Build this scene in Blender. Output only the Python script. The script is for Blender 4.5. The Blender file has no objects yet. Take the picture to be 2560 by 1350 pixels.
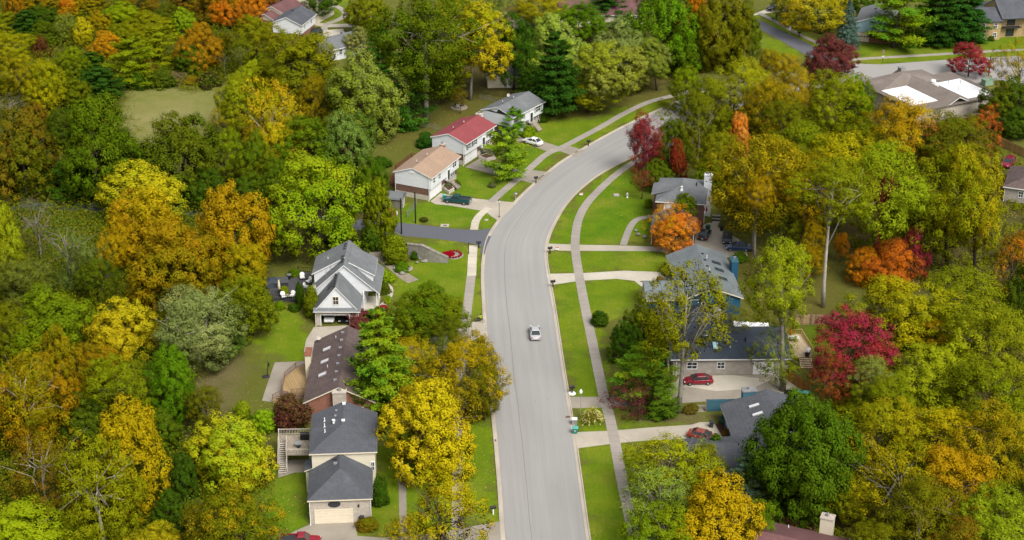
import bpy, bmesh, math, random
import numpy as np
from mathutils import Vector, Matrix
PI = math.pi
random.seed(7)
SC = bpy.context.scene
COL = SC.collection
# ------------------------------------------------------------------ camera
CAM_H, FPX, TH = 134.0, 4274.0, math.radians(25.9)
CT, ST = math.cos(TH), math.sin(TH)

def ray(px, py):
    x, y = px - 1280.0, py - 675.0
    return x, FPX * CT - y * ST, -FPX * ST - y * CT

def G(px, py, z=0.0):
    """point at height z seen at photo position (px, py), 2560 x 1350 frame"""
    dx, dy, dz = ray(px, py)
    t = (z - CAM_H) / dz
    return (dx * t, dy * t)

def at_dist(px, py, Y):
    dx, dy, dz = ray(px, py)
    t = Y / dy
    return (dx * t, Y, CAM_H + dz * t)

def scale_at(Y, z=0.0):
    return FPX / (Y * CT - (z - CAM_H) * ST)

cam_d = bpy.data.cameras.new('camera')
cam = bpy.data.objects.new('camera', cam_d)
COL.objects.link(cam)
cam.location = (0, 0, CAM_H)
cam.rotation_euler = (PI / 2 - TH, 0, 0)
cam_d.sensor_width = 36.0
cam_d.lens = 36.0 * FPX / 2560.0
cam_d.clip_start, cam_d.clip_end = 1.0, 3000.0
SC.camera = cam

# ------------------------------------------------------------------ world, light
SUN_EL, SUN_AZ = math.radians(50), math.radians(-58)      # azimuth measured from +X
sd = Vector((math.cos(SUN_EL) * math.cos(SUN_AZ), math.cos(SUN_EL) * math.sin(SUN_AZ), math.sin(SUN_EL)))
W = bpy.data.worlds.new('World')
SC.world = W
W.use_nodes = True
nt = W.node_tree
nt.nodes.clear()
sky = nt.nodes.new('ShaderNodeTexSky')
sky.sky_type = 'NISHITA'
sky.sun_disc = False
sky.sun_elevation = SUN_EL
sky.sun_rotation = math.atan2(sd.x, sd.y)
sky.dust_density = 4.0
sky.air_density = 1.0
hs = nt.nodes.new('ShaderNodeHueSaturation')
hs.inputs['Saturation'].default_value = 0.30
bg = nt.nodes.new('ShaderNodeBackground')
bg.inputs['Strength'].default_value = 0.105
wo = nt.nodes.new('ShaderNodeOutputWorld')
nt.links.new(sky.outputs[0], hs.inputs['Color'])
nt.links.new(hs.outputs[0], bg.inputs[0])
nt.links.new(bg.outputs[0], wo.inputs[0])
sl = bpy.data.lights.new('sun', 'SUN')
sl.energy = 2.0
sl.angle = math.radians(28)
sl.color = (1.0, 0.95, 0.87)
so = bpy.data.objects.new('sun', sl)
COL.objects.link(so)
so.rotation_euler = (-sd).to_track_quat('-Z', 'Y').to_euler()
so.location = (60, 60, 160)
SC.view_settings.view_transform = 'Standard'
SC.view_settings.look = 'None'
SC.view_settings.gamma = 1.0
SC.view_settings.exposure = 0.75
SC.render.engine = 'CYCLES'
cy = SC.cycles
cy.max_bounces = 6
cy.diffuse_bounces = 2
cy.glossy_bounces = 2
cy.transmission_bounces = 3
cy.transparent_max_bounces = 4
cy.caustics_reflective = False
cy.caustics_refractive = False
try:
    cy.use_denoising = True
    cy.denoiser = 'OPENIMAGEDENOISE'
except Exception:
    pass

# ------------------------------------------------------------------ materials
MATS = {}

class NT:
    def __init__(s, name):
        m = bpy.data.materials.new(name)
        m.use_nodes = True
        s.m, s.t = m, m.node_tree
        s.t.nodes.clear()
        s.out = s.n('ShaderNodeOutputMaterial')
        s.b = s.n('ShaderNodeBsdfPrincipled')
        s.l(s.b.outputs[0], s.out.inputs[0])
    def n(s, k, **kw):
        x = s.t.nodes.new(k)
        for a, v in kw.items():
            setattr(x, a, v)
        return x
    def l(s, a, b):
        s.t.links.new(a, b)
    def put(s, sock, v):
        if hasattr(v, 'links'):
            s.l(v, sock)
        else:
            sock.default_value = v
    def math(s, op, a, b=0.0, c=False):
        x = s.n('ShaderNodeMath', operation=op, use_clamp=c)
        s.put(x.inputs[0], a); s.put(x.inputs[1], b)
        return x.outputs[0]
    def mix(s, f, a, b, mode='MIX'):
        x = s.n('ShaderNodeMix', data_type='RGBA', blend_type=mode)
        s.put(x.inputs[0], f)
        for i, v in ((6, a), (7, b)):
            if isinstance(v, tuple) and len(v) == 3:
                v = v + (1,)
            s.put(x.inputs[i], v)
        return x.outputs[2]
    def coord(s, kind='Object'):
        return s.n('ShaderNodeTexCoord').outputs[kind]
    def mapping(s, v, scale=(1, 1, 1), rot=(0, 0, 0), loc=(0, 0, 0)):
        x = s.n('ShaderNodeMapping')
        s.l(v, x.inputs[0])
        x.inputs['Scale'].default_value = scale
        x.inputs['Rotation'].default_value = rot
        x.inputs['Location'].default_value = loc
        return x.outputs[0]
    def noise(s, v, scale=1.0, detail=3.0, rough=0.55):
        x = s.n('ShaderNodeTexNoise')
        s.l(v, x.inputs['Vector'])
        x.inputs['Scale'].default_value = scale
        x.inputs['Detail'].default_value = detail
        x.inputs['Roughness'].default_value = rough
        return x.outputs[0]
    def ramp(s, f, lo, hi):
        x = s.n('ShaderNodeMapRange')
        s.put(x.inputs[0], f)
        x.inputs[1].default_value, x.inputs[2].default_value = lo, hi
        return x.outputs[0]
    def attr(s, name, kind='GEOMETRY'):
        x = s.n('ShaderNodeAttribute', attribute_type=kind, attribute_name=name)
        return x
    def done(s, color, rough=0.8, spec=0.3, metal=0.0):
        s.put(s.b.inputs['Base Color'], color if not isinstance(color, tuple) else color + (1,))
        s.put(s.b.inputs['Roughness'], rough)
        s.b.inputs['Specular IOR Level'].default_value = spec
        s.b.inputs['Metallic'].default_value = metal
        MATS[s.m.name] = s.m
        return s.m

def plain(name, col, rough=0.7, spec=0.3, metal=0.0, var=0.18, sc=1.2):
    t = NT(name)
    nz = t.noise(t.coord(), sc, 4)
    f = t.ramp(nz, 0.3, 0.7)
    c2 = tuple(max(0, c * (1 - var)) for c in col)
    c1 = tuple(min(1, c * (1 + var * 0.6)) for c in col)
    return t.done(t.mix(f, c2, c1), rough, spec, metal)

def siding(name, col, vertical=False, pitch=0.22):
    t = NT(name)
    co = t.coord()
    sep = t.n('ShaderNodeSeparateXYZ'); t.l(co, sep.inputs[0])
    ax = t.math('ADD', sep.outputs[0], sep.outputs[1]) if vertical else sep.outputs[2]
    fr = t.math('FRACT', t.math('MULTIPLY', ax, 1.0 / pitch))
    line = t.math('LESS_THAN', fr, 0.12)
    nz = t.ramp(t.noise(t.mapping(co, (0.5, 0.5, 2.0)), 1.0, 4), 0.3, 0.75)
    base = t.mix(nz, tuple(c * 0.88 for c in col), col)
    return t.done(t.mix(t.math('MULTIPLY', line, 0.22), base, tuple(c * 0.45 for c in col)), 0.6, 0.3)

def brick(name, c1, c2, mortar, bw=0.42, bh=0.16):
    t = NT(name)
    co = t.coord()
    sep = t.n('ShaderNodeSeparateXYZ'); t.l(co, sep.inputs[0])
    cmb = t.n('ShaderNodeCombineXYZ')
    t.l(t.math('ADD', sep.outputs[0], sep.outputs[1]), cmb.inputs[0]); t.l(sep.outputs[2], cmb.inputs[1])
    br = t.n('ShaderNodeTexBrick')
    t.l(cmb.outputs[0], br.inputs['Vector'])
    br.inputs['Color1'].default_value = c1 + (1,)
    br.inputs['Color2'].default_value = c2 + (1,)
    br.inputs['Mortar'].default_value = mortar + (1,)
    br.inputs['Scale'].default_value = 1.0
    br.inputs['Brick Width'].default_value = bw
    br.inputs['Row Height'].default_value = bh
    br.inputs['Mortar Size'].default_value = 0.014
    nz = t.ramp(t.noise(co, 1.3, 4), 0.3, 0.7)
    return t.done(t.mix(t.math('MULTIPLY', nz, 0.35), br.outputs[0], tuple(c * 0.5 for c in c1)), 0.85, 0.2)

def shingle(name, col, streak=0.25, var=0.16):
    t = NT(name)
    co = t.coord()
    sep = t.n('ShaderNodeSeparateXYZ'); t.l(co, sep.inputs[0])
    row = t.math('FRACT', t.math('MULTIPLY', sep.outputs[2], 5.0))
    rowl = t.math('LESS_THAN', row, 0.2)
    cmb = t.n('ShaderNodeCombineXYZ')
    t.l(t.math('ADD', sep.outputs[0], sep.outputs[1]), cmb.inputs[0])
    t.l(t.math('FLOOR', t.math('MULTIPLY', sep.outputs[2], 5.0)), cmb.inputs[1])
    wn = t.n('ShaderNodeTexWhiteNoise', noise_dimensions='2D')
    v2 = t.n('ShaderNodeVectorMath', operation='FLOOR')
    t.l(t.mapping(cmb.outputs[0], (3.0, 1, 1)), v2.inputs[0]); t.l(v2.outputs[0], wn.inputs['Vector'])
    n1 = t.ramp(t.noise(co, 0.35, 5), 0.3, 0.7)
    n2 = t.ramp(t.noise(t.mapping(co, (1.2, 1.2, 0.15)), 1.4, 4), 0.45, 0.75)
    base = t.mix(n1, tuple(c * (1 - var) for c in col), tuple(c * (1 + var) for c in col))
    base = t.mix(t.math('MULTIPLY', wn.outputs[0], 0.30), base, tuple(c * 0.62 for c in col))
    base = t.mix(t.math('MULTIPLY', n2, streak), base, tuple(c * 0.45 for c in col))
    base = t.mix(t.math('MULTIPLY', rowl, 0.20), base, tuple(c * 0.5 for c in col))
    return t.done(base, 0.9, 0.2)

def wood(name, col, pitch=0.16, var=0.3, axis=0):
    t = NT(name)
    co = t.coord()
    sep = t.n('ShaderNodeSeparateXYZ'); t.l(co, sep.inputs[0])
    ax = t.math('ADD', sep.outputs[0], t.math('MULTIPLY', sep.outputs[1], 0.37 if axis == 0 else 0.0))
    if axis == 1:
        ax = sep.outputs[1]
    wn = t.n('ShaderNodeTexWhiteNoise', noise_dimensions='1D')
    t.l(t.math('FLOOR', t.math('MULTIPLY', ax, 1 / pitch)), wn.inputs['W'])
    gap = t.math('LESS_THAN', t.math('FRACT', t.math('MULTIPLY', ax, 1 / pitch)), 0.12)
    nz = t.ramp(t.noise(co, 2.5, 4), 0.3, 0.7)
    f = t.math('ADD', t.math('MULTIPLY', wn.outputs[0], 0.65), t.math('MULTIPLY', nz, 0.35))
    base = t.mix(f, tuple(c * (1 - var) for c in col), tuple(min(1, c * (1 + var * 0.7)) for c in col))
    return t.done(t.mix(t.math('MULTIPLY', gap, 0.45), base, tuple(c * 0.3 for c in col)), 0.8, 0.2)

def concrete(name, col, slab=0.0):
    t = NT(name)
    geo = t.n('ShaderNodeNewGeometry').outputs['Position']
    n1 = t.ramp(t.noise(geo, 0.22, 5), 0.3, 0.7)
    n2 = t.ramp(t.noise(geo, 2.5, 5, 0.7), 0.35, 0.7)
    base = t.mix(n1, tuple(c * 0.80 for c in col), tuple(c * 1.08 for c in col))
    base = t.mix(t.math('MULTIPLY', n2, 0.25), base, tuple(c * 0.6 for c in col))
    n3 = t.ramp(t.noise(geo, 0.5, 3, 0.6), 0.60, 0.72)
    base = t.mix(t.math('MULTIPLY', n3, 0.22), base, tuple(c * 0.55 for c in col))
    if slab:
        uv = t.n('ShaderNodeUVMap').outputs[0]
        sep = t.n('ShaderNodeSeparateXYZ'); t.l(uv, sep.inputs[0])
        j = t.math('LESS_THAN', t.math('FRACT', t.math('MULTIPLY', sep.outputs[1], 1 / slab)), 0.06)
        wn = t.n('ShaderNodeTexWhiteNoise', noise_dimensions='1D')
        t.l(t.math('FLOOR', t.math('MULTIPLY', sep.outputs[1], 1 / slab)), wn.inputs['W'])
        base = t.mix(t.math('MULTIPLY', wn.outputs[0], 0.22), base, tuple(c * 0.72 for c in col))
        base = t.mix(t.math('MULTIPLY', j, 0.45), base, tuple(c * 0.45 for c in col))
    return t.done(base, 0.9, 0.2)

def road_mat(name, col, wear=0.5, seam=None):
    t = NT(name)
    geo = t.n('ShaderNodeNewGeometry').outputs['Position']
    uv = t.n('ShaderNodeUVMap').outputs[0]
    n1 = t.ramp(t.noise(geo, 0.06, 5), 0.3, 0.7)
    n2 = t.ramp(t.noise(t.mapping(uv, (14.0, 0.035, 1)), 1.0, 5, 0.6), 0.3, 0.7)
    n3 = t.ramp(t.noise(geo, 1.8, 5, 0.7), 0.3, 0.75)
    base = t.mix(n1, tuple(c * 0.93 for c in col), tuple(c * 1.05 for c in col))
    base = t.mix(t.math('MULTIPLY', n2, 0.62 * wear), base, tuple(c * 0.70 for c in col))
    n5 = t.ramp(t.noise(t.mapping(uv, (9.0, 0.002, 1), loc=(5, 2, 0)), 1.0, 2, 0.5), 0.35, 0.65)
    base = t.mix(t.math('MULTIPLY', n5, 0.30 * wear), base, tuple(c * 0.70 for c in col))
    base = t.mix(t.math('MULTIPLY', n3, 0.18), base, tuple(c * 0.7 for c in col))
    if seam:
        sep = t.n('ShaderNodeSeparateXYZ'); t.l(uv, sep.inputs[0])
        wob = t.math('MULTIPLY', t.math('SUBTRACT', t.noise(t.mapping(uv, (0.01, 0.06, 1)), 1.0, 4), 0.5), 0.05)
        for u0, st, wd in seam:
            d = t.math('ABSOLUTE', t.math('SUBTRACT', t.math('ADD', sep.outputs[0], wob), u0))
            ln = t.math('LESS_THAN', d, wd)
            base = t.mix(t.math('MULTIPLY', ln, st), base, tuple(c * 0.35 for c in col))
        dg = t.math('ABSOLUTE', t.math('SUBTRACT', sep.outputs[0], 0.5))
        base = t.mix(t.math('MULTIPLY', t.ramp(dg, 0.44, 0.475), t.math('MULTIPLY', t.noise(t.mapping(uv, (1, 0.15, 1)), 1.0, 4), 0.55)), base, (0.20, 0.175, 0.14))
        n4 = t.ramp(t.noise(t.mapping(uv, (6.0, 0.12, 1), loc=(3, 1, 0)), 1.0, 6, 0.75), 0.62, 0.70)
        base = t.mix(t.math('MULTIPLY', n4, 0.25), base, tuple(c * 0.5 for c in col))
    return t.done(base, 0.9, 0.2)

M = {}
M['white'] = plain('white_paint', (0.74, 0.74, 0.73), 0.55, var=0.06)
M['white_siding'] = siding('white_siding', (0.70, 0.72, 0.74))
M['cream_siding'] = siding('cream_siding', (0.66, 0.60, 0.46))
M['cream'] = plain('cream_paint', (0.70, 0.62, 0.48), 0.6, var=0.06)
M['blue_siding'] = siding('blue_siding', (0.015, 0.085, 0.16), True, 0.3)
M['teal_siding'] = siding('teal_siding', (0.045, 0.13, 0.18), True, 0.3)
M['light_blue_siding'] = siding('light_blue_siding', (0.30, 0.46, 0.52))
M['red_brick'] = brick('red_brick', (0.22, 0.075, 0.045), (0.30, 0.11, 0.065), (0.30, 0.25, 0.21))
M['brown_brick'] = brick('brown_brick', (0.13, 0.06, 0.04), (0.18, 0.085, 0.06), (0.22, 0.18, 0.15))
M['tan_brick'] = brick('tan_brick', (0.42, 0.36, 0.30), (0.52, 0.46, 0.39), (0.50, 0.46, 0.41))
M['yellow_brick'] = brick('yellow_brick', (0.36, 0.25, 0.11), (0.44, 0.31, 0.15), (0.40, 0.33, 0.22))
M['grey_brick'] = brick('grey_brick', (0.30, 0.27, 0.235), (0.37, 0.33, 0.29), (0.36, 0.33, 0.30))
M['stone'] = brick('stone_wall', (0.22, 0.205, 0.18), (0.30, 0.285, 0.25), (0.15, 0.14, 0.12), 0.55, 0.28)
M['foundation'] = plain('foundation_block', (0.46, 0.42, 0.36), 0.9, var=0.15)
M['sh_slate'] = shingle('slate_grey_shingles', (0.092, 0.098, 0.112), 0.35)
M['sh_brown'] = shingle('brown_shingles', (0.125, 0.092, 0.085), 0.55)
M['sh_grey'] = shingle('grey_shingles', (0.165, 0.175, 0.182), 0.25)
M['sh_tan'] = shingle('tan_shingles', (0.35, 0.245, 0.175), 0.12, 0.08)
M['sh_red'] = shingle('red_metal_roof', (0.255, 0.062, 0.068), 0.06, 0.06)
M['sh_greyblue'] = shingle('grey_blue_shingles', (0.155, 0.178, 0.186), 0.15)
M['sh_dark'] = shingle('dark_blue_grey_shingles', (0.048, 0.06, 0.078), 0.2)
M['sh_maroon'] = shingle('maroon_shingles', (0.15, 0.075, 0.075), 0.2)
M['sh_taupe'] = shingle('taupe_shingles', (0.205, 0.172, 0.15), 0.25)
M['white_membrane'] = plain('white_roof_membrane', (0.80, 0.80, 0.80), 0.7, var=0.04)
M['glass'] = plain('window_glass', (0.03, 0.036, 0.042), 0.12, 0.6, var=0.3, sc=0.7)
M['car_glass'] = plain('car_glass', (0.03, 0.04, 0.042), 0.08, 0.7, var=0.1)
M['skylight'] = plain('skylight_glass', (0.62, 0.62, 0.64), 0.15, 0.6, var=0.05)
M['skylight_blue'] = plain('pale_blue_skylight', (0.38, 0.60, 0.66), 0.2, 0.5, var=0.05)
M['skylight_dark'] = plain('dark_skylight', (0.035, 0.05, 0.055), 0.15, 0.6, var=0.1)
M['black'] = plain('black_metal', (0.012, 0.012, 0.013), 0.5, 0.4)
M['dark'] = plain('charcoal_paint', (0.035, 0.037, 0.042), 0.6)
M['metal'] = plain('grey_metal', (0.42, 0.42, 0.43), 0.4, 0.5, 0.6)
M['tyre'] = plain('tyre_rubber', (0.014, 0.014, 0.015), 0.85, 0.2)
M['rim'] = plain('wheel_rim', (0.40, 0.41, 0.42), 0.35, 0.5, 0.7)
M['deck_tan'] = wood('tan_deck_boards', (0.36, 0.25, 0.12), 0.16)
M['deck_grey'] = wood('weathered_deck_boards', (0.30, 0.255, 0.20), 0.16)
M['deck_pale'] = wood('pale_deck_boards', (0.55, 0.43, 0.28), 0.16)
M['deck_dark'] = wood('dark_deck_boards', (0.075, 0.075, 0.08), 0.16)
M['deck_red'] = wood('red_brown_deck', (0.17, 0.055, 0.04), 0.16)
M['deck_mauve'] = wood('worn_red_deck_boards', (0.26, 0.15, 0.14), 0.16)
M['rail_brown'] = plain('brown_railing', (0.22, 0.14, 0.10), 0.7)
M['rail_white'] = plain('whitewashed_railing', (0.50, 0.45, 0.39), 0.7)
M['fence_wood'] = wood('fence_boards', (0.36, 0.245, 0.14), 0.55, 0.45)
M['fence_orange'] = wood('orange_fence_boards', (0.34, 0.15, 0.03), 0.4, 0.3)
M['fence_yellow'] = wood('yellow_fence_boards', (0.38, 0.25, 0.09), 0.4, 0.25)
M['fence_grey'] = wood('grey_fence_boards', (0.16, 0.15, 0.12), 0.4, 0.3)
M['bark'] = plain('bark', (0.085, 0.070, 0.055), 0.95, 0.1, var=0.35, sc=2.0)
M['bark_pale'] = plain('pale_bark', (0.42, 0.38, 0.32), 0.9, 0.1, var=0.3, sc=1.5)
M['bark_grey'] = plain('grey_bark', (0.24, 0.215, 0.185), 0.95, 0.1, var=0.3, sc=1.5)
M['bark_dark'] = plain('dark_bark', (0.04, 0.033, 0.027), 0.95, 0.1, var=0.3, sc=1.5)
M['vine_red'] = plain('red_creeper', (0.16, 0.025, 0.018), 0.9, 0.1, var=0.5, sc=3)
M['road'] = road_mat('road_surface', (0.325, 0.317, 0.304), 0.8, [(0.335, 0.55, 0.0045), (0.78, 0.10, 0.004)])
M['road_far'] = road_mat('far_road_surface', (0.34, 0.325, 0.31), 0.5)
M['asphalt'] = road_mat('dark_asphalt', (0.118, 0.122, 0.142), 0.4)
M['asphalt_dark'] = road_mat('black_asphalt', (0.055, 0.06, 0.07), 0.4)
M['walk'] = concrete('sidewalk_concrete', (0.345, 0.31, 0.27), 1.6)
M['walk_new'] = concrete('new_sidewalk_concrete', (0.55, 0.50, 0.41), 1.6)
M['drive'] = concrete('driveway_concrete', (0.43, 0.385, 0.315))
M['drive_old'] = concrete('old_driveway_concrete', (0.31, 0.275, 0.225))
M['drive_pale'] = concrete('pale_driveway_concrete', (0.50, 0.46, 0.38))
M['kerb'] = concrete('kerb_concrete', (0.45, 0.395, 0.325))
M['bin_green'] = plain('green_plastic', (0.012, 0.10, 0.055), 0.45)
M['bin_teal'] = plain('teal_plastic', (0.03, 0.22, 0.18), 0.45)
M['bin_lid'] = plain('pale_teal_plastic', (0.10, 0.42, 0.36), 0.45)
M['pale_green'] = plain('pale_green_paint', (0.20, 0.30, 0.22), 0.6)
M['cushion'] = plain('white_cushion', (0.78, 0.77, 0.75), 0.9, var=0.05)
M['cream_cloth'] = plain('cream_cloth', (0.68, 0.62, 0.48), 0.9, var=0.08)
M['red_cloth'] = plain('red_cloth', (0.34, 0.02, 0.02), 0.9)
M['orange_cloth'] = plain('orange_cloth', (0.55, 0.10, 0.02), 0.9)
M['skin'] = plain('skin', (0.36, 0.21, 0.15), 0.6)
M['neon'] = plain('neon_yellow_cloth', (0.55, 0.75, 0.02), 0.8)
M['rock'] = plain('grey_rock', (0.24, 0.22, 0.19), 0.95, 0.1, var=0.4, sc=1.5)
M['sand'] = plain('pale_gravel', (0.27, 0.235, 0.18), 0.95, 0.1, var=0.25, sc=1.5)
M['mulch'] = plain('brown_mulch', (0.085, 0.045, 0.03), 0.95, 0.1, var=0.35, sc=2)
M['red_light'] = plain('tail_light_red', (0.40, 0.04, 0.04), 0.3)
M['head_light'] = plain('headlight_lens', (0.75, 0.76, 0.78), 0.15, 0.6)

def car_paint(name, col, metal=0.2):
    t = NT(name)
    m = t.done(col, 0.28, 0.5, metal)
    t.b.inputs['Coat Weight'].default_value = 0.6
    t.b.inputs['Coat Roughness'].default_value = 0.1
    return m

# leaves: the two leaf colours of a tree are stored on its crown object
def leaf_mat():
    t = NT('leaves')
    a = t.attr('tint_a', 'OBJECT').outputs['Color']
    b = t.attr('tint_b', 'OBJECT').outputs['Color']
    lv = t.attr('lv').outputs['Fac']
    cv = t.attr('cv').outputs['Fac']
    f = t.math('ADD', t.math('MULTIPLY', t.math('SUBTRACT', cv, 0.5), 1.15), t.math('MULTIPLY', t.math('SUBTRACT', lv, 0.5), 0.7))
    f = t.math('ADD', f, 0.42, True)
    c = t.mix(f, a, b)
    h = t.n('ShaderNodeHueSaturation')
    t.l(c, h.inputs['Color'])
    t.l(t.math('ADD', 0.84, t.math('MULTIPLY', lv, 0.32)), h.inputs['Value'])
    t.l(t.math('ADD', 0.488, t.math('MULTIPLY', cv, 0.024)), h.inputs['Hue'])
    m = t.done(h.outputs[0], 1.0, 0.0)
    vt = t.n('ShaderNodeVectorTransform', vector_type='NORMAL', convert_from='OBJECT', convert_to='WORLD')
    t.l(t.attr('cn').outputs['Vector'], vt.inputs[0])
    t.l(vt.outputs[0], t.b.inputs['Normal'])
    tr = t.n('ShaderNodeBsdfTranslucent')
    t.l(h.outputs[0], tr.inputs[0])
    mx = t.n('ShaderNodeMixShader')
    mx.inputs[0].default_value = 0.14
    t.l(t.b.outputs[0], mx.inputs[1]); t.l(tr.outputs[0], mx.inputs[2])
    t.l(mx.outputs[0], t.out.inputs[0])
    return m
M['leaf'] = leaf_mat()

# ------------------------------------------------------------------ mesh helpers
class MB:
    def __init__(s):
        s.v, s.f, s.mi, s.uv = [], [], [], {}
    def add(s, verts, faces, mi=0):
        n = len(s.v)
        s.v += [tuple(map(float, p)) for p in verts]
        for f in faces:
            s.f.append(tuple(n + i for i in f)); s.mi.append(mi)
        return n
    def box(s, c, d, rz=0.0, mi=0, taper=1.0):
        x, y, z = d[0] / 2, d[1] / 2, d[2] / 2
        cs, sn = math.cos(rz), math.sin(rz)
        vs = []
        for k, (sx, sy, sz) in enumerate(((-1, -1, -1), (1, -1, -1), (1, 1, -1), (-1, 1, -1), (-1, -1, 1), (1, -1, 1), (1, 1, 1), (-1, 1, 1))):
            q = taper if sz > 0 else 1.0
            a, b = sx * x * q, sy * y * q
            vs.append((c[0] + a * cs - b * sn, c[1] + a * sn + b * cs, c[2] + sz * z))
        s.add(vs, [(0, 3, 2, 1), (4, 5, 6, 7), (0, 1, 5, 4), (1, 2, 6, 5), (2, 3, 7, 6), (3, 0, 4, 7)], mi)
    def bar(s, a, b, w, h=None, mi=0):
        a, b = Vector(a), Vector(b)
        d = b - a
        L = d.length
        if L < 1e-6:
            return
        d /= L
        up = Vector((0, 0, 1)) if abs(d.z) < 0.95 else Vector((0, 1, 0))
        r = d.cross(up).normalized(); u = r.cross(d)
        h = h or w
        vs = []
        for p in (a, b):
            for i, j in ((-1, -1), (1, -1), (1, 1), (-1, 1)):
                vs.append(p + r * (i * w / 2) + u * (j * h / 2))
        s.add(vs, [(0, 1, 2, 3), (7, 6, 5, 4), (0, 4, 5, 1), (1, 5, 6, 2), (2, 6, 7, 3), (3, 7, 4, 0)], mi)
    def tube(s, pts, rad, n=7, mi=0, cap=True):
        pts = [Vector(p) for p in pts]
        rings = []
        for i, p in enumerate(pts):
            d = (pts[min(i + 1, len(pts) - 1)] - pts[max(i - 1, 0)])
            d = d.normalized() if d.length > 1e-9 else Vector((0, 0, 1))
            up = Vector((1, 0, 0)) if abs(d.x) < 0.9 else Vector((0, 1, 0))
            r = d.cross(up).normalized(); u = r.cross(d)
            rings.append([p + (r * math.cos(2 * PI * k / n) + u * math.sin(2 * PI * k / n)) * rad[i] for k in range(n)])
        fs = []
        for i in range(len(rings) - 1):
            for k in range(n):
                k2 = (k + 1) % n
                fs.append((i * n + k, i * n + k2, (i + 1) * n + k2, (i + 1) * n + k))
        if cap:
            fs.append(tuple(range(n))[::-1]); fs.append(tuple((len(rings) - 1) * n + k for k in range(n)))
        s.add([q for r in rings for q in r], fs, mi)
    def lathe(s, prof, c=(0, 0, 0), n=12, mi=0):
        fs, vs = [], []
        for r, z in prof:
            vs += [(c[0] + r * math.cos(2 * PI * k / n), c[1] + r * math.sin(2 * PI * k / n), c[2] + z) for k in range(n)]
        for i in range(len(prof) - 1):
            for k in range(n):
                k2 = (k + 1) % n
                fs.append((i * n + k, i * n + k2, (i + 1) * n + k2, (i + 1) * n + k))
        fs.append(tuple(range(n))[::-1]); fs.append(tuple((len(prof) - 1) * n + k for k in range(n)))
        s.add(vs, fs, mi)
    def prism(s, poly, z0, z1, mi=0):
        a = sum(poly[i][0] * poly[(i + 1) % len(poly)][1] - poly[(i + 1) % len(poly)][0] * poly[i][1] for i in range(len(poly)))
        if a < 0:
            poly = poly[::-1]
        n = len(poly)
        vs = [(p[0], p[1], z0) for p in poly] + [(p[0], p[1], z1) for p in poly]
        fs = [tuple(range(n))[::-1], tuple(range(n, 2 * n))]
        fs += [(i, (i + 1) % n, n + (i + 1) % n, n + i) for i in range(n)]
        s.add(vs, fs, mi)
    def loft(s, rings, mi=0, cap=True):
        n = len(rings[0]); fs = []
        for i in range(len(rings) - 1):
            for k in range(n):
                k2 = (k + 1) % n
                fs.append((i * n + k, i * n + k2, (i + 1) * n + k2, (i + 1) * n + k))
        if cap:
            fs.append(tuple(range(n))[::-1]); fs.append(tuple((len(rings) - 1) * n + k for k in range(n)))
        s.add([q for r in rings for q in r], fs, mi)
    def build(s, name, mats, parent=None, loc=(0, 0, 0), rz=0.0, smooth=False, bevel=0.0):
        me = bpy.data.meshes.new(name)
        me.from_pydata(s.v, [], s.f)
        if not isinstance(mats, (list, tuple)):
            mats = [mats]
        for m in mats:
            me.materials.append(m)
        if len(mats) > 1:
            me.polygons.foreach_set('material_index', s.mi)
        bm = bmesh.new(); bm.from_mesh(me)
        bmesh.ops.recalc_face_normals(bm, faces=bm.faces)
        if bevel:
            bmesh.ops.bevel(bm, geom=[e for e in bm.edges if len(e.link_faces) == 2 and e.calc_face_angle(0) > 0.5], offset=bevel, segments=2, affect='EDGES', profile=0.6)
        if smooth:
            for f in bm.faces:
                f.smooth = True
        bm.to_mesh(me); bm.free()
        me.update()
        o = bpy.data.objects.new(name, me)
        COL.objects.link(o)
        o.location = loc
        o.rotation_euler = (0, 0, rz)
        if parent:
            o.parent = parent
        return o

def tag(o, label=None, cat=None, group=None, kind=None):
    if label: o['label'] = label
    if cat: o['category'] = cat
    if group: o['group'] = group
    if kind: o['kind'] = kind
    return o

def thing(name, label, cat, loc, rz=0.0, group=None):
    o = bpy.data.objects.new(name, None)
    COL.objects.link(o)
    o.empty_display_size = 0.5
    o.location = (loc[0], loc[1], loc[2] if len(loc) > 2 else 0.0)
    o.rotation_euler = (0, 0, rz)
    return tag(o, label, cat, group)

def smooth_line(pts, step=1.0):
    P = np.array(pts, float)
    Q = np.vstack([2 * P[0] - P[1], P, 2 * P[-1] - P[-2]])
    out = []
    for i in range(1, len(Q) - 2):
        p0, p1, p2, p3 = Q[i - 1], Q[i], Q[i + 1], Q[i + 2]
        n = max(2, int(np.linalg.norm(p2 - p1) / step))
        for k in range(n):
            t = k / n
            out.append(0.5 * (2 * p1 + (p2 - p0) * t + (2 * p0 - 5 * p1 + 4 * p2 - p3) * t * t + (3 * p1 - p0 - 3 * p2 + p3) * t ** 3))
    out.append(P[-1])
    return np.array(out)

def resample(L, n):
    d = np.r_[0, np.cumsum(np.linalg.norm(np.diff(L, axis=0), axis=1))]
    t = np.linspace(0, d[-1], n)
    return np.c_[np.interp(t, d, L[:, 0]), np.interp(t, d, L[:, 1])], t

def px_line(px):
    return [G(*p) for p in px]

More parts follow.
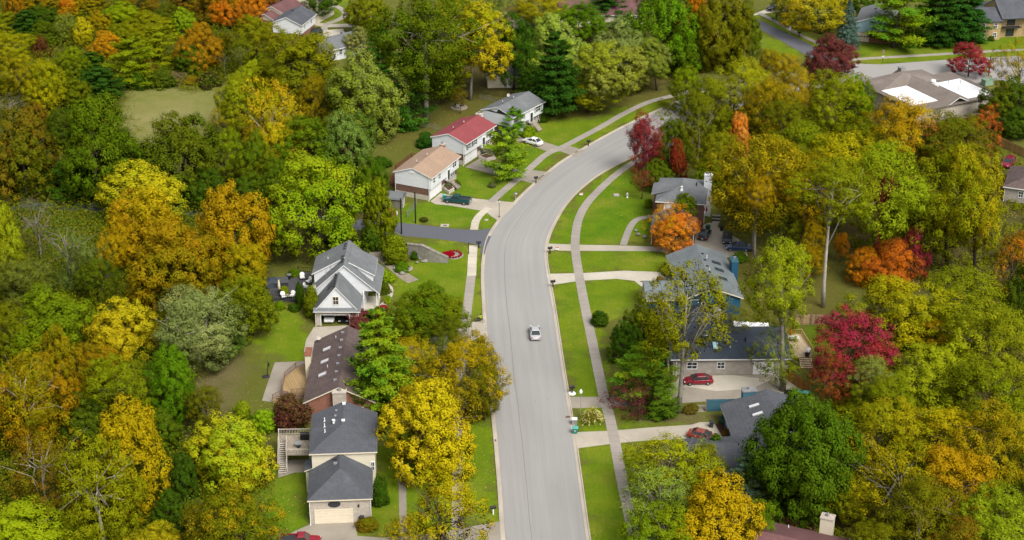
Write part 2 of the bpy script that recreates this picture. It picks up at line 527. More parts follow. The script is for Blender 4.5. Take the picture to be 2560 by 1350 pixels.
def sheet(name, A, B, t, z, mat, kind='structure', zb=None):
    """strip between polylines A and B with u across and v = metres along; zb: bottom of side skirts"""
    n = len(A)
    vs = [(a[0], a[1], z) for a in A] + [(b[0], b[1], z) for b in B]
    fs = [(i, n + i, n + i + 1, i + 1) for i in range(n - 1)]
    uvs = [(0, t[i]) for i in range(n)] + [(1, t[i]) for i in range(n)]
    if zb is not None:
        m = len(vs)
        vs += [(a[0], a[1], zb) for a in A] + [(b[0], b[1], zb) for b in B]
        uvs += uvs[:]
        fs += [(m + i, i, i + 1, m + i + 1) for i in range(n - 1)]
        fs += [(n + i, m + n + i, m + n + i + 1, n + i + 1) for i in range(n - 1)]
    me = bpy.data.meshes.new(name)
    me.from_pydata(vs, [], fs)
    uvl = me.uv_layers.new(name='UVMap')
    for lp in me.loops:
        uvl.data[lp.index].uv = uvs[lp.vertex_index]
    me.materials.append(mat)
    bm = bmesh.new(); bm.from_mesh(me)
    bmesh.ops.recalc_face_normals(bm, faces=bm.faces)
    if zb is None:
        for f in bm.faces:
            if f.normal.z < 0: f.normal_flip()
    bm.to_mesh(me); bm.free()
    o = bpy.data.objects.new(name, me)
    COL.objects.link(o)
    o['kind'] = kind
    return o

def strip(name, px, width, z, mat, zb=0.0, step=1.0):
    L = smooth_line(px_line(px), step)
    d = np.gradient(L, axis=0); d /= np.linalg.norm(d, axis=1)[:, None]
    nrm = np.c_[-d[:, 1], d[:, 0]]
    t = np.r_[0, np.cumsum(np.linalg.norm(np.diff(L, axis=0), axis=1))]
    return sheet(name, L - nrm * width / 2, L + nrm * width / 2, t, z, mat, zb=zb)

def slab(name, px, z, mat, world=False):
    mb = MB()
    mb.prism(px if world else px_line(px), -0.15, z)
    o = mb.build(name, mat)
    o['kind'] = 'structure'
    return o
# ------------------------------------------------------------------ ground, roads, pavements
def poly_mask(X, Y, poly, soft):
    """1 inside the polygon, fading to 0 over `soft` metres"""
    P = np.array(poly)
    inside = np.zeros(X.shape, bool)
    dist = np.full(X.shape, 1e9)
    n = len(P)
    for i in range(n):
        x1, y1 = P[i]; x2, y2 = P[(i + 1) % n]
        c = ((y1 > Y) != (y2 > Y)) & (X < (x2 - x1) * (Y - y1) / (y2 - y1 + 1e-12) + x1)
        inside ^= c
        dx, dy = x2 - x1, y2 - y1
        tt = np.clip(((X - x1) * dx + (Y - y1) * dy) / (dx * dx + dy * dy + 1e-9), 0, 1)
        dist = np.minimum(dist, np.hypot(X - x1 - tt * dx, Y - y1 - tt * dy))
    sdist = np.where(inside, dist, -dist)
    return np.clip(sdist / soft * 0.5 + 0.5, 0, 1)

LAWN_PX = [
    [(1438, 1120), (1545, 1106), (1600, 1104), (1680, 1350), (1700, 1420), (1470, 1420)],
    [(1376, 712), (1470, 700), (1560, 696), (1612, 716), (1600, 760), (1530, 800), (1500, 870), (1540, 990), (1424, 994)],
    [(1366, 626), (1660, 626), (1700, 640), (1680, 682), (1560, 676), (1368, 686)],
    [(1370, 610), (1415, 520), (1500, 445), (1600, 395), (1640, 400), (1630, 480), (1630, 545), (1640, 612)],
    [(1178, 616), (1212, 620), (1216, 800), (1150, 800), (1010, 770), (980, 690), (1030, 640), (1060, 600), (1110, 600)],
    [(985, 556), (1000, 520), (1080, 505), (1200, 505), (1256, 540), (1225, 575), (1100, 566)],
    [(1110, 480), (1150, 412), (1240, 440), (1330, 420), (1290, 505), (1200, 498)],
    [(1240, 380), (1290, 365), (1400, 380), (1340, 455), (1270, 420)],
    [(1310, 330), (1380, 300), (1500, 290), (1650, 248), (1680, 262), (1480, 350), (1400, 390)],
    [(640, 1165), (770, 1185), (778, 1312), (700, 1345), (600, 1345)],
    [(690, 770), (745, 770), (775, 860), (772, 902), (690, 905), (640, 860)],
    [(960, 1040), (1240, 1040), (1250, 1305), (1060, 1335), (900, 1340), (935, 1180)],
    [(1450, 1020), (1520, 1020), (1540, 1075), (1446, 1080)],
    [(1540, 1025), (1830, 1030), (1850, 1060), (1730, 1062), (1545, 1076)],
    [(2140, 110), (2380, 90), (2600, 60), (2600, 142), (2300, 156), (2140, 162)],
    [(1890, 40), (1950, 40), (2100, 140), (2030, 130)],
    [(1880, 70), (1960, 108), (2070, 165), (1900, 130)],
    [(750, -20), (870, -10), (880, 45), (820, 62), (745, 55)],
    [(760, 66), (800, 66), (815, 76), (765, 78)],
    [(2005, 812), (2140, 812), (2120, 880), (2060, 900), (2020, 850)],
]
DRY_PX = [[(290, 262), (335, 224), (400, 216), (470, 230), (545, 214), (575, 250), (560, 300), (480, 335), (400, 362), (350, 380), (325, 330)],
          [(90, 540), (200, 530), (240, 620), (150, 700), (80, 660)]]
LITTER_PX = [
    [(-200, -60), (700, -60), (700, 120), (560, 210), (470, 226), (400, 212), (330, 222), (280, 265), (330, 340), (340, 400), (240, 520), (-200, 520)],
    [(-200, 520), (660, 500), (660, 760), (480, 960), (620, 1060), (700, 1200), (640, 1400), (-300, 1400)],
    [(560, 330), (900, 330), (930, 480), (960, 620), (800, 640), (660, 640), (600, 500)],
    [(1640, 260), (1760, 200), (2150, 180), (2260, 320), (2480, 340), (2700, 560), (2700, 760), (2160, 720), (2080, 600), (1860, 560), (1800, 480), (1760, 420), (1640, 430)],
    [(2100, 800), (2700, 700), (2700, 1500), (1900, 1500), (1900, 1330), (2060, 1280), (2150, 1100), (2080, 1000), (2090, 900)],
    [(1540, 1140), (1760, 1120), (1900, 1180), (1900, 1450), (1650, 1450)],
    [(1010, 150), (1200, 60), (1660, 40), (1740, 200), (1640, 240), (1480, 275), (1380, 296), (1200, 240), (1050, 330), (960, 330), (930, 220)],
    [(2160, 112), (2400, 98), (2420, 128), (2260, 136), (2180, 130)],
]
BARE_PX = [
    [(510, 900), (590, 895), (615, 930), (580, 1010), (480, 1060), (430, 1040)],
    [(235, 735), (330, 700), (330, 770), (250, 770)],
    [(1690, 1025), (1830, 1035), (1800, 1056), (1600, 1060), (1560, 1040)],
]
BROWN_GRASS_PX = [[(1060, 250), (1220, 230), (1210, 300), (1080, 340), (960, 370), (960, 330)],
                  [(1380, 280), (1480, 268), (1640, 225), (1700, 228), (1500, 290), (1380, 330)],
                  [(1700, 640), (2100, 600), (2100, 800), (1880, 800), (1860, 700)]]  # areas of brown grass, mixed in through the brownish mask

def build_ground():
    xs = np.arange(-330, 331, 1.5)
    ys = np.r_[np.arange(60, 480, 1.5), np.arange(480, 1000, 20)]
    X, Y = np.meshgrid(xs, ys)
    me = bpy.data.meshes.new('ground')
    nx, ny = len(xs), len(ys)
    co = np.zeros((nx * ny, 3)); co[:, 0] = X.ravel(); co[:, 1] = Y.ravel()
    idx = np.arange(nx * ny).reshape(ny, nx)
    F = np.stack([idx[:-1, :-1], idx[:-1, 1:], idx[1:, 1:], idx[1:, :-1]], -1).reshape(-1, 4)
    me.vertices.add(len(co)); me.vertices.foreach_set('co', co.ravel())
    me.loops.add(F.size); me.loops.foreach_set('vertex_index', F.ravel())
    me.polygons.add(len(F)); me.polygons.foreach_set('loop_start', np.arange(0, F.size, 4)); me.polygons.foreach_set('loop_total', np.full(len(F), 4))
    me.update(calc_edges=True)
    for nm, lst, soft in (('lush', [LAWN_PX[i] for i in (3, 5, 6, 7, 9)], 9.0), ('lawn', LAWN_PX, 4.0), ('dry', DRY_PX, 7.0), ('litter', LITTER_PX, 7.0), ('bare', BARE_PX, 4.0), ('brownish', BROWN_GRASS_PX, 8.0)):
        m = np.zeros(X.shape)
        for p in lst:
            m = np.maximum(m, poly_mask(X, Y, px_line(p), soft))
        a = me.attributes.new(nm, 'FLOAT', 'POINT')
        a.data.foreach_set('value', m.ravel().astype(np.float32))
    t = NT('ground_cover')
    geo = t.n('ShaderNodeNewGeometry').outputs['Position']
    n_big = t.ramp(t.noise(geo, 0.05, 4), 0.32, 0.68)
    n_mid = t.ramp(t.noise(geo, 0.28, 5, 0.6), 0.3, 0.7)
    n_fine = t.ramp(t.noise(geo, 2.2, 4, 0.7), 0.3, 0.72)
    base = t.mix(n_big, (0.105, 0.115, 0.018), (0.15, 0.15, 0.024))
    base = t.mix(t.math('MULTIPLY', n_mid, 0.5), base, (0.08, 0.10, 0.012))
    lawn = t.mix(n_mid, (0.094, 0.170, 0.003), (0.158, 0.217, 0.005))
    lush = t.mix(n_mid, (0.070, 0.165, 0.002), (0.125, 0.212, 0.003))
    lawn = t.mix(t.attr('lush').outputs['Fac'], lawn, lush)
    n_p = t.ramp(t.noise(geo, 0.11, 5, 0.62), 0.48, 0.72)
    lawn = t.mix(t.math('MULTIPLY', n_p, 0.75), lawn, (0.25, 0.245, 0.028))
    n_q = t.ramp(t.noise(t.mapping(geo, loc=(31, 7, 0)), 0.09, 5, 0.62), 0.55, 0.75)
    lawn = t.mix(t.math('MULTIPLY', n_q, 0.6), lawn, (0.055, 0.145, 0.003))
    wv = t.n('ShaderNodeTexWave', wave_type='BANDS', bands_direction='X')
    t.l(t.mapping(geo, (1, 0.13, 1)), wv.inputs['Vector'])
    wv.inputs['Scale'].default_value = 0.42
    wv.inputs['Distortion'].default_value = 1.2
    wv.inputs['Detail'].default_value = 2
    lawn = t.mix(t.math('MULTIPLY', wv.outputs[1], 0.13), lawn, (0.09, 0.165, 0.006))
    litter = t.mix(n_mid, (0.060, 0.050, 0.016), (0.115, 0.085, 0.022))
    litter = t.mix(t.math('MULTIPLY', n_big, 0.6), litter, (0.075, 0.082, 0.014))
    dry = t.mix(n_mid, (0.21, 0.20, 0.055), (0.135, 0.17, 0.022))
    dry = t.mix(t.math('MULTIPLY', n_big, 0.5), dry, (0.32, 0.27, 0.125))
    brn = t.mix(n_mid, (0.125, 0.095, 0.02), (0.11, 0.12, 0.018))
    bare = t.mix(n_mid, (0.165, 0.13, 0.06), (0.115, 0.11, 0.03))
    edge = t.math('MULTIPLY', t.math('SUBTRACT', n_mid, 0.5), 0.7)
    def m(nm):
        return t.ramp(t.math('ADD', t.attr(nm).outputs['Fac'], edge), 0.35, 0.65)
    c = t.mix(m('litter'), base, litter)
    c = t.mix(m('brownish'), c, brn)
    c = t.mix(m('lawn'), c, lawn)
    c = t.mix(m('dry'), c, dry)
    c = t.mix(m('bare'), c, bare)
    c = t.mix(t.math('MULTIPLY', n_fine, 0.38), c, t.mix(1.0, c, (0.45, 0.45, 0.45), 'MULTIPLY'))
    vo = t.n('ShaderNodeTexVoronoi'); t.l(geo, vo.inputs['Vector']); vo.inputs['Scale'].default_value = 1.1
    spk = t.math('LESS_THAN', vo.outputs['Distance'], 0.13)
    spk = t.math('MULTIPLY', spk, t.ramp(t.noise(t.mapping(geo, loc=(9, 3, 0)), 0.06, 3), 0.42, 0.6))
    c = t.mix(t.math('MULTIPLY', spk, 0.75), c, (0.42, 0.32, 0.06))
    t.done(c, 0.95, 0.15)
    bp = t.n('ShaderNodeBump'); bp.inputs['Strength'].default_value = 0.5; bp.inputs['Distance'].default_value = 0.2
    t.l(n_fine, bp.inputs['Height']); t.l(bp.outputs[0], t.b.inputs['Normal'])
    me.materials.append(t.m)
    o = bpy.data.objects.new('ground', me)
    COL.objects.link(o)
    o['kind'] = 'structure'
build_ground()

# main curving road: left and right edges as read off the photograph
ROAD_L = [(1308, 1760), (1275, 1500), (1256, 1350), (1247, 1220), (1236, 1090), (1226, 990), (1217, 890), (1209, 780), (1205, 690), (1209, 635), (1221, 590), (1247, 550), (1288, 504), (1338, 457), (1398, 408), (1460, 370), (1530, 331), (1600, 296), (1680, 260), (1770, 225), (1880, 190), (2000, 172)]
ROAD_R = [(1550, 1760), (1500, 1500), (1474, 1350), (1453, 1200), (1437, 1085), (1423, 1000), (1407, 900), (1389, 780), (1373, 690), (1367, 640), (1371, 600), (1390, 555), (1416, 512), (1450, 475), (1502, 435), (1570, 399), (1650, 358), (1740, 317), (1840, 275), (1950, 240), (2060, 212), (2150, 198)]
LA, _t = resample(smooth_line(px_line(ROAD_L), 1.0), 260)
RA, _tr = resample(smooth_line(px_line(ROAD_R), 1.0), 260)
sheet('road', LA, RA, _t, 0.006, M['road'])

slab('cross_road', [(1975, 180), (2060, 170), (2140, 159), (2205, 161), (2300, 154), (2400, 147), (2620, 136), (2620, 176), (2480, 177), (2400, 181), (2330, 187), (2240, 193), (2150, 202), (2080, 214), (1990, 226)], 0.010, M['road_far'], False)
slab('north_road', [(1690, -60), (1790, 0), (1880, 62), (1960, 106), (2050, 158), (2085, 180), (2150, 168), (2120, 160), (2075, 140), (2010, 103), (1930, 66), (1890, 45), (1850, 20), (1780, -60)], 0.014, M['asphalt'])
slab('side_road', [(1246, 550), (1228, 571), (1193, 576), (1150, 573), (1100, 568), (1040, 561), (980, 555), (860, 545), (700, 528), (400, 512), (150, 497), (-100, 492), (-100, 522), (150, 526), (400, 535), (700, 552), (860, 570), (950, 583), (1020, 591), (1100, 598), (1180, 609), (1209, 617), (1204, 640), (1212, 636), (1222, 590)], 0.018, M['asphalt'])

# driveways and walks
DRIVES = {
    'tan': ([(1076, 504), (1101, 483), (1120, 487), (1150, 493), (1230, 501), (1293, 507), (1247, 553), (1228, 541), (1213, 528), (1185, 524), (1120, 513), (1090, 511)], 'drive', 0.035),
    'red': ([(1163, 418), (1197, 398), (1216, 400), (1240, 408), (1300, 427), (1322, 424), (1377, 431), (1343, 462), (1300, 450), (1245, 439), (1200, 427)], 'drive_old', 0.035),
    'grey': ([(1285, 352), (1302, 340), (1320, 343), (1400, 367), (1418, 363), (1464, 377), (1441, 393), (1400, 378), (1380, 380), (1320, 357)], 'drive_old', 0.035),
    'brick': ([(1366, 609), (1440, 612), (1555, 614), (1640, 617), (1735, 613), (1742, 570), (1775, 556), (1800, 572), (1850, 600), (1870, 640), (1800, 645), (1700, 637), (1640, 628), (1440, 627), (1366, 626)], 'drive', 0.035),
    'blue': ([(1366, 685), (1460, 683), (1560, 677), (1640, 680), (1680, 690), (1680, 716), (1622, 716), (1603, 716), (1585, 702), (1540, 697), (1450, 702), (1374, 713)], 'drive_pale', 0.035),
    'slate': ([(1421, 992), (1520, 993), (1600, 988), (1690, 955), (1700, 938), (1990, 936), (2022, 1000), (1880, 1010), (1760, 1004), (1640, 1012), (1540, 1018), (1428, 1021)], 'drive_old', 0.035),
    'ell': ([(1434, 1081), (1530, 1077), (1640, 1068), (1730, 1062), (1750, 1056), (1775, 1056), (1830, 1080), (1830, 1098), (1760, 1096), (1620, 1101), (1540, 1108), (1442, 1121)], 'drive', 0.035),
    'foreground': ([(1248, 1304), (1150, 1322), (1060, 1336), (960, 1345), (893, 1340), (888, 1304), (776, 1311), (744, 1325), (695, 1350), (640, 1400), (1263, 1400)], 'drive_old', 0.035),
    'north': ([(1840, 42), (1882, 36), (1930, 18), (1990, 10), (1990, 22), (1935, 30), (1890, 38)], 'drive_pale', 0.03),
    'gable': ([(785, 818), (900, 812), (940, 850), (1040, 860), (1180, 806), (1216, 800), (1219, 835), (1060, 900), (900, 900), (790, 900), (760, 880), (765, 850)], 'drive', 0.035),
    'far_left': ([(735, 55), (760, 52), (820, 60), (862, 60), (900, 60), (900, 68), (860, 68), (820, 68), (760, 60)], 'drive', 0.03),
    'far_left_lower': ([(760, 84), (810, 76), (858, 72), (862, 82), (820, 92), (770, 96)], 'drive_pale', 0.03),
}
for k, (px, mt, z) in DRIVES.items():
    slab('driveway', px, z, M[mt])
slab('patio', [(687, 906), (772, 903), (772, 960), (735, 1012), (655, 1002), (660, 985)], 0.03, M['drive_old'])
slab('patio', [(696, 1150), (772, 1150), (772, 1180), (735, 1182), (696, 1194)], 0.03, M['drive_old'])
slab('road_apron', [(1728, 1012), (1765, 1012), (1765, 1030), (1728, 1030)], 0.02, M['sand'])
slab('mulch_bed', [(1788, 1062), (1832, 1036), (1860, 1092), (1838, 1097), (1800, 1084)], 0.05, M['mulch'])
slab('court_patch', [(1712, 966), (1720, 942), (1830, 938), (1925, 950), (1880, 972), (1790, 978)], 0.041, M['drive_pale'])
slab('parking_lot', [(2285, 187), (2375, 175), (2560, 178), (2640, 172), (2640, 230), (2500, 200), (2440, 212), (2400, 192), (2330, 206)], 0.016, M['road_far'])
slab('parking_lot', [(2340, 12), (2640, -10), (2640, 16), (2480, 18), (2400, 30)], 0.016, M['asphalt_dark'])
slab('bare_patch', [(1335, 350), (1400, 378), (1375, 382), (1330, 364)], 0.012, M['sand'])

strip('sidewalk', [(1665, 1700), (1610, 1450), (1587, 1350), (1553, 1190), (1537, 1105), (1523, 1040), (1508, 985), (1486, 880), (1463, 770), (1448, 690), (1440, 640), (1438, 600), (1446, 550), (1465, 512), (1495, 478), (1535, 441), (1575, 412), (1620, 388), (1700, 350)], 1.62, 0.045, M['walk'])
strip('sidewalk', [(1178, 690), (1172, 740), (1166, 790), (1158, 860), (1148, 980), (1143, 1100), (1145, 1200), (1143, 1322)], 1.6, 0.045, M['walk'])
strip('sidewalk', [(1183, 614), (1181, 650), (1179, 690)], 1.62, 0.047, M['walk_new'])
strip('sidewalk', [(1185, 575), (1190, 552), (1203, 535), (1222, 520)], 1.5, 0.047, M['walk_new'])
strip('sidewalk', [(1228, 505), (1262, 475), (1300, 443), (1335, 412), (1366, 386), (1412, 365), (1460, 340), (1505, 316), (1557, 286), (1620, 256), (1683, 239), (1746, 223), (1800, 212)], 1.6, 0.045, M['walk'])
strip('front_walk', [(1558, 613), (1572, 575), (1584, 556), (1600, 546), (1640, 540)], 1.3, 0.045, M['walk'])
strip('front_walk', [(1008, 1335), (1007, 1270), (1005, 1200), (1000, 1150)], 1.05, 0.043, M['drive_old'])
strip('front_walk', [(950, 770), (972, 745), (975, 720), (960, 708)], 1.0, 0.04, M['drive_pale'])
strip('sidewalk', [(1898, 33), (1935, 52), (1990, 82), (2040, 106), (2075, 122)], 1.4, 0.045, M['walk'])
strip('sidewalk', [(2110, 152), (2160, 147), (2260, 141), (2380, 134), (2480, 128), (2620, 122)], 1.5, 0.045, M['walk'])
strip('garden_walk', [(838, 14), (858, 26), (862, 38), (845, 50), (815, 62), (811, 76)], 1.6, 0.043, M['walk'])
strip('back_path', [(1778, 590), (1786, 565), (1793, 548)], 1.3, 0.045, M['drive'])
strip('rock_path', [(920, 618), (950, 640), (985, 668), (1008, 688), (1034, 704)], 2.3, 0.03, M['sand'])

def kerb_line(name, E, side, off=0.0):
    """raised concrete kerb with a gutter pan; it dips where a driveway crosses"""
    d = np.gradient(E, axis=0); d /= np.linalg.norm(d, axis=1)[:, None]
    nrm = np.c_[-d[:, 1], d[:, 0]] * side
    polys = [px_line(p) for p, _, _ in DRIVES.values()] + [px_line([(1250, 540), (1215, 610), (1200, 645), (1150, 640), (1180, 550)])]
    h = np.full(len(E), 0.14)
    T = E + nrm * 0.6
    for p in polys:
        h = np.minimum(h, 0.14 - 0.105 * poly_mask(T[:, 0], T[:, 1], p, 1.2))
    A, B, Cc = E - nrm * 0.42, E, E + nrm * 0.2
    n = len(E)
    vs, fs = [], []
    for i in range(n):
        vs += [(A[i][0], A[i][1], 0.012), (B[i][0], B[i][1], 0.02), (B[i][0] + nrm[i][0] * 0.03, B[i][1] + nrm[i][1] * 0.03, h[i]), (Cc[i][0], Cc[i][1], h[i]), (Cc[i][0], Cc[i][1], -0.1)]
    for i in range(n - 1):
        for k in range(4):
            fs.append((i * 5 + k, i * 5 + k + 1, i * 5 + k + 6, i * 5 + k + 5))
    mb = MB(); mb.add(vs, fs)
    o = mb.build(name, M['kerb'])
    o['kind'] = 'structure'
kerb_line('kerb', LA[:236], 1)
kerb_line('kerb', RA[:228], -1)
strip('tar_patch', [(1222, 590), (1212, 612), (1206, 634)], 0.95, 0.026, M['asphalt'])
# ------------------------------------------------------------------ houses
def roof(root, polys, mat, t=0.2, lift=0.06, name='roof', fascia=None):
    key = {}; vs = []
    def vi(p):
        k = tuple(round(c, 3) for c in p)
        if k not in key:
            key[k] = len(vs); vs.append((p[0], p[1], p[2] + lift))
        return key[k]
    fs = []
    for p in polys:
        a, b, c = Vector(p[0]), Vector(p[1]), Vector(p[2])
        if (b - a).cross(c - a).z < 0:
            p = p[::-1]
        fs.append([vi(q) for q in p])
    n = len(vs)
    cnt = {}
    for f in fs:
        for i in range(len(f)):
            a, b = f[i], f[(i + 1) % len(f)]
            cnt[(a, b)] = 1
    mb = MB()
    allv = vs + [(x, y, z - t) for x, y, z in vs]
    mb.v = allv
    for f in fs:
        mb.f.append(tuple(f)); mb.mi.append(0)
        mb.f.append(tuple(n + i for i in reversed(f))); mb.mi.append(1)
    for (a, b) in cnt:
        if (b, a) not in cnt:
            mb.f.append((a, n + a, n + b, b)); mb.mi.append(1)
    return mb.build(name, [mat, fascia or M['white']], root)

def gable_polys(x0, x1, y0, y1, ze, zr, axis='y', o=0.4, oe=0.35):
    """roof planes; ze = wall-top height, o = eave overhang, oe = overhang at the gable ends"""
    if axis == 'y':
        xm = (x0 + x1) / 2; s = (zr - ze) / (x1 - xm); lo = ze - o * s
        a, b, y0, y1 = x0 - o, x1 + o, y0 - oe, y1 + oe
        return [[(a, y0, lo), (xm, y0, zr), (xm, y1, zr), (a, y1, lo)], [(b, y0, lo), (b, y1, lo), (xm, y1, zr), (xm, y0, zr)]]
    ym = (y0 + y1) / 2; s = (zr - ze) / (y1 - ym); lo = ze - o * s
    a, b, x0, x1 = y0 - o, y1 + o, x0 - oe, x1 + oe
    return [[(x0, a, lo), (x1, a, lo), (x1, ym, zr), (x0, ym, zr)], [(x0, b, lo), (x0, ym, zr), (x1, ym, zr), (x1, b, lo)]]

def hip_polys(x0, x1, y0, y1, ze, zr, front=True, back=True, o=0.35, run=None):
    """ridge along y, hipped at the front (y0) and / or back (y1)"""
    xm = (x0 + x1) / 2; hw = (x1 - x0) / 2 + o; s = (zr - ze) / ((x1 - x0) / 2); lo = ze - o * s
    a, b, c, d = x0 - o, x1 + o, y0 - o, y1 + o
    run = run or hw
    yf = c + run if front else c
    yb = d - run if back else d
    P = [[(a, c, lo), (xm, yf, zr), (xm, yb, zr), (a, d, lo)], [(b, c, lo), (b, d, lo), (xm, yb, zr), (xm, yf, zr)]]
    if front: P.append([(a, c, lo), (b, c, lo), (xm, yf, zr)])
    if back: P.append([(a, d, lo), (xm, yb, zr), (b, d, lo)])
    return P

def walls(root, x0, x1, y0, y1, z0, z1, mat, zr=None, axis='y', name='wall', gmat=None):
    """four walls; with zr the two ends rise to a gable (as a second material when gmat is given)"""
    mb = MB()
    v = [(x0, y0), (x1, y0), (x1, y1), (x0, y1)]
    mb.add([(p[0], p[1], z0) for p in v] + [(p[0], p[1], z1) for p in v], [(0, 1, 5, 4), (1, 2, 6, 5), (2, 3, 7, 6), (3, 0, 4, 7), (4, 5, 6, 7)])
    if zr:
        if axis == 'y':
            xm = (x0 + x1) / 2
            tri = [[(x0, y, z1), (x1, y, z1), (xm, y, zr)] for y in (y0, y1)]
        else:
            ym = (y0 + y1) / 2
            tri = [[(x, y0, z1), (x, y1, z1), (x, ym, zr)] for x in (x0, x1)]
        mb.add(tri[0] + tri[1], [(0, 1, 2), (3, 5, 4), (0, 2, 5, 3), (2, 1, 4, 5)], 1 if gmat else 0)
    return mb.build(name, [mat, gmat] if gmat else mat, root)

ROT = {'s': 0.0, 'e': PI / 2, 'n': PI, 'w': -PI / 2}
def face_loc(face, along, plane, z):
    return (along, plane, z) if face in 'sn' else (plane, along, z)

def window(root, face, along, plane, z, w=0.9, h=1.2, mat=None, shutters=None, mull=1, name='window'):
    mat = mat or M['white']
    mb = MB(); e = 0.09
    for sx in (-1, 1): mb.box((sx * w / 2, -0.04, 0), (e, 0.1, h + e))
    for sz in (-1, 1): mb.box((0, -0.045, sz * h / 2), (w - e, 0.11, e))
    mb.box((0, -0.035, 0), (w - e, 0.07, 0.06))
    for i in range(mull):
        mb.box(((i + 1) / (mull + 1) * w - w / 2, -0.03, 0), (0.05, 0.065, h - e))
    o = mb.build(name, mat, root, face_loc(face, along, plane, z), ROT[face])
    g = MB(); g.box((0, -0.01, 0), (w - 0.02, 0.04, h - 0.02))
    g.build('pane', M['glass'], o)
    if shutters:
        for sx in (-1, 1):
            s = MB()
            s.box((sx * (w / 2 + 0.25), -0.03, 0), (0.36, 0.07, h + 0.1))
            for k in range(6): s.box((sx * (w / 2 + 0.25), -0.075, -h / 2 + (k + 0.5) * h / 6), (0.28, 0.025, 0.06))
            s.build('shutter', shutters, o)
    return o

def door(root, face, along, plane, z0=0.0, w=1.0, h=2.1, mat=None, frame=None):
    mb = MB()
    for sx in (-1, 1): mb.box((sx * (w / 2 + 0.05), -0.04, h / 2), (0.1, 0.11, h))
    mb.box((0, -0.045, h + 0.05), (w + 0.2, 0.12, 0.1))
    o = mb.build('door_frame', frame or M['white'], root, face_loc(face, along, plane, z0), ROT[face])
    p = MB(); p.box((0, -0.02, h / 2), (w, 0.06, h))
    for i in (-1, 1):
        for j in (0.28, 0.72): p.box((i * w * 0.22, -0.055, h * j), (w * 0.3, 0.02, h * 0.32))
    p.build('door', mat or M['white'], o)
    k = MB(); k.box((w * 0.38, -0.09, 1.0), (0.07, 0.07, 0.07)); k.build('handle', M['metal'], o)
    return o

def garage_door(root, face, along, plane, w, h, mat, glazed=False):
    mb = MB()
    for sx in (-1, 1): mb.box((sx * (w / 2 + 0.07), -0.04, h / 2), (0.14, 0.1, h))
    mb.box((0, -0.045, h + 0.07), (w + 0.28, 0.11, 0.14))
    o = mb.build('garage_door', mat, root, face_loc(face, along, plane, 0), ROT[face])
    for k in range(4):
        p = MB(); p.box((0, -0.02, (k + 0.5) * h / 4), (w, 0.05, h / 4 - 0.03))
        for c in range(int(w / 0.6)):
            p.box((-w / 2 + (c + 0.5) * w / int(w / 0.6), -0.05, (k + 0.5) * h / 4), (w / int(w / 0.6) - 0.14, 0.015, h / 4 - 0.16))
        q = p.build('door_panel', mat, o)
        if glazed and k == 2:
            g = MB()
            for c in range(4): g.box((-w / 2 + (c + 0.5) * w / 4, -0.062, (k + 0.5) * h / 4), (w / 4 - 0.3, 0.02, h / 4 - 0.2))
            g.build('pane', M['glass'], q)
    return o

def chimney(root, x, y, w, d, z0, z1, mat, cap=None, flue=True, capmat=None):
    mb = MB(); mb.box((x, y, (z0 + z1) / 2), (w, d, z1 - z0))
    o = mb.build('chimney', mat, root)
    c = MB(); c.box((x, y, z1 + 0.08), (w + 0.16, d + 0.16, 0.16)); c.build('cap', capmat or M['foundation'], o)
    if flue:
        f = MB(); f.lathe([(0.17, 0), (0.17, 0.35), (0.25, 0.37), (0.25, 0.45), (0.02, 0.52)], (x, y, z1 + 0.15), 10); f.build('flue', M['metal'], o)
    return o

def pipe_vent(root, x, y, z, h=0.5, r=0.07, mat=None):
    mb = MB(); mb.lathe([(r * 2.2, -0.12), (r * 1.2, 0.05), (r, 0.08), (r, h)], (x, y, z), 8)
    return mb.build('pipe_vent', mat or M['white'], root)

def box_vent(root, x, y, z, mat=None, sx=1):
    mb = MB(); mb.box((x, y, z), (0.42, 0.42, 0.22), 0, 0, 0.85)
    mb.box((x, y, z + 0.13), (0.5, 0.5, 0.05))
    return mb.build('roof_vent', mat or M['dark'], root)

def skylight(root, x, y, z, sx, sy, tilt, glass, axis='y'):
    mb = MB(); mb.box((0, 0, 0.06), (sx + 0.14, sy + 0.14, 0.16))
    o = mb.build('skylight', M['metal'] if glass is not M['skylight_dark'] else M['dark'], root, (x, y, z))
    o.rotation_euler = (0, tilt, 0) if axis == 'y' else (tilt, 0, 0)
    g = MB(); g.box((0, 0, 0.155), (sx, sy, 0.04)); g.build('pane', glass, o)
    return o

def downspout(root, x, y, z1, mat=None):
    mb = MB(); mb.bar((x, y, 0.1), (x, y, z1), 0.1); mb.bar((x, y, 0.12), (x, y - 0.35, 0.05), 0.09)
    return mb.build('downspout', mat or M['white'], root)

def dish(root, x, y, z):
    mb = MB(); mb.bar((x, y, z), (x, y, z + 0.6), 0.06)
    o = mb.build('satellite_dish', M['metal'], root)
    d = MB(); d.lathe([(0.05, 0), (0.28, 0.05), (0.45, 0.16), (0.47, 0.16), (0.3, 0.02), (0.05, -0.04)], (0, 0, 0), 12)
    q = d.build('dish', M['foundation'], o, (x, y, z + 0.6)); q.scale = (0.8, 0.8, 0.8); q.rotation_euler = (math.radians(60), 0, math.radians(20))

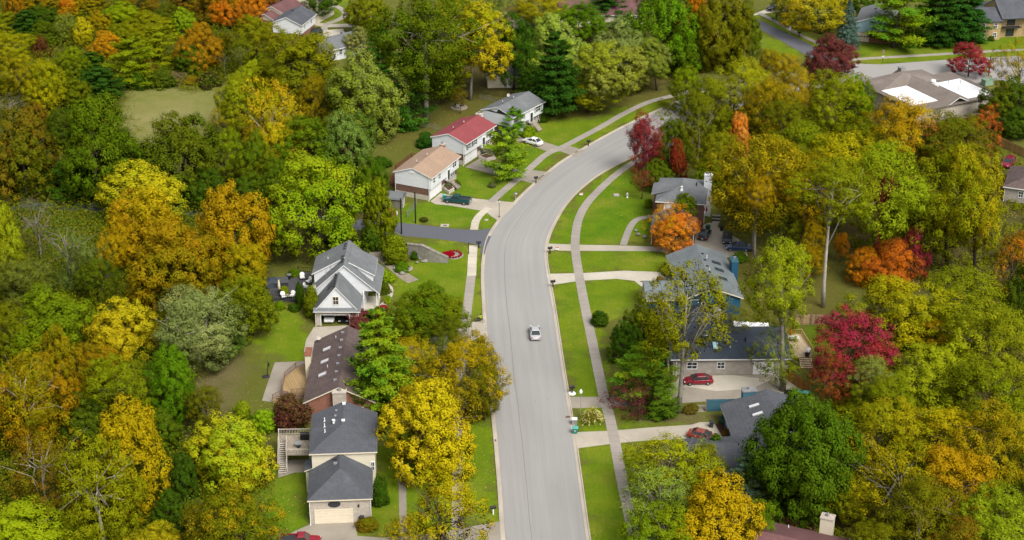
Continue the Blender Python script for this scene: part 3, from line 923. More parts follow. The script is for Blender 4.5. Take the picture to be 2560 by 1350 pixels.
# --- grey hip-roofed house in the left foreground
def rad(d): return math.radians(d)
p = G(778, 1310)
h = thing('hip_roofed_house', 'slate grey hip-roofed two-part house with beige garage door nearest the bottom edge', 'house', p, rad(3.8))
walls(h, 0, 8.2, 0, 7.2, 0, 4.15, M['tan_brick'])
roof(h, hip_polys(0, 8.2, 0, 7.25, 4.15, 6.55, True, False, run=3.9), M['sh_slate'], name='garage_roof', fascia=M['cream'])
garage_door(h, 's', 3.15, 0, 5.0, 2.15, M['cream'])
b = MB(); b.lathe([(0.01, 0), (0.86, 0), (0.86, 0.07), (0.01, 0.07)], (0, 0, 0), 20)
q = b.build('fan_ornament', M['dark'], h, (3.3, -0.01, 3.15)); q.rotation_euler = (PI / 2, 0, 0); q.scale = (1, 0.62, 1)
b = MB(); b.box((6.6, -0.08, 2.75), (0.22, 0.16, 0.34)); b.build('wall_lamp', M['black'], h)
walls(h, 0.1, 8.9, 7.3, 17.4, 0, 7.0, M['cream_siding'], name='main_wall')
roof(h, hip_polys(0.1, 8.9, 7.3, 17.4, 7.0, 8.9, True, False, run=4.75), M['sh_slate'], name='main_roof', fascia=M['cream'])
for x, y, z in ((3.4, 13.2, 8.35), (3.4, 14.6, 8.35), (3.5, 16.0, 8.4)): box_vent(h, x, y, z, M['metal'])
for x, y, z in ((1.9, 11.2, 7.85), (1.8, 12.7, 7.85), (1.75, 14.3, 7.85)): pipe_vent(h, x, y, z, 0.5, 0.08)
box_vent(h, 4.5, 12.3, 8.95, M['white']); box_vent(h, 4.5, 17.0, 9.0, M['white'])
box_vent(h, 3.45, 5.2, 6.3, M['metal']); box_vent(h, 3.45, 6.3, 6.45, M['dark'])
b = MB(); b.lathe([(0.16, 0), (0.16, 0.5), (0.24, 0.52), (0.24, 0.6), (0.02, 0.66)], (3.1, 12.6, 8.4), 10); b.build('flue', M['white'], h)
downspout(h, 8.25, -0.1, 4.0, M['white']); downspout(h, -0.06, -0.1, 4.0, M['white'])
window(h, 's', 8.55, 7.28, 4.4, 0.5, 1.4)
mb = MB(); mb.prism([(0.1, 7.6), (-0.9, 8.0), (-0.9, 10.0), (0.1, 10.4)], 0, 3.4); bay = mb.build('bay_window_box', M['cream_siding'], h)
roof(h, [[(0.12, 7.3, 4.3), (-1.1, 7.8, 3.6), (-1.1, 10.2, 3.6), (0.12, 10.7, 4.3)]], M['sh_slate'], name='bay_roof', fascia=M['cream'])

# --- brown-roofed brick ranch house behind it
p = (-31.0, 223.1)
h = thing('brown_roofed_house', 'long brown-roofed red brick ranch house with three skylights and a tan end chimney', 'house', p, rad(0.8))
walls(h, 0, 10.0, 0, 19.0, 0, 3.75, M['red_brick'], 6.15)
roof(h, gable_polys(0, 10.0, 0, 19.0, 3.75, 6.2, 'y', 0.5, 0.35), M['sh_brown'], fascia=M['cream'])
chimney(h, 5.1, -0.55, 2.0, 1.1, 0, 5.6, M['tan_brick'], capmat=M['foundation'])
chimney(h, -0.85, 13.2, 0.9, 2.6, 0, 4.9, M['cream_siding'], flue=False, capmat=M['red_brick'])
for i in range(7): box_vent(h, 4.25, 2.4 + i * 2.55, 5.92, M['metal'])
for y in (6.0, 10.2, 14.2): skylight(h, 2.0, y, 4.86, 1.25, 0.75, -math.atan2(2.4, 5), M['skylight'])
for x, y in ((2.6, 8.0), (3.2, 17.0)): pipe_vent(h, x, y, 3.85 + x * 0.46, 0.45, 0.055)
dish(h, 0.3, 18.4, 4.1)
downspout(h, -0.1, -0.12, 3.4)
window(h, 'w', 8.5, 0, 1.9, 1.8, 1.3); window(h, 's', 8.0, 0, 2.0, 1.2, 1.2)
door(h, 'w', 11.0, 0, 0.8, 1.7, 2.1, M['glass'])

# --- white gabled house with the open garage
p = G(792, 814)
h = thing('gabled_house', 'white steep-gabled house with grey roof and open two-car garage', 'house', p, rad(-0.5))
gw, gd = 7.0, 5.6
mb = MB()                                    # garage walls with the door opening left open
for x0, x1 in ((0, 0.75), (5.55, gw)): mb.box(((x0 + x1) / 2, 0.15, 1.55), (x1 - x0, 0.3, 3.1))
mb.box((3.15, 0.15, 2.62), (4.8, 0.3, 0.96))
mb.box((0.15, gd / 2 + 0.15, 1.55), (0.3, gd - 0.3, 3.1)); mb.box((gw - 0.15, gd / 2 + 0.15, 1.55), (0.3, gd - 0.3, 3.1))
mb.build('garage_wall', M['tan_brick'], h)
mb = MB(); mb.box((3.15, -0.03, 2.08), (5.0, 0.1, 0.14))
for x in (0.72, 5.58): mb.box((x, -0.03, 1.0), (0.14, 0.1, 2.0))
mb.build('garage_door_frame', M['white'], h)
mb = MB(); mb.add([(0.0, -0.02, 3.1), (gw, -0.02, 3.1), (gw / 2, -0.02, 7.15), (0.0, 0.2, 3.1), (gw, 0.2, 3.1), (gw / 2, 0.2, 7.15)], [(0, 1, 2), (3, 5, 4), (0, 2, 5, 3), (1, 4, 5, 2), (0, 3, 4, 1)])
mb.build('gable_wall', M['white_siding'], h)
roof(h, gable_polys(0, gw, 0, gd + 0.4, 3.15, 7.3, 'y', 0.42, 0.3), M['sh_grey'], name='garage_roof')
roof(h, [[(-0.4, -0.75, 2.95), (gw + 0.4, -0.75, 2.95), (gw + 0.4, 0.02, 3.35), (-0.4, 0.02, 3.35)]], M['sh_grey'], t=0.14, name='pent_roof')
window(h, 's', 3.4, -0.02, 4.75, 0.95, 1.45, M['cream'])
for i in range(5): box_vent(h, 3.05, 0.8 + i * 1.05, 7.02, M['dark'])
for y in (2.6, 3.6): skylight(h, 2.2, y, 5.75, 0.9, 0.28, -math.atan2(4.1, 3.5), M['skylight_dark'])
X0, X1, Y0, Y1 = -1.2, 9.9, 5.7, 15.2
mb = MB(); mb.prism([(X0, Y0), (7.6, Y0), (7.6, Y1), (X0, Y1)], 0, 3.7)
xm = (X0 + X1) / 2
mb.add([(X0, Y0, 3.65), (X1, Y0, 3.65), (xm, Y0, 8.5), (X0, Y1, 3.65), (X1, Y1, 3.65), (xm, Y1, 8.5)], [(0, 1, 2), (3, 5, 4), (0, 2, 5, 3), (1, 4, 5, 2), (0, 3, 4, 1)])
mb.build('main_wall', M['white_siding'], h)
roof(h, gable_polys(X0, X1, Y0, Y1, 3.65, 8.65, 'y', 0.4, 0.35), M['sh_grey'], name='main_roof')
# shed dormers
yd0, yd1 = 8.6, 15.35
roof(h, [[(X0 - 0.35, yd0 - 0.3, 5.55), (xm, yd0 - 0.3, 8.72), (xm, yd1, 8.72), (X0 - 0.35, yd1, 5.55)]], M['sh_grey'], name='dormer_roof')
mb = MB(); mb.add([(X0 + 0.05, yd0, 3.7), (X0 + 0.05, yd0, 5.55), (xm, yd0, 8.55), (X0 + 0.05, yd1 - 0.2, 3.7), (X0 + 0.05, yd1 - 0.2, 5.55), (xm, yd1 - 0.2, 8.55)], [(0, 2, 1), (3, 4, 5), (0, 1, 4, 3), (1, 2, 5, 4)])
mb.build('dormer_wall', M['white_siding'], h)
ye0, ye1 = 7.7, 14.2
roof(h, [[(X1 - 0.5, ye0 - 0.3, 5.75), (X1 - 0.5, ye1, 5.75), (xm + 0.6, ye1, 8.25), (xm + 0.6, ye0 - 0.3, 8.25)]], M['sh_grey'], name='dormer_roof')
mb = MB(); mb.add([(X1 - 0.9, ye0, 3.6), (X1 - 0.9, ye0, 5.85), (xm + 0.9, ye0, 8.0), (X1 - 0.9, ye1 - 0.2, 3.6), (X1 - 0.9, ye1 - 0.2, 5.85), (xm + 0.9, ye1 - 0.2, 8.0)], [(0, 1, 2), (3, 5, 4), (0, 3, 4, 1), (1, 4, 5, 2)])
mb.build('dormer_wall', M['white_siding'], h)
for y in (7.2, 8.2, 9.2, 12.2, 13.2, 14.2): box_vent(h, xm - 0.45, y, 8.5, M['dark'])
for x, y in ((1.1, 7.0), (1.9, 7.6)): pipe_vent(h, x, y, 3.65 + (x - X0) * 0.9, 1.1, 0.07, M['metal'])
pipe_vent(h, 1.0, 11.5, 6.9, 0.4)
dish(h, -0.9, 5.6, 3.9)
for x, y in ((9.7, 5.9), (9.7, 10.0), (7.5, 5.6)):
    mb = MB(); mb.bar((x, y, 0), (x, y, 3.6), 0.2); mb.build('porch_post', M['white'], h)
mb = MB(); mb.box((8.75, 8.0, 0.16), (2.3, 5.0, 0.32)); mb.build('porch_floor', M['drive_pale'], h)
door(h, 'e', 8.5, 7.6, 0.32, 1.0, 2.1, M['dark']); window(h, 'e', 11.5, 7.6, 1.8, 1.5, 1.4)
downspout(h, -0.1, -0.1, 3.1); downspout(h, gw + 0.08, -0.1, 3.1)

# --- three bi-level houses on the bend
def bilevel(name, label, org, rz, w, L, roofmat, shut, doorx):
    h = thing(name, label, 'house', org, rz, 'white bi-level houses along the bend')
    zb, zf, ze, zr = 2.45, 1.05, 5.05, 6.4
    mb = MB(); mb.prism([(0.05, 0.05), (w - 0.55, 0.05), (w - 0.55, L - 0.05), (0.05, L - 0.05)], 0, zf); mb.build('foundation', M['foundation'], h)
    mb = MB(); mb.prism([(0.04, 0.04), (w - 0.5, 0.04), (w - 0.5, L - 0.04), (0.04, L - 0.04)], zf, zb); mb.build('brick_wall', M['brown_brick'], h)
    walls(h, 0, w, 0, L, zb, ze, M['white_siding'], zr, name='upper_wall')
    roof(h, gable_polys(0, w, 0, L, ze, zr, 'y', 0.45, 0.25), roofmat)
    for k, y in enumerate((1.4, 3.7)):
        window(h, 'e', y, w, 3.95, 1.0, 1.25, shutters=shut)
    window(h, 'e', L - 2.0, w, 3.95, 1.7, 1.3, shutters=shut, mull=1)
    mb = MB(); mb.box((w + 0.02 - 0.5, doorx, 3.35), (1.1, 1.5, 3.3)); mb.build('entry_bay', M['white_siding'], h)
    door(h, 'e', doorx, w + 0.08, 1.75, 0.95, 2.05, M['dark'])
    for y in (1.7, 4.2): garage_door(h, 'e', y, w - 0.5, 2.2, 2.1, M['white'])
    window(h, 'e', L - 2.0, w - 0.5, 1.75, 1.7, 0.9)
    for x, y in ((w * 0.36, L * 0.3), (w * 0.4, L * 0.62)): pipe_vent(h, x, y, zr - 0.3, 0.45, 0.07)
    for y in (0.25, 0.55): box_vent(h, w * 0.44, L * y, zr - 0.05, roofmat)
    downspout(h, w - 0.35, -0.08, ze); downspout(h, -0.08, 0.05, ze)
    mb = MB()
    for k in range(5): mb.box((w + 0.9 + k * 0.34, doorx, 1.55 - k * 0.3), (0.36, 1.4, 0.3))
    mb.box((w + 0.35, doorx, 1.6), (0.8, 1.5, 0.3))
    mb.build('steps', M['drive_old'], h)
    return h
hA = bilevel('bilevel_house', 'white bi-level house with tan roof, nearest the dark side road', (-22.89, 310.0), rad(-24.5), 7.75, 12.4, M['sh_tan'], None, 7.6)
hB = bilevel('bilevel_house', 'white bi-level house with red roof, second in the row', (-16.35, 328.6), rad(-29.0), 7.8, 12.0, M['sh_red'], M['dark'], 7.3)
hC = bilevel('bilevel_house', 'white bi-level house with grey roof and torn dark gable, farthest of the row', (-6.3, 344.4), rad(-35.0), 7.8, 11.6, M['sh_grey'], M['metal'], 7.0)
chimney(hA, 3.9, 12.9, 1.0, 0.8, 0, 6.6, M['red_brick'])
chimney(hB, 3.9, 12.5, 1.3, 0.8, 0, 6.5, M['white_siding'])
mb = MB(); mb.add([(0.9, -0.03, 4.95), (7.4, -0.03, 5.0), (4.3, -0.03, 6.05), (3.7, -0.03, 5.2), (2.2, -0.03, 5.35), (0.9, -0.02, 4.9), (7.4, -0.02, 4.95), (4.3, -0.02, 6.0), (3.7, -0.02, 5.15), (2.2, -0.02, 5.3)], [(0, 1, 3, 4), (1, 2, 3)])
mb.build('torn_gable_patch', M['dark'], hC)
dish(hC, 1.2, 8.0, 5.5)
mb = MB(); mb.box((3.7, -0.03, 5.45), (1.1, 0.08, 0.5)); mb.build('gable_vent', M['cushion'], hA)

# --- brick house with white chimney on the right of the bend
p = G(1629, 609)
h = thing('hip_and_gable_brick_house', 'brown brick two-storey house with grey roof and tall white chimney', 'house', p, rad(-9))
walls(h, 0, 7.6, 0, 7.0, 0, 3.0, M['brown_brick'], 4.9, name='garage_wall')
roof(h, gable_polys(0, 7.6, 0, 7.4, 3.0, 5.0, 'y', 0.4, 0.3), M['sh_grey'], name='garage_roof')
walls(h, 0.3, 9.0, 6.9, 17.6, 0, 5.85, M['brown_brick'], name='main_wall')
roof(h, hip_polys(0.3, 9.0, 6.9, 17.6, 5.85, 7.75, True, True, 0.4, run=4.3), M['sh_grey'], name='main_roof')
mb = MB(); mb.box((3.2, 6.86, 4.6), (3.4, 0.08, 2.2)); mb.build('siding_panel', M['white'], h)
walls(h, -0.7, 2.0, 9.8, 14.6, 0, 5.85, M['brown_brick'], name='wing_wall')
roof(h, [[(-1.1, 9.4, 5.75), (-1.1, 15.0, 5.75), (3.2, 15.0, 7.1), (3.2, 9.4, 7.1)]], M['sh_grey'], name='wing_roof', fascia=M['sh_grey'], t=0.12)
chimney(h, 9.3, 14.5, 1.5, 1.0, 0, 8.4, M['white_siding'], capmat=M['white'])
pipe_vent(h, 7.2, 13.0, 6.75, 0.6, 0.1, M['black'])
b = MB(); b.lathe([(0.35, 0), (0.2, 0.5), (0.16, 0.55), (0.16, 0.8), (0.26, 0.82), (0.02, 0.95)], (4.6, 9.4, 7.0), 10); b.build('flue', M['white'], h)
downspout(h, 1.6, 6.8, 5.7); downspout(h, -0.06, -0.1, 2.9); downspout(h, 7.66, -0.1, 2.9)
window(h, 'e', 9.5, 9.0, 4.5, 1.0, 1.2); window(h, 'e', 12.5, 9.0, 4.5, 1.0, 1.2); door(h, 'e', 10.8, 9.0, 0, 1.6, 2.1, M['glass'])
window(h, 'w', 11.2, -0.7, 4.4, 1.0, 1.3); window(h, 'w', 13.0, -0.7, 4.4, 1.0, 1.3); door(h, 'w', 8.6, 0.3, 0.1, 1.0, 2.1, M['dark'])
window(h, 's', 3.8, 0, 1.7, 1.4, 1.2)

# --- blue house
p = (29.1, 258.1)
h = thing('blue_house', 'dark blue house with pale grey gable roof, blue side chimney and skylights', 'house', p, rad(4.0))
walls(h, 0, 9.7, 0, 16.9, 0, 3.35, M['blue_siding'], 5.15)
roof(h, gable_polys(0, 9.7, 0, 16.9, 3.35, 5.2, 'y', 0.5, 0.45), M['sh_greyblue'], fascia=M['cream'])
walls(h, -6.0, 0.1, 0.5, 7.2, 0, 3.25, M['blue_siding'], 4.75, 'x', name='wing_wall')
roof(h, gable_polys(-6.0, 2.4, 0.5, 7.2, 3.25, 4.8, 'x', 0.5, 0.45), M['sh_greyblue'], name='wing_roof', fascia=M['cream'])
chimney(h, 10.4, 10.3, 1.1, 2.2, 0, 5.3, M['blue_siding'], flue=True, capmat=M['teal_siding'])
for y in (3.4, 6.2, 8.6, 11.0, 13.6): box_vent(h, 5.35, y, 5.0, M['black'])
for y in (5.2, 8.6, 11.4): skylight(h, 7.5, y, 4.22, 1.5, 0.8, math.atan2(1.8, 4.85), M['skylight_dark'])
for x, y in ((6.0, 12.6), (5.6, 7.4)): pipe_vent(h, x, y, 4.8, 0.5)
window(h, 's', -3.2, 0.5, 1.9, 1.6, 1.2); window(h, 's', 3.0, 0, 1.9, 1.2, 1.2)
for y in (1.4, 6.3):
    mb = MB(); mb.bar((-6.05, y, 0), (-6.05, y, 3.1), 0.22); mb.build('corner_post', M['cream'], h)
garage_door(h, 'w', 3.9, -6.0, 4.0, 2.2, M['cream'])

# --- dark slate-roofed ranch with the red car in front
p = (25.6, 237.7)
h = thing('slate_roofed_house', 'beige brick ranch house under a dark blue-grey roof with one pale blue skylight', 'house', p, rad(0.8))
walls(h, 0, 18.3, 0, 9.9, 0, 3.2, M['grey_brick'], 4.3, 'x')
roof(h, gable_polys(0, 18.3, 0, 9.9, 3.2, 4.45, 'x', 0.6, 0.5), M['sh_dark'])
walls(h, 1.0, 10.5, 9.9, 15.5, 0, 3.1, M['grey_brick'], 4.4, name='wing_wall')
roof(h, gable_polys(1.0, 10.5, 5.2, 15.5, 3.1, 4.6, 'y', 0.5, 0.4), M['sh_dark'], name='wing_roof')
garage_door(h, 's', 14.4, 0, 3.0, 2.15, M['white'])
window(h, 's', 3.0, 0, 1.7, 1.6, 1.2); window(h, 's', 7.6, 0, 1.7, 1.2, 1.2)
skylight(h, 6.9, 2.3, 3.95, 0.75, 1.5, math.atan2(1.25, 4.95), M['skylight_blue'], 'x')
pipe_vent(h, 11.8, 3.4, 4.0, 0.9, 0.12, M['black']); pipe_vent(h, 9.2, 2.0, 3.65, 0.35); 
chimney(h, 8.2, 11.5, 1.0, 1.0, 3.5, 5.6, M['cushion'], capmat=M['white'])
downspout(h, 0.5, -0.1, 3.1)
mb = MB()
for y in (1.0, 3.0): mb.bar((-0.6, y, 0), (-0.6, y, 3.0), 0.16)
mb.build('porch_post', M['white'], h)

# --- grey L-shaped house with blue siding
p = (33.6, 204.6)
h = thing('ell_shaped_house', 'charcoal-roofed L-shaped house with teal siding, white eaves and two skylights', 'house', p, rad(5.0))
walls(h, 0, 12.8, 0, 18.6, 0, 3.05, M['teal_siding'], 5.1)
roof(h, gable_polys(0, 12.8, 0, 18.6, 3.05, 5.15, 'y', 0.55, 0.45), M['sh_slate'])
walls(h, -7.6, 0.1, 0.6, 9.4, 0, 3.0, M['teal_siding'], 4.7, 'x', name='wing_wall')
roof(h, gable_polys(-7.6, 3.2, 0.6, 9.4, 3.0, 4.85, 'x', 0.5, 0.45), M['sh_slate'], name='wing_roof')
chimney(h, 3.9, 19.3, 2.1, 1.2, 0, 5.0, M['teal_siding'], capmat=M['metal'])
for y in (13.2, 15.6): skylight(h, 3.9, y, 4.4, 1.5, 0.5, -math.atan2(2.05, 6.4), M['skylight'])
window(h, 'w', 12.0, 0, 1.8, 1.4, 1.3); window(h, 'w', 15.5, 0, 1.8, 1.4, 1.3); door(h, 'w', 10.0, 0, 0, 1.0, 2.1, M['cream'])

# --- house cut by the bottom edge on the right
p = G(1925, 1302, 3.2)
h = thing('bottom_edge_house', 'dusty mauve-brown roofed house with tall cream chimney cut by the bottom edge', 'house', p, rad(-22.5))
walls(h, 0, 13.0, -11.5, -0.4, 0, 3.2, M['cream_siding'], 5.3, 'x')
roof(h, gable_polys(0, 13.0, -11.5, -0.4, 3.2, 5.35, 'x', 0.5, 0.4), M['sh_maroon'])
chimney(h, 7.6, 0.4, 1.7, 1.3, 0, 5.5, M['cream_siding'], capmat=M['tan_brick'])
for x in (2.8, 11.0): pipe_vent(h, x, -1.2, 3.5, 0.5)
window(h, 'n', 4.0, -0.4, 1.7, 1.4, 1.2)

# --- houses along the top and right edges
p = (96.3, 307.0)
h = thing('right_edge_house', 'brown hip-roofed house with pale walls cut by the right edge', 'house', p, rad(-22))
walls(h, 0, 13, 0, 10.5, 0, 3.3, M['grey_brick'])
roof(h, hip_polys(0, 13, 0, 10.5, 3.3, 6.0, True, True, 0.5, run=5.5), M['sh_brown'])
for i in range(4): box_vent(h, 5.9 - i * 0.1, 3.6 + i * 0.9, 5.65, M['black'])
window(h, 's', 3, 0, 1.8); window(h, 's', 7, 0, 1.8); window(h, 'w', 5, 0, 1.8)
downspout(h, -0.1, -0.1, 3.2)

h = thing('flat_roofed_building', 'taupe-roofed low commercial building with two flat white roof panels', 'building', (81.63, 358.76), rad(27))
v = lambda a: -a
walls(h, -0.8, 21.6, -14.0, 2.2, 0, 3.9, M['tan_brick'])
mb = MB(); mb.box((10.4, -5.9, 4.05), (23.4, 17.2, 0.3)); mb.build('roof_slab', M['sh_taupe'], h)
roof(h, gable_polys(7.4, 13.1, -14.0, 6.0, 4.15, 5.5, 'y', 0.4, 0.5), M['sh_taupe'], name='ridge_roof')
roof(h, hip_polys(0.2, 17.0, -0.2, 6.6, 4.1, 6.0, True, True, 0.6, run=3.6), M['sh_taupe'], name='rear_roof')
walls(h, 0.2, 17.0, 2.1, 6.6, 0, 4.0, M['tan_brick'], name='rear_wall')
for x0, y0, y1 in ((0.0, -11.2, -0.6), (13.7, -13.2, -2.2)):
    mb = MB(); mb.prism([(x0, y0), (x0 + 7.0, y0), (x0 + 7.0, y1), (x0, y1)], 4.2, 4.28); mb.build('flat_roof_panel', M['white_membrane'], h)
mb = MB(); mb.box((9.4, 4.5, 6.1), (1.2, 1.2, 0.9)); mb.box((9.4, 4.5, 6.6), (1.4, 1.4, 0.12)); mb.build('roof_unit', M['metal'], h)
for x, y in ((12.4, -3.0), (11.6, -5.0)):
    mb = MB(); mb.lathe([(0.55, 0), (0.5, 0.6), (0.65, 0.62), (0.5, 0.95), (0.05, 1.05)], (x, y, 4.6), 12); mb.build('roof_fan', M['white'], h)
for x, y in ((15.5, -8.0), (18.5, -5.0), (16.0, -4.0)): pipe_vent(h, x, y, 4.25, 1.0, 0.09, M['metal'])

h = thing('apartment_block', 'tan brick apartment block with dark grey roof and shaded balconies in the top right corner', 'building', (115.3, 406.2), rad(8))
walls(h, 0, 5.8, 0, 9, 0, 5.0, M['yellow_brick'], 6.9, 'x')
roof(h, gable_polys(0, 5.8, 0, 9, 5.0, 7.0, 'x', 0.5, 0.4), M['sh_slate'], fascia=M['dark'])
for x in (1.3, 4.4):
    for z in (1.2, 3.7): window(h, 's', x, 0, z, 0.9, 1.3)
walls(h, 5.8, 34, 1.6, 11, 0, 5.6, M['yellow_brick'], 8.4, 'x', name='main_wall')
roof(h, gable_polys(6.2, 34, 0.4, 11, 5.6, 8.5, 'x', 0.6, 0.4), M['sh_slate'], name='main_roof', fascia=M['dark'])
for i in range(4):
    x = 9.0 + i * 6.4
    mb = MB(); mb.box((x, 0.9, 2.75), (4.6, 1.4, 0.16)); mb.build('balcony_floor', M['dark'], h)
    mb = MB(); mb.box((x, 0.2, 3.75), (4.6, 0.06, 0.08))
    for k in range(12): mb.bar((x - 2.2 + k * 0.4, 0.2, 2.8), (x - 2.2 + k * 0.4, 0.2, 3.75), 0.04)
    mb.build('balcony_railing', M['black'], h)
    for z in (1.3, 4.1): window(h, 's', x, 1.6, z, 2.0, 2.0, M['dark'])

def small_house(name, label, org, rz, w, L, wall, gable, roofm, ze=5.0, zr=6.6, low=None):
    h = thing(name, label, 'house', org, rz)
    walls(h, 0, w, 0, L, 2.4 if low else 0, ze, wall, zr, gmat=gable)
    if low: walls(h, 0.2, w - 0.2, 0.05, L - 0.05, 0, 2.45, low, name='lower_wall')
    roof(h, gable_polys(0, w, 0, L, ze, zr, 'y', 0.45, 0.3), roofm)
    for y in (L * 0.25, L * 0.7):
        window(h, 'e', y, w, ze - 1.2); window(h, 'w', y, 0, ze - 1.2)
    box_vent(h, w * 0.42, L * 0.6, zr - 0.1)
    return h
h = small_house('pale_blue_house', 'pale blue house with grey roof behind the blue spruce', (85.0, 406.0), rad(-18), 8.5, 12, M['light_blue_siding'], M['light_blue_siding'], M['sh_grey'], low=M['red_brick'])
garage_door(h, 's', 1.9, 0.05, 2.6, 2.1, M['cream'], True); window(h, 's', 5.4, 0, 3.9)
h = small_house('maroon_roofed_house', 'maroon-roofed cream house with brick gable end at the top edge', (-64.0, 417.0), rad(-24), 8.2, 9, M['cream_siding'], M['cream_siding'], M['sh_maroon'], 4.2, 6.0, M['red_brick'])
walls(h, 0.3, 7.4, -3.4, 0.1, 0, 3.4, M['red_brick'], 4.9, name='front_wall', gmat=M['cream_siding']); roof(h, gable_polys(0.3, 7.4, -3.4, 0, 3.4, 5.0), M['sh_maroon'], name='front_roof')
walls(h, 3.0, 12, 9, 17, 0, 7.2, M['cream_siding'], 8.8, name='tall_wall'); roof(h, gable_polys(3.0, 12, 9, 17, 7.2, 8.9), M['sh_maroon'], name='tall_roof')
h = small_house('white_gable_house', 'white gabled house with dark grey roof and brick base at top left', (-59.0, 405.5), rad(-16), 7.4, 9.5, M['white_siding'], M['white_siding'], M['sh_slate'], 5.0, 6.6, M['red_brick'])
h = small_house('grey_roofed_cottage', 'small pale house under a plain grey roof, partly hidden by a lime green crown', (-47.5, 396.5), rad(-52), 7.5, 9.0, M['white_siding'], M['white_siding'], M['sh_grey'], 3.1, 4.9)
h = small_house('top_edge_house', 'wide brown-roofed house behind the dark pine at the top edge', (34.0, 418.0), rad(92), 9, 22, M['cream_siding'], M['cream_siding'], M['sh_maroon'], 3.2, 5.4)
h = small_house('half_hidden_house', 'mauve-roofed house mostly hidden behind the yellow maple at the top edge', (-9.0, 414.0), rad(-35), 8, 10, M['cream_siding'], M['cream_siding'], M['sh_maroon'], 3.2, 5.0)
h = thing('cream_outbuilding', 'low cream outbuilding behind the yellow maple trunks', 'building', (-5.6, 371.6), rad(4))
walls(h, 0, 7.2, 0, 5.5, 0, 2.9, M['cream_siding'], 3.9, 'x'); roof(h, gable_polys(0, 7.2, 0, 5.5, 2.9, 4.0, 'x'), M['sh_grey']); door(h, 's', 5.0, 0, 0, 1.0, 2.1)
h = thing('garden_shed', 'small dark shed with rounded grey roof beside the tan-roofed house', 'shed', G(960, 519), rad(-12))
walls(h, 0, 3.6, 0, 2.6, 0, 2.0, M['fence_grey'])
mb = MB(); n = 8
mb.loft([[(x, 1.3 - 1.6 * math.cos(PI * k / n), 1.95 + 0.95 * math.sin(PI * k / n)) for k in range(n + 1)] for x in (-0.2, 3.8)]); mb.build('roof', M['sh_grey'], h)
door(h, 'e', 1.3, 3.6, 0, 0.9, 1.7, M['fence_wood'])
# ------------------------------------------------------------------ trees
def leaf_mesh(name, C, N, T, S, L, cv, lv, unit=False, cn=None):
    n = len(C)
    if unit:                      # fill the unit box
        C = C.copy(); rxy = np.quantile(np.hypot(C[:, 0], C[:, 1]), 0.975); lo, hi = np.quantile(C[:, 2], [0.008, 0.996])
        C[:, :2] /= rxy; C[:, 2] = (C[:, 2] - lo) / (hi - lo) * 2 - 1
    N = N / (np.linalg.norm(N, axis=1)[:, None] + 1e-9)
    B = np.cross(N, T); B /= (np.linalg.norm(B, axis=1)[:, None] + 1e-9)
    T = np.cross(B, N)
    V = np.stack([C + T * L[:, None], C + B * S[:, None] + N * (S * 0.25)[:, None], C - T * L[:, None], C - B * S[:, None] + N * (S * 0.25)[:, None]], 1).reshape(-1, 3)
    me = bpy.data.meshes.new(name)
    me.vertices.add(n * 4); me.vertices.foreach_set('co', V.astype(np.float32).ravel())
    me.loops.add(n * 4); me.loops.foreach_set('vertex_index', np.arange(n * 4))
    me.polygons.add(n); me.polygons.foreach_set('loop_start', np.arange(0, n * 4, 4)); me.polygons.foreach_set('loop_total', np.full(n, 4))
    me.update(calc_edges=True)
    for nm, a in (('cv', cv), ('lv', lv)):
        at = me.attributes.new(nm, 'FLOAT', 'FACE'); at.data.foreach_set('value', np.asarray(a, np.float32))
    cn = N if cn is None else cn / (np.linalg.norm(cn, axis=1)[:, None] + 1e-9)
    at = me.attributes.new('cn', 'FLOAT_VECTOR', 'FACE'); at.data.foreach_set('vector', np.asarray(cn, np.float32).ravel())
    me.materials.append(M['leaf'])
    return me

def fib(n):
    i = np.arange(n) + 0.5
    z = 1 - 2 * i / n; a = PI * (1 + 5 ** 0.5) * i
    r = np.sqrt(1 - z * z)
    return np.c_[r * np.cos(a), r * np.sin(a), z]

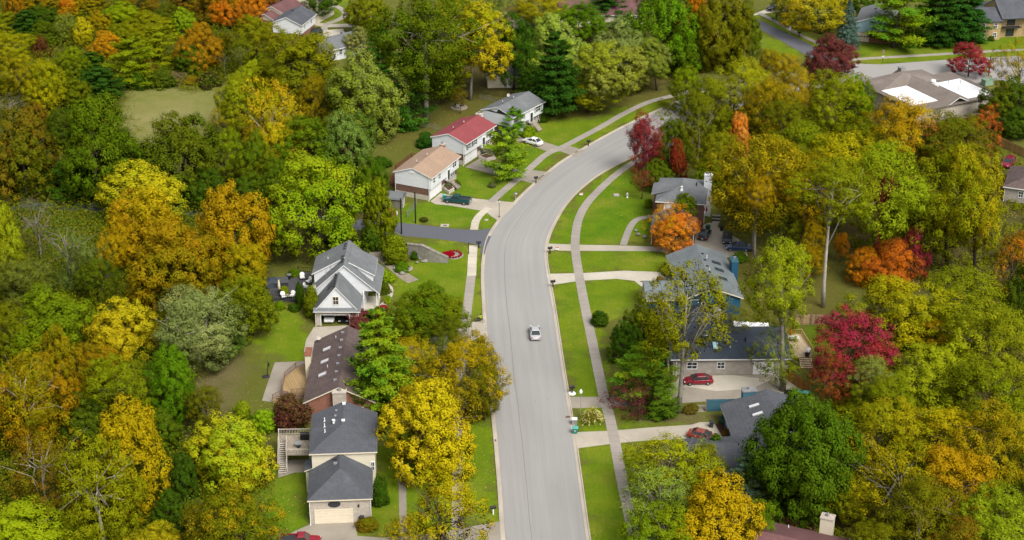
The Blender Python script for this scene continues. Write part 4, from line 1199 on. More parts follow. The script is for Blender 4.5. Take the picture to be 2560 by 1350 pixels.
def crown(name, seed, lobes=11, lr=(0.30, 0.46), spread=(0.42, 0.66), K=26, rc=(0.075, 0.135), per=175, leaf=0.0225, shape='round', gaps=0.0, aspect=0.6, feather=0.0, low=-0.72, sprig=0.06):
    """crown of several boughs, each a lumpy cloud of leaf tufts; unit radius, unit half height"""
    R = np.random.default_rng(seed)
    D = fib(lobes) + R.normal(0, 0.22, (lobes, 3)); D /= np.linalg.norm(D, axis=1)[:, None]
    D = D[D[:, 2] > low]; nlb = len(D)
    Lc = D * R.uniform(*spread, nlb)[:, None]
    Lr = R.uniform(*lr, nlb)
    Lc = np.r_[Lc, [[R.normal(0, .1), R.normal(0, .1), 0.05], [R.normal(0, .12), R.normal(0, .12), 0.55]]]
    Lr = np.r_[Lr, [0.5, 0.38]]
    if shape == 'oval': Lc[:, :2] *= (0.92 - 0.34 * np.clip(Lc[:, 2], -0.3, 1))[:, None]
    if shape == 'cone': Lc[:, :2] *= (0.75 - 0.75 * Lc[:, 2])[:, None]; Lr *= 0.9 - 0.35 * np.clip(Lc[:, 2], -0.5, 1)
    if shape == 'vase': Lc[:, :2] *= (0.95 + 0.25 * np.clip(Lc[:, 2], -1, 0.4))[:, None]
    if shape == 'flat': Lc[:, 2] = np.where(Lc[:, 2] > 0, Lc[:, 2], Lc[:, 2] * 0.5)
    nlb = len(Lc)
    P0, N0, lob, cvk = [], [], [], []
    for i in range(nlb):
        k = max(8, int(K * (Lr[i] / 0.38) ** 2))
        d = fib(k) + R.normal(0, 0.16, (k, 3)); d /= np.linalg.norm(d, axis=1)[:, None]
        out = Lc[i] / (np.linalg.norm(Lc[i]) + 1e-6)
        keep = (d @ out > -0.45) & (R.random(k) > gaps)
        d = d[keep]
        P0.append(Lc[i] + d * (Lr[i] * R.uniform(0.78, 1.06, len(d)))[:, None] * np.array([1, 1, 0.85])); N0.append(d * 0.7 + out * 0.3)
        lob += [i] * len(d)
    P0 = np.concatenate(P0); N0 = np.concatenate(N0); lob = np.array(lob); n0 = len(P0)
    lcol = R.random(nlb); kc = R.random(n0)
    rr = R.uniform(rc[0], rc[1], n0)
    cid = np.repeat(np.arange(n0), per); n = len(cid)
    d = R.normal(0, 1, (n, 3)); d /= np.linalg.norm(d, axis=1)[:, None]
    keep = (d * N0[cid]).sum(1) > R.uniform(-1.0, 0.15, n)
    cid, d = cid[keep], d[keep]; n = len(cid)
    q = rr[cid] * (0.5 + 0.6 * R.random(n))
    far = R.random(n) < sprig
    q = np.where(far, q * R.uniform(1.2, 2.0, n), q)
    P = P0[cid] + d * q[:, None] * np.array([1.1, 1.1, 0.85])
    N = d * 0.85 + N0[cid] * 0.4 + np.array([0, 0, 0.40]) + R.normal(0, 0.26, (n, 3))
    T = R.normal(0, 1, (n, 3)) + feather * (N0[cid] * 2.2 + np.array([0, 0, 0.7]))
    s = leaf * R.uniform(0.6, 1.4, n)
    cv = np.clip(lcol[lob[cid]] * 0.55 + kc[cid] * 0.27 + 0.18 * (P[:, 2] * 0.5 + 0.5) + R.normal(0, 0.05, n), 0, 1)
    cn = d * 0.9 + N0[cid] * 0.55 + np.array([0, 0, 0.22]) + R.normal(0, 0.16, (n, 3))
    return leaf_mesh(name, P, N, T, s * aspect, s, cv, R.random(n), True, cn)

def pine(name, seed, tiers=13, nb=7, power=0.85, droop=0.10, tip=0.14, sl=0.060, gap=0.0, top=0.08, seg=7, per=15, wid=0.26):
    R = np.random.default_rng(seed)
    Cs, Ts, Ns, cv = [], [], [], []
    for i in range(tiers):
        f = i / (tiers - 1)
        z0 = -0.93 + 1.83 * f
        Rt = top + (1 - top) * (1 - f) ** power * R.uniform(0.80, 1.12)
        if f < 0.12: Rt *= 0.8
        m = max(4, int(nb * (1.15 - 0.5 * f)))
        for b in range(m):
            if R.random() < gap: continue
            a = 2 * PI * (b + R.uniform(-0.3, 0.3)) / m + i * 1.3
            L = Rt * R.uniform(0.75, 1.1)
            dirv = np.array([math.cos(a), math.sin(a), 0.0])
            k = R.random()
            for s in range(seg):
                u = 0.18 + 0.82 * (s + 0.5) / seg
                zz = z0 - droop * L * u + tip * L * u * u * 1.6
                n = per
                side = np.array([-dirv[1], dirv[0], 0])
                off = R.normal(0, 1, (n, 3)) * np.array([1, 1, 0.28]) * (wid * L * (0.35 + 0.65 * (1 - abs(u - 0.62)))) * 0.38
                P = dirv * L * u + np.array([0, 0, zz]) + off
                Cs.append(P)
                t = dirv + side * R.normal(0, 0.8, (n, 1)) + np.array([0, 0, 0.25]) + R.normal(0, 0.25, (n, 3))
                Ts.append(t)
                Ns.append(np.array([0, 0, 1.0]) + dirv * 0.25 + R.normal(0, 0.45, (n, 3)))
                cv.append(np.full(n, k * 0.6 + 0.4 * u))
    P = np.concatenate(Cs); T = np.concatenate(Ts); N = np.concatenate(Ns); n = len(P)
    s = sl * R.uniform(0.7, 1.3, n)
    return leaf_mesh(name, P, N, T / np.linalg.norm(T, axis=1)[:, None], s * 0.34, s * 1.25, np.clip(np.concatenate(cv), 0, 1), R.random(n), True)

def plume(name, seed, n=420):
    """fountain of arching grass blades with pale plumes"""
    R = np.random.default_rng(seed); C, T, N, L, cv = [], [], [], [], []
    for k in range(n):
        a = R.uniform(0, 2 * PI); rch = R.uniform(.35, 1.0); top = R.uniform(.9, 2.0) * (1.1 - .35 * rch)
        d = np.array([math.cos(a), math.sin(a), 0])
        pl = R.random() < .3
        for u in np.linspace(.08, 1, 7):
            p = d * rch * u ** 1.3 + np.array([0, 0, -1 + top * (1.75 * u - .75 * u * u * (1 + rch))])
            t = d * rch + np.array([0, 0, top * (1.75 - 1.5 * u * (1 + rch))])
            C.append(p); T.append(t); N.append(np.array([-d[0] * .3, -d[1] * .3, 1]) + R.normal(0, .5, 3)); L.append(.12 if not (pl and u > .8) else .15); cv.append(1.0 if pl and u > .7 else R.uniform(0, .35))
    C = np.array(C); L = np.array(L); T = np.array(T)
    return leaf_mesh(name, C, np.array(N), T / np.linalg.norm(T, axis=1)[:, None], np.where(np.array(cv) > .9, .05, .022), L, np.array(cv), R.random(len(C)), True)

CR = {
    'plume': [plume('plume_grass', 5)],
    'round': [crown('crown_round', 11 + i) for i in range(6)],
    'oval': [crown('crown_oval', 31 + i, shape='oval', lobes=12) for i in range(4)],
    'loose': [crown('crown_loose', 51 + i, 13, (0.24, 0.42), (0.45, 0.76), 25, (0.08, 0.145), 165, 0.0215, 'vase', 0.07, 0.42, 0.8, -0.85, 0.12) for i in range(6)],
    'thin': [crown('crown_thin', 71 + i, 14, (0.20, 0.38), (0.45, 0.82), 23, (0.07, 0.135), 90, 0.021, 'vase', 0.24, 0.42, 0.8, -0.85, 0.15) for i in range(4)],
    'airy': [crown('crown_airy', 171 + i, 14, (0.22, 0.40), (0.45, 0.80), 24, (0.07, 0.14), 125, 0.0215, 'vase', 0.14, 0.42, 0.8, -0.85, 0.14) for i in range(3)],
    'dense': [crown('crown_dense', 181, 14, (0.32, 0.46), (0.45, 0.66), 32, per=185, low=-0.95)],
    'wispy': [crown('crown_wispy', 81 + i, 12, (0.22, 0.38), (0.45, 0.8), 20, (0.07, 0.14), 28, 0.026, 'vase', 0.30, 0.35, 1.2, -0.85, 0.2) for i in range(2)],
    'flat': [crown('crown_flat', 91 + i, 12, (0.26, 0.40), (0.5, 0.72), 26, (0.07, 0.12), 110, 0.027, 'flat') for i in range(2)],
    'cone': [crown('crown_cone', 101 + i, 14, (0.24, 0.34), shape='cone') for i in range(2)],
    'bush': [crown('crown_bush', 111 + i, 7, (0.36, 0.52), (0.35, 0.55), 20, (0.12, 0.2), 75, 0.05) for i in range(4)],
    'pine': [pine('crown_pine', 121 + i, 9, 6, 0.55, 0.05, 0.20, 0.046, 0.14, 0.30, 7, 55, 0.34) for i in range(4)],
    'dpine': [pine('crown_dense_pine', 141 + i, 11, 8, 0.62, 0.10, 0.15, 0.048, 0.05, 0.18, 7, 50, 0.32) for i in range(2)],
    'spruce': [pine('crown_spruce', 131, 24, 11, 1.0, 0.22, 0.05, 0.055, 0.0, 0.03, 5, 18, 0.34)],
    'column': [crown('crown_column', 151, 10, (0.36, 0.5), (0.3, 0.5), 24, (0.1, 0.16), 50, 0.06, 'oval')],
}
TINT = {
    'lime': (0.33, 0.40, 0.012), 'yg': (0.25, 0.29, 0.006), 'olive': (0.125, 0.155, 0.006), 'og': (0.19, 0.195, 0.006), 'gold': (0.46, 0.34, 0.007),
    'yel': (0.58, 0.45, 0.012), 'amber': (0.41, 0.245, 0.006), 'rust': (0.24, 0.115, 0.010), 'orange': (0.80, 0.24, 0.012), 'red': (0.29, 0.032, 0.02),
    'crim': (0.31, 0.032, 0.055), 'mar': (0.10, 0.022, 0.022), 'g': (0.075, 0.145, 0.006), 'dg': (0.045, 0.095, 0.008), 'bg': (0.13, 0.26, 0.006),
    'sage': (0.21, 0.26, 0.055), 'psage': (0.31, 0.37, 0.09), 'pine': (0.036, 0.118, 0.012), 'bpine': (0.11, 0.24, 0.015), 'blue': (0.11, 0.19, 0.15), 'grey': (0.20, 0.19, 0.10),
    'brown': (0.14, 0.085, 0.025), 'pink': (0.62, 0.22, 0.20), 'plum': (0.23, 0.065, 0.06), 'straw': (0.62, 0.58, 0.28), 'peach': (0.75, 0.30, 0.06),
}
TRUNK_R = np.random.default_rng(5)
NTREE = [0]
POS = []
def crown_place(X, Y, a, c, zc):
    pass

def tree(cx, yt, w, yb, kind, ta, tb, label, clear=None, base=None, bark='bark', limbs=None, fat=1.0, name=None, cat=None):
    """a tree whose crown covers the box cx +- w/2, yt..yb in the photograph; stands on the ground"""
    i = NTREE[0]; NTREE[0] += 1
    R = np.random.default_rng(900 + i)
    small = kind in ('bush',) or w < 50 and kind not in ('pine', 'spruce', 'column', 'dpine')
    if clear is None:
        clear = {'bush': 0.0, 'pine': 1.5, 'dpine': 1.0, 'spruce': 0.3, 'column': 0.1, 'plume': 0.0, 'loose': 2.2, 'airy': 2.5, 'dense': 0.3, 'thin': 2.5, 'wispy': 1.5}.get(kind, 1.0)
    ym = (yt + yb) / 2
    if base:
        Y = G(*base)[1]
        Xc, _, zc = at_dist(cx, ym, Y)
        bx, by = G(*base)
    else:
        zc = 6.0
    for _ in range(6):
        if not base:
            bx, by = G(cx, ym, zc); Y = by; Xc = bx
        s = scale_at(Y, zc)
        phi = math.atan2(CAM_H - zc, math.hypot(Y, bx))
        a = w / 2 / s
        B = (yb - yt) / 2 / s
        c = math.sqrt(max(B * B - (a * math.sin(phi)) ** 2, (0.42 * a) ** 2)) / math.cos(phi)
        c = min(c, 13.0)
        if not base:
            zc = clear + c * (0.97 if kind in ('bush', 'column', 'spruce') else 0.92)
            if kind == 'bush': zc = c * 0.80
            if kind == 'plume': zc = c * 0.98
    nm = name or {'pine': 'pine_tree', 'dpine': 'pine_tree', 'spruce': 'spruce_tree', 'bush': 'shrub', 'column': 'columnar_shrub', 'plume': 'ornamental_grass'}.get(kind, 'deciduous_tree')
    ct = cat or ('shrub' if kind in ('bush', 'column', 'plume') else 'tree')
    t = thing(nm, label, ct, (bx, by, 0), 0, {'tree': 'trees in autumn colours', 'shrub': 'garden shrubs'}.get(ct))
    if ct == 'tree' and nm != 'deciduous_tree': t['group'] = 'conifers'
    POS.append((bx, by, a, zc + c))
    me = CR[kind][i % len(CR[kind])]
    o = bpy.data.objects.new('crown' if ct == 'tree' else 'foliage', me)
    COL.objects.link(o)
    o.parent = t
    o.location = (Xc - bx, Y - by, zc)
    q = 1.13 if kind in ('loose', 'thin', 'airy') else 1.06
    o.scale = (a * q, a * q * R.uniform(0.95, 1.08), c * (q - 0.02))
    o.rotation_euler = (R.uniform(-0.05, 0.05), R.uniform(-0.05, 0.05), R.uniform(0, 6.28))
    j = R.uniform(0.9, 1.1, 3)
    j = j * 0.86
    o['tint_a'] = [float(q) for q in np.array(TINT[ta]) * j]
    o['tint_b'] = [float(q) for q in np.array(TINT[tb]) * j]
    # trunk and limbs
    top = zc + c * (0.80 if kind in ('pine', 'dpine', 'spruce') else 0.45)
    r0 = min(0.42, max(0.05, 0.012 * (zc + c) + 0.014 * a)) * fat
    mb = MB()
    off = Vector((Xc - bx, Y - by, 0))
    bend = Vector((R.normal(0, 0.25), R.normal(0, 0.25), 0)) * (0 if small else 1)
    pts, rads = [], []
    for k in range(6):
        f = k / 5
        pts.append(Vector((0, 0, top * f)) + off * f + bend * math.sin(f * PI) - Vector((0, 0, 0.1)) * (k == 0))
        rads.append(r0 * (1.25 if k == 0 else 1 - 0.75 * f))
    mb.tube(pts, rads, 6 if small else 8)
    nl = limbs if limbs is not None else (3 if small else {'round': 6, 'oval': 6, 'loose': 9, 'airy': 11, 'thin': 11, 'wispy': 12, 'flat': 6}.get(kind, 0))
    for k in range(nl):
        f = R.uniform(0.42, 0.92)
        st = pts[0].lerp(pts[-1], f) + bend * math.sin(f * PI)
        an = 2 * PI * (k + R.uniform(-0.3, 0.3)) / nl
        el = R.uniform(0.25, 0.8)
        e = Vector((Xc - bx + a * 0.72 * math.cos(an), Y - by + a * 0.72 * math.sin(an), zc + c * (el * 1.1 - 0.25)))
        mid = st.lerp(e, 0.5) + Vector((0, 0, 0.10 * c)) + Vector(R.normal(0, 0.06 * a, 3))
        rl = r0 * (1 - 0.7 * f) * 0.62
        mb.tube([st, mid, e], [rl, rl * 0.6, rl * 0.2], 5)
        if nl > 6:
            for q in range(2):
                e2 = e + Vector(R.normal(0, 0.28 * a, 3)); mb.tube([mid, e2], [rl * 0.5, rl * 0.12], 4)
    mb.build('trunk' if ct == 'tree' else 'stem', M[bark], t, smooth=True)
    return t
# every tree: x centre, crown top, crown width, crown bottom (photo pixels), kind, two leaf colours, label
T_ = tree
# --- wood behind the field, top left
T_(12, 30, 96, 95, 'round', 'yg', 'olive', 'yellow-green tree at the left edge, highest of the left edge crowns')
T_(34, -30, 60, 55, 'round', 'amber', 'rust', 'small brown-amber tree in the top left corner')
T_(22, 86, 120, 150, 'loose', 'yg', 'gold', 'pale yellow-green tree at the left edge above the red creepers')
T_(66, 25, 80, 92, 'dpine', 'pine', 'dg', 'dark pine wedged between the top left corner and lighter trees')
T_(102, 15, 80, 66, 'round', 'g', 'dg', 'dark green broad tree near the top left corner')
T_(112, 50, 84, 110, 'round', 'g', 'olive', 'green rounded tree below the dark green one at top left')
T_(160, 38, 60, 98, 'loose', 'yg', 'sage', 'narrow yellow-green tree left of the bright yellow tree')
T_(88, -40, 110, 25, 'round', 'og', 'amber', 'olive-gold tree cut by the top edge near the corner')
T_(168, -10, 52, 44, 'oval', 'orange', 'amber', 'small orange tree among green crowns at top left')
T_(207, 44, 56, 112, 'oval', 'yel', 'gold', 'bright yellow narrow tree standing out of the top left wood')
T_(242, 28, 74, 88, 'round', 'amber', 'og', 'amber tree right behind the bright yellow one')
T_(215, -30, 120, 32, 'round', 'og', 'amber', 'olive tree at the top edge behind the small orange tree')
T_(262, 78, 74, 146, 'round', 'amber', 'orange', 'orange-brown tree below and right of the bright yellow one')
T_(300, 4, 124, 76, 'round', 'yg', 'yg', 'wide yellow-green tree in the upper middle of the left wood')
T_(368, 28, 140, 98, 'round', 'yg', 'og', 'yellow-green tree left of the small bright lime tree')
T_(345, -30, 110, 30, 'loose', 'og', 'rust', 'brownish thin tree at the top edge left of the rust grove')
T_(420, 10, 80, 75, 'round', 'olive', 'dg', 'dark olive tree behind the small bright lime tree')
T_(400, 66, 110, 166, 'pine', 'yg', 'yg', 'yellowish pine with tiered boughs above the field')
T_(328, 96, 120, 205, 'pine', 'yg', 'og', 'broad tiered yellow-green pine at the back left corner of the field')
T_(296, 60, 84, 130, 'round', 'yg', 'og', 'yellow-green tree between the orange-brown tree and the pines')
T_(456, 18, 64, 88, 'round', 'bg', 'lime', 'small bright lime-green tree in the back wood')
T_(500, 58, 118, 182, 'oval', 'amber', 'rust', 'amber-rust oval tree behind the far side of the field')
T_(556, 80, 60, 150, 'round', 'olive', 'og', 'olive tree just right of the amber-rust oval tree')
T_(470, -30, 90, 30, 'round', 'rust', 'og', 'rust tree cut by the top edge, first of the rust grove')
T_(528, -20, 90, 62, 'round', 'rust', 'olive', 'rust and olive tree in the grove behind the amber-rust oval tree')
T_(572, -30, 90, 68, 'round', 'orange', 'olive', 'mixed orange and olive tree in the rust grove')
T_(628, -20, 110, 70, 'round', 'rust', 'orange', 'rust tree with orange clumps left of the maroon-roofed house')
T_(672, -10, 60, 50, 'round', 'red', 'rust', 'red-tipped tree touching the maroon-roofed house')
T_(640, 45, 136, 160, 'loose', 'og', 'yg', 'olive-gold airy tree left of the white gable wall')
T_(600, 95, 60, 180, 'thin', 'olive', 'og', 'thin olive tree with pale stems at the far field edge', bark='bark_grey', clear=3, fat=.5)
T_(565, 120, 54, 190, 'wispy', 'g', 'olive', 'slim grey-stemmed sapling at the far right corner of the field', bark='bark_grey', clear=2, fat=.4)
T_(178, 118, 90, 200, 'round', 'olive', 'yg', 'olive-green tree below the narrow yellow-green one')
T_(228, 130, 84, 196, 'dpine', 'dg', 'g', 'grey-green pine in the middle of the left wood')
T_(248, 168, 110, 246, 'dpine', 'pine', 'dg', 'dark pine at the left end of the field')
T_(192, 196, 90, 268, 'round', 'olive', 'og', 'green tree beside the dark pine, left of the field')
T_(112, 152, 110, 290, 'oval', 'yg', 'gold', 'tall yellow-green tree left of the field with brown patches')
T_(40, 142, 110, 240, 'loose', 'og', 'gold', 'olive-gold tree at the left edge below the red creepers')
T_(14, 188, 70, 236, 'round', 'dg', 'g', 'dark green tree low on the left edge above the grey thicket')
T_(28, 230, 120, 300, 'wispy', 'grey', 'brown', 'grey-brown leafless tree at the left edge', bark='bark_grey')
T_(85, 255, 60, 330, 'round', 'og', 'rust', 'small brown-gold tree behind the big olive one at left')
T_(98, 92, 50, 150, 'bush', 'mar', 'rust', 'dark red creeper-covered shrub in the left wood')
T_(52, 280, 190, 500, 'round', 'olive', 'rust', 'big dull olive tree at the left edge above the dark road')
T_(238, 238, 200, 520, 'oval', 'g', 'olive', 'large pointed green tree left of the field')
T_(455, 286, 196, 505, 'round', 'g', 'olive', 'large rounded dark green tree right in front of the field')
T_(350, 178, 60, 225, 'bush', 'dg', 'g', 'dark shrub at the far left rim of the field')
T_(405, 168, 70, 222, 'bush', 'dg', 'olive', 'dark shrub in the middle of the far field rim')
T_(446, 176, 60, 212, 'bush', 'grey', 'brown', 'pale grey twiggy shrub at the far field rim')
T_(478, 188, 44, 212, 'bush', 'rust', 'amber', 'small rust shrub at the far field rim')
T_(520, 180, 60, 222, 'bush', 'dg', 'mar', 'dark shrub at the far right rim of the field')
T_(376, 150, 50, 200, 'round', 'amber', 'brown', 'brown-gold small tree behind the far field rim')
# --- left middle
T_(632, 152, 124, 240, 'round', 'yg', 'lime', 'yellow-green tree above the right end of the field')
T_(600, 196, 120, 340, 'oval', 'yg', 'lime', 'yellow-green tree at the right end of the field')
T_(684, 204, 156, 420, 'thin', 'gold', 'yel', 'yellow tree showing a white trunk, right of the field', bark='bark_pale', clear=2, limbs=9)
T_(682, 230, 150, 420, 'loose', 'yel', 'yg', 'full golden-yellow crown around the white-trunked tree')
T_(545, 268, 76, 390, 'thin', 'amber', 'og', 'thin amber tree at the near right rim of the field')
T_(748, 84, 210, 270, 'oval', 'yg', 'olive', 'big yellow-green tree in front of the grey-roofed cottage')
T_(655, 135, 80, 215, 'round', 'olive', 'og', 'olive tree between the white gable wall and the field')
T_(786, 194, 94, 300, 'loose', 'og', 'gold', 'small brown-gold tree in front of the big yellow-green one')
T_(905, 135, 200, 345, 'round', 'sage', 'yg', 'large pale sage-green tree left of the tiered pine')
T_(862, 232, 120, 330, 'round', 'yg', 'olive', 'olive-green tree at the foot of the pale sage tree')
T_(760, 288, 170, 445, 'round', 'g', 'og', 'green tree with gold tips behind the giant lime tree')
T_(868, 280, 150, 440, 'round', 'g', 'sage', 'green tree left of the lawn behind the red-roofed house')
T_(640, 330, 120, 470, 'round', 'og', 'g', 'olive tree left behind the giant lime tree')
T_(925, 400, 90, 520, 'round', 'olive', 'g', 'olive-green tree between the giant lime tree and the red deck')
T_(790, 382, 264, 655, 'round', 'lime', 'bg', 'giant bright lime-green tree left of the dark side road', limbs=8)
T_(945, 450, 90, 610, 'round', 'olive', 'yg', 'olive tree hugging the right side of the giant lime tree')
T_(345, 404, 214, 560, 'round', 'lime', 'yel', 'bright lime-yellow tree rising behind the amber maples')
T_(375, 464, 180, 680, 'round', 'amber', 'gold', 'amber maple in front of the bright lime-yellow tree')
T_(295, 535, 110, 690, 'round', 'gold', 'amber', 'golden maple at the left of the amber clump')
T_(582, 462, 186, 700, 'round', 'gold', 'amber', 'golden maple at the right of the amber clump, beside the giant lime tree')
T_(440, 555, 220, 800, 'round', 'amber', 'og', 'amber-brown maple lowest in the clump above the sage tree')
T_(610, 610, 130, 760, 'oval', 'gold', 'og', 'golden-brown tree left of the dark patio')
T_(180, 395, 160, 496, 'round', 'dg', 'g', 'dark green tree overhanging the dark road at left')
T_(620, 430, 110, 530, 'round', 'dg', 'olive', 'dark green tree behind the golden maple')
T_(12, 505, 110, 740, 'oval', 'yg', 'lime', 'yellow-green tree at the left edge beside the grey bare tree')
T_(92, 490, 96, 660, 'wispy', 'grey', 'brown', 'bare grey tree left of the wispy green trees', bark='bark_grey', clear=1, limbs=16)
T_(165, 535, 150, 720, 'wispy', 'sage', 'g', 'wispy pale green tree beside the bare grey one', bark='bark_grey', limbs=14)
T_(215, 590, 110, 740, 'thin', 'g', 'sage', 'thin dull green tree left of the amber clump')
T_(180, 672, 110, 740, 'bush', 'sage', 'olive', 'low feathery sage shrub behind the broad yellow-green tree')
T_(612, 684, 150, 840, 'round', 'g', 'yg', 'green tree with yellow top left of the patio lawn')
T_(120, 712, 228, 905, 'round', 'yg', 'olive', 'broad yellow-green tree at left, below the wispy trees')
T_(298, 745, 178, 915, 'round', 'gold', 'yel', 'golden-yellow tree left of the silvery sage tree', limbs=8)
T_(490, 722, 216, 915, 'loose', 'psage', 'sage', 'silvery sage-green tree in front of the amber maple', bark='bark_pale', limbs=12)
T_(545, 800, 130, 900, 'round', 'sage', 'g', 'pale green tree at the right foot of the silvery sage tree')
T_(425, 868, 146, 1065, 'oval', 'bg', 'g', 'bright green pointed tree beside the bare brown slope')
T_(300, 890, 160, 1060, 'loose', 'yg', 'og', 'yellow-green airy tree left of the bright green pointed one')
T_(150, 815, 140, 1030, 'round', 'amber', 'og', 'brown-amber tree below the broad yellow-green tree')
T_(58, 876, 210, 1130, 'thin', 'gold', 'og', 'golden sycamore with white branches at the left edge', bark='bark_pale', limbs=14, fat=1.1)
T_(70, 900, 190, 1130, 'loose', 'amber', 'og', 'amber crown mixed with the white-branched sycamore')
T_(110, 1080, 200, 1280, 'thin', 'rust', 'og', 'rust-brown thin tree below the sycamore', bark='bark_pale', limbs=12)
T_(325, 1012, 210, 1300, 'oval', 'gold', 'amber', 'big golden maple pointing up at the lower left')
T_(248, 1110, 200, 1370, 'loose', 'yg', 'og', 'yellow-green sycamore with leaning white trunk at the lower left', bark='bark_pale', limbs=12, fat=1.2)
T_(60, 1240, 232, 1420, 'round', 'lime', 'yg', 'lime-green rounded tree in the bottom left corner')
T_(580, 1034, 220, 1235, 'round', 'yel', 'lime', 'lemon-yellow spreading tree left of the wooden deck')
T_(462, 1130, 80, 1260, 'round', 'dg', 'g', 'dark green shrubby tree right of the big golden maple')
T_(430, 1220, 100, 1340, 'round', 'dg', 'g', 'dark green tree low between the golden maple and the bottom edge')
T_(590, 1205, 230, 1420, 'thin', 'og', 'amber', 'olive-brown thin tree at the bottom left of the garage', limbs=12)
T_(600, 1230, 190, 1430, 'loose', 'og', 'olive', 'dull olive crown at the bottom edge left of the beige garage')
T_(392, 1295, 150, 1420, 'round', 'yel', 'og', 'yellow tree at the bottom edge under the golden maple')
T_(660, 1022, 62, 1086, 'bush', 'bg', 'lime', 'bright green shrub beside the lemon-yellow tree')
T_(605, 1000, 40, 1050, 'column', 'bg', 'lime', 'small bright lime shrub on the slope')
T_(726, 985, 96, 1080, 'bush', 'mar', 'brown', 'dark maroon shrub tree between the two decks')
# --- left centre, along the road
T_(950, 776, 150, 1000, 'dpine', 'lime', 'bpine', 'bright green pine beside the brown roof', clear=3)
T_(935, 925, 130, 1030, 'round', 'dg', 'g', 'dark green broadleaf tree below the bright pine at the brown roof')
T_(1072, 702, 206, 855, 'round', 'og', 'g', 'olive-green maple beside the left sidewalk')
T_(1026, 842, 160, 970, 'loose', 'gold', 'og', 'gold-olive crown right of the pines')
T_(1168, 842, 190, 1030, 'loose', 'og', 'gold', 'olive-gold tree with bare grey limbs over the road', bark='bark_grey', limbs=12)
T_(1062, 940, 258, 1200, 'round', 'yel', 'gold', 'brightest golden-yellow tree, in front of the slate grey hip roof', limbs=8)
T_(1115, 1180, 236, 1420, 'airy', 'gold', 'yg', 'see-through yellow tree at the bottom edge beside the road', limbs=11)
T_(1010, 1300, 130, 1420, 'thin', 'yel', 'og', 'thin yellow tree right of the beige garage at the bottom edge')
T_(905, 768, 84, 818, 'bush', 'plum', 'mar', 'dark red maple shrub at the open garage', limbs=6)
T_(985, 588, 74, 662, 'bush', 'olive', 'yg', 'olive rounded shrub at the left end of the stone wall')
T_(968, 672, 48, 708, 'bush', 'bg', 'lime', 'flat bright green shrub right of the gabled house')
T_(960, 708, 36, 736, 'bush', 'dg', 'olive', 'low dark shrub under the flat bright green one')
T_(749, 704, 22, 768, 'column', 'g', 'dg', 'dark green columnar shrub on the patio')
T_(778, 716, 46, 800, 'bush', 'olive', 'yg', 'olive shrub at the left corner of the open garage')
T_(1005, 655, 40, 682, 'bush', 'bg', 'g', 'spreading low green shrub above the rocks')
T_(1036, 628, 18, 652, 'bush', 'dg', 'g', 'small dark green shrub against the stone wall')
T_(1104, 634, 14, 654, 'bush', 'bg', 'g', 'tiny bright green shrub near the right end of the stone wall')
T_(920, 1290, 56, 1330, 'bush', 'rust', 'og', 'brown shrub at the right corner of the beige garage')
T_(950, 1190, 44, 1270, 'bush', 'dg', 'g', 'dark green shrub along the right side of the grey hip-roofed house')
T_(930, 560, 60, 630, 'bush', 'dg', 'olive', 'dark shrub under the giant lime tree at the side road')
T_(972, 540, 40, 580, 'bush', 'yg', 'olive', 'yellow-green shrub at the edge of the side road')
T_(710, 714, 26, 742, 'bush', 'bg', 'yg', 'leafy potted-looking shrub among the patio chairs')
T_(738, 670, 36, 694, 'bush', 'bg', 'g', 'green shrub behind the patio grill')
T_(700, 752, 26, 776, 'bush', 'yg', 'bg', 'yellow-leaved plant in front of the patio railing')
T_(735, 758, 30, 780, 'bush', 'dg', 'g', 'dark green plant in front of the patio railing')
T_(970, 738, 22, 760, 'bush', 'lime', 'bg', 'bright green big-leaved plant by the porch')
T_(956, 760, 30, 778, 'bush', 'crim', 'red', 'red-leaved plant at the foot of the porch')
T_(976, 520, 26, 545, 'bush', 'pink', 'peach', 'pink flowering shrub beside the side road')
# --- bend and top centre
T_(1062, -6, 250, 226, 'loose', 'g', 'olive', 'tall dark olive oak with a long bare trunk behind the red roof', base=(1065, 306), fat=1.5, limbs=10, bark='bark_grey')
T_(1085, 30, 170, 200, 'round', 'g', 'olive', 'dark green crown right behind the tall oak')
T_(1012, 168, 126, 318, 'pine', 'bpine', 'pine', 'tiered deep green pine beside the pale sage tree', base=(1027, 314))
T_(955, 66, 80, 175, 'pine', 'bpine', 'pine', 'mid green pine behind the pale sage tree')
T_(900, 66, 84, 136, 'round', 'psage', 'sage', 'silver-green small tree above the pale sage tree')
T_(925, -12, 118, 84, 'round', 'olive', 'yg', 'olive-green tree right of the curved walk at top')
T_(792, -40, 110, 30, 'round', 'dg', 'g', 'dark green tree on the far left front lawn', base=(793, 46))
T_(1198, 12, 180, 190, 'round', 'yel', 'yg', 'big yellow maple with several pale stems, top centre', base=(1176, 250), bark='bark_grey', limbs=8)
T_(1140, -20, 120, 60, 'round', 'yel', 'g', 'yellow tree cut by the top edge behind the big yellow maple')
T_(1235, -20, 90, 80, 'loose', 'sage', 'olive', 'grey-green thin tree behind the big yellow maple')
T_(1290, 34, 100, 195, 'round', 'g', 'dg', 'deep green tree between the yellow maple and the lime-sage maple', base=(1284, 225))
T_(1249, -10, 16, 18, 'column', 'dg', 'g', 'dark green columnar shrub at the top edge')
T_(1345, -8, 150, 56, 'loose', 'og', 'gold', 'olive-gold tree at the top edge')
T_(1384, 38, 190, 220, 'round', 'psage', 'lime', 'pale lime-sage maple behind the deep green pine')
T_(1392, 86, 116, 268, 'dpine', 'pine', 'dg', 'deep green pine right of the grey-roofed white house', base=(1385, 293))
T_(1452, 4, 126, 100, 'round', 'bg', 'g', 'bright mid green tree in front of the brown roof at top')
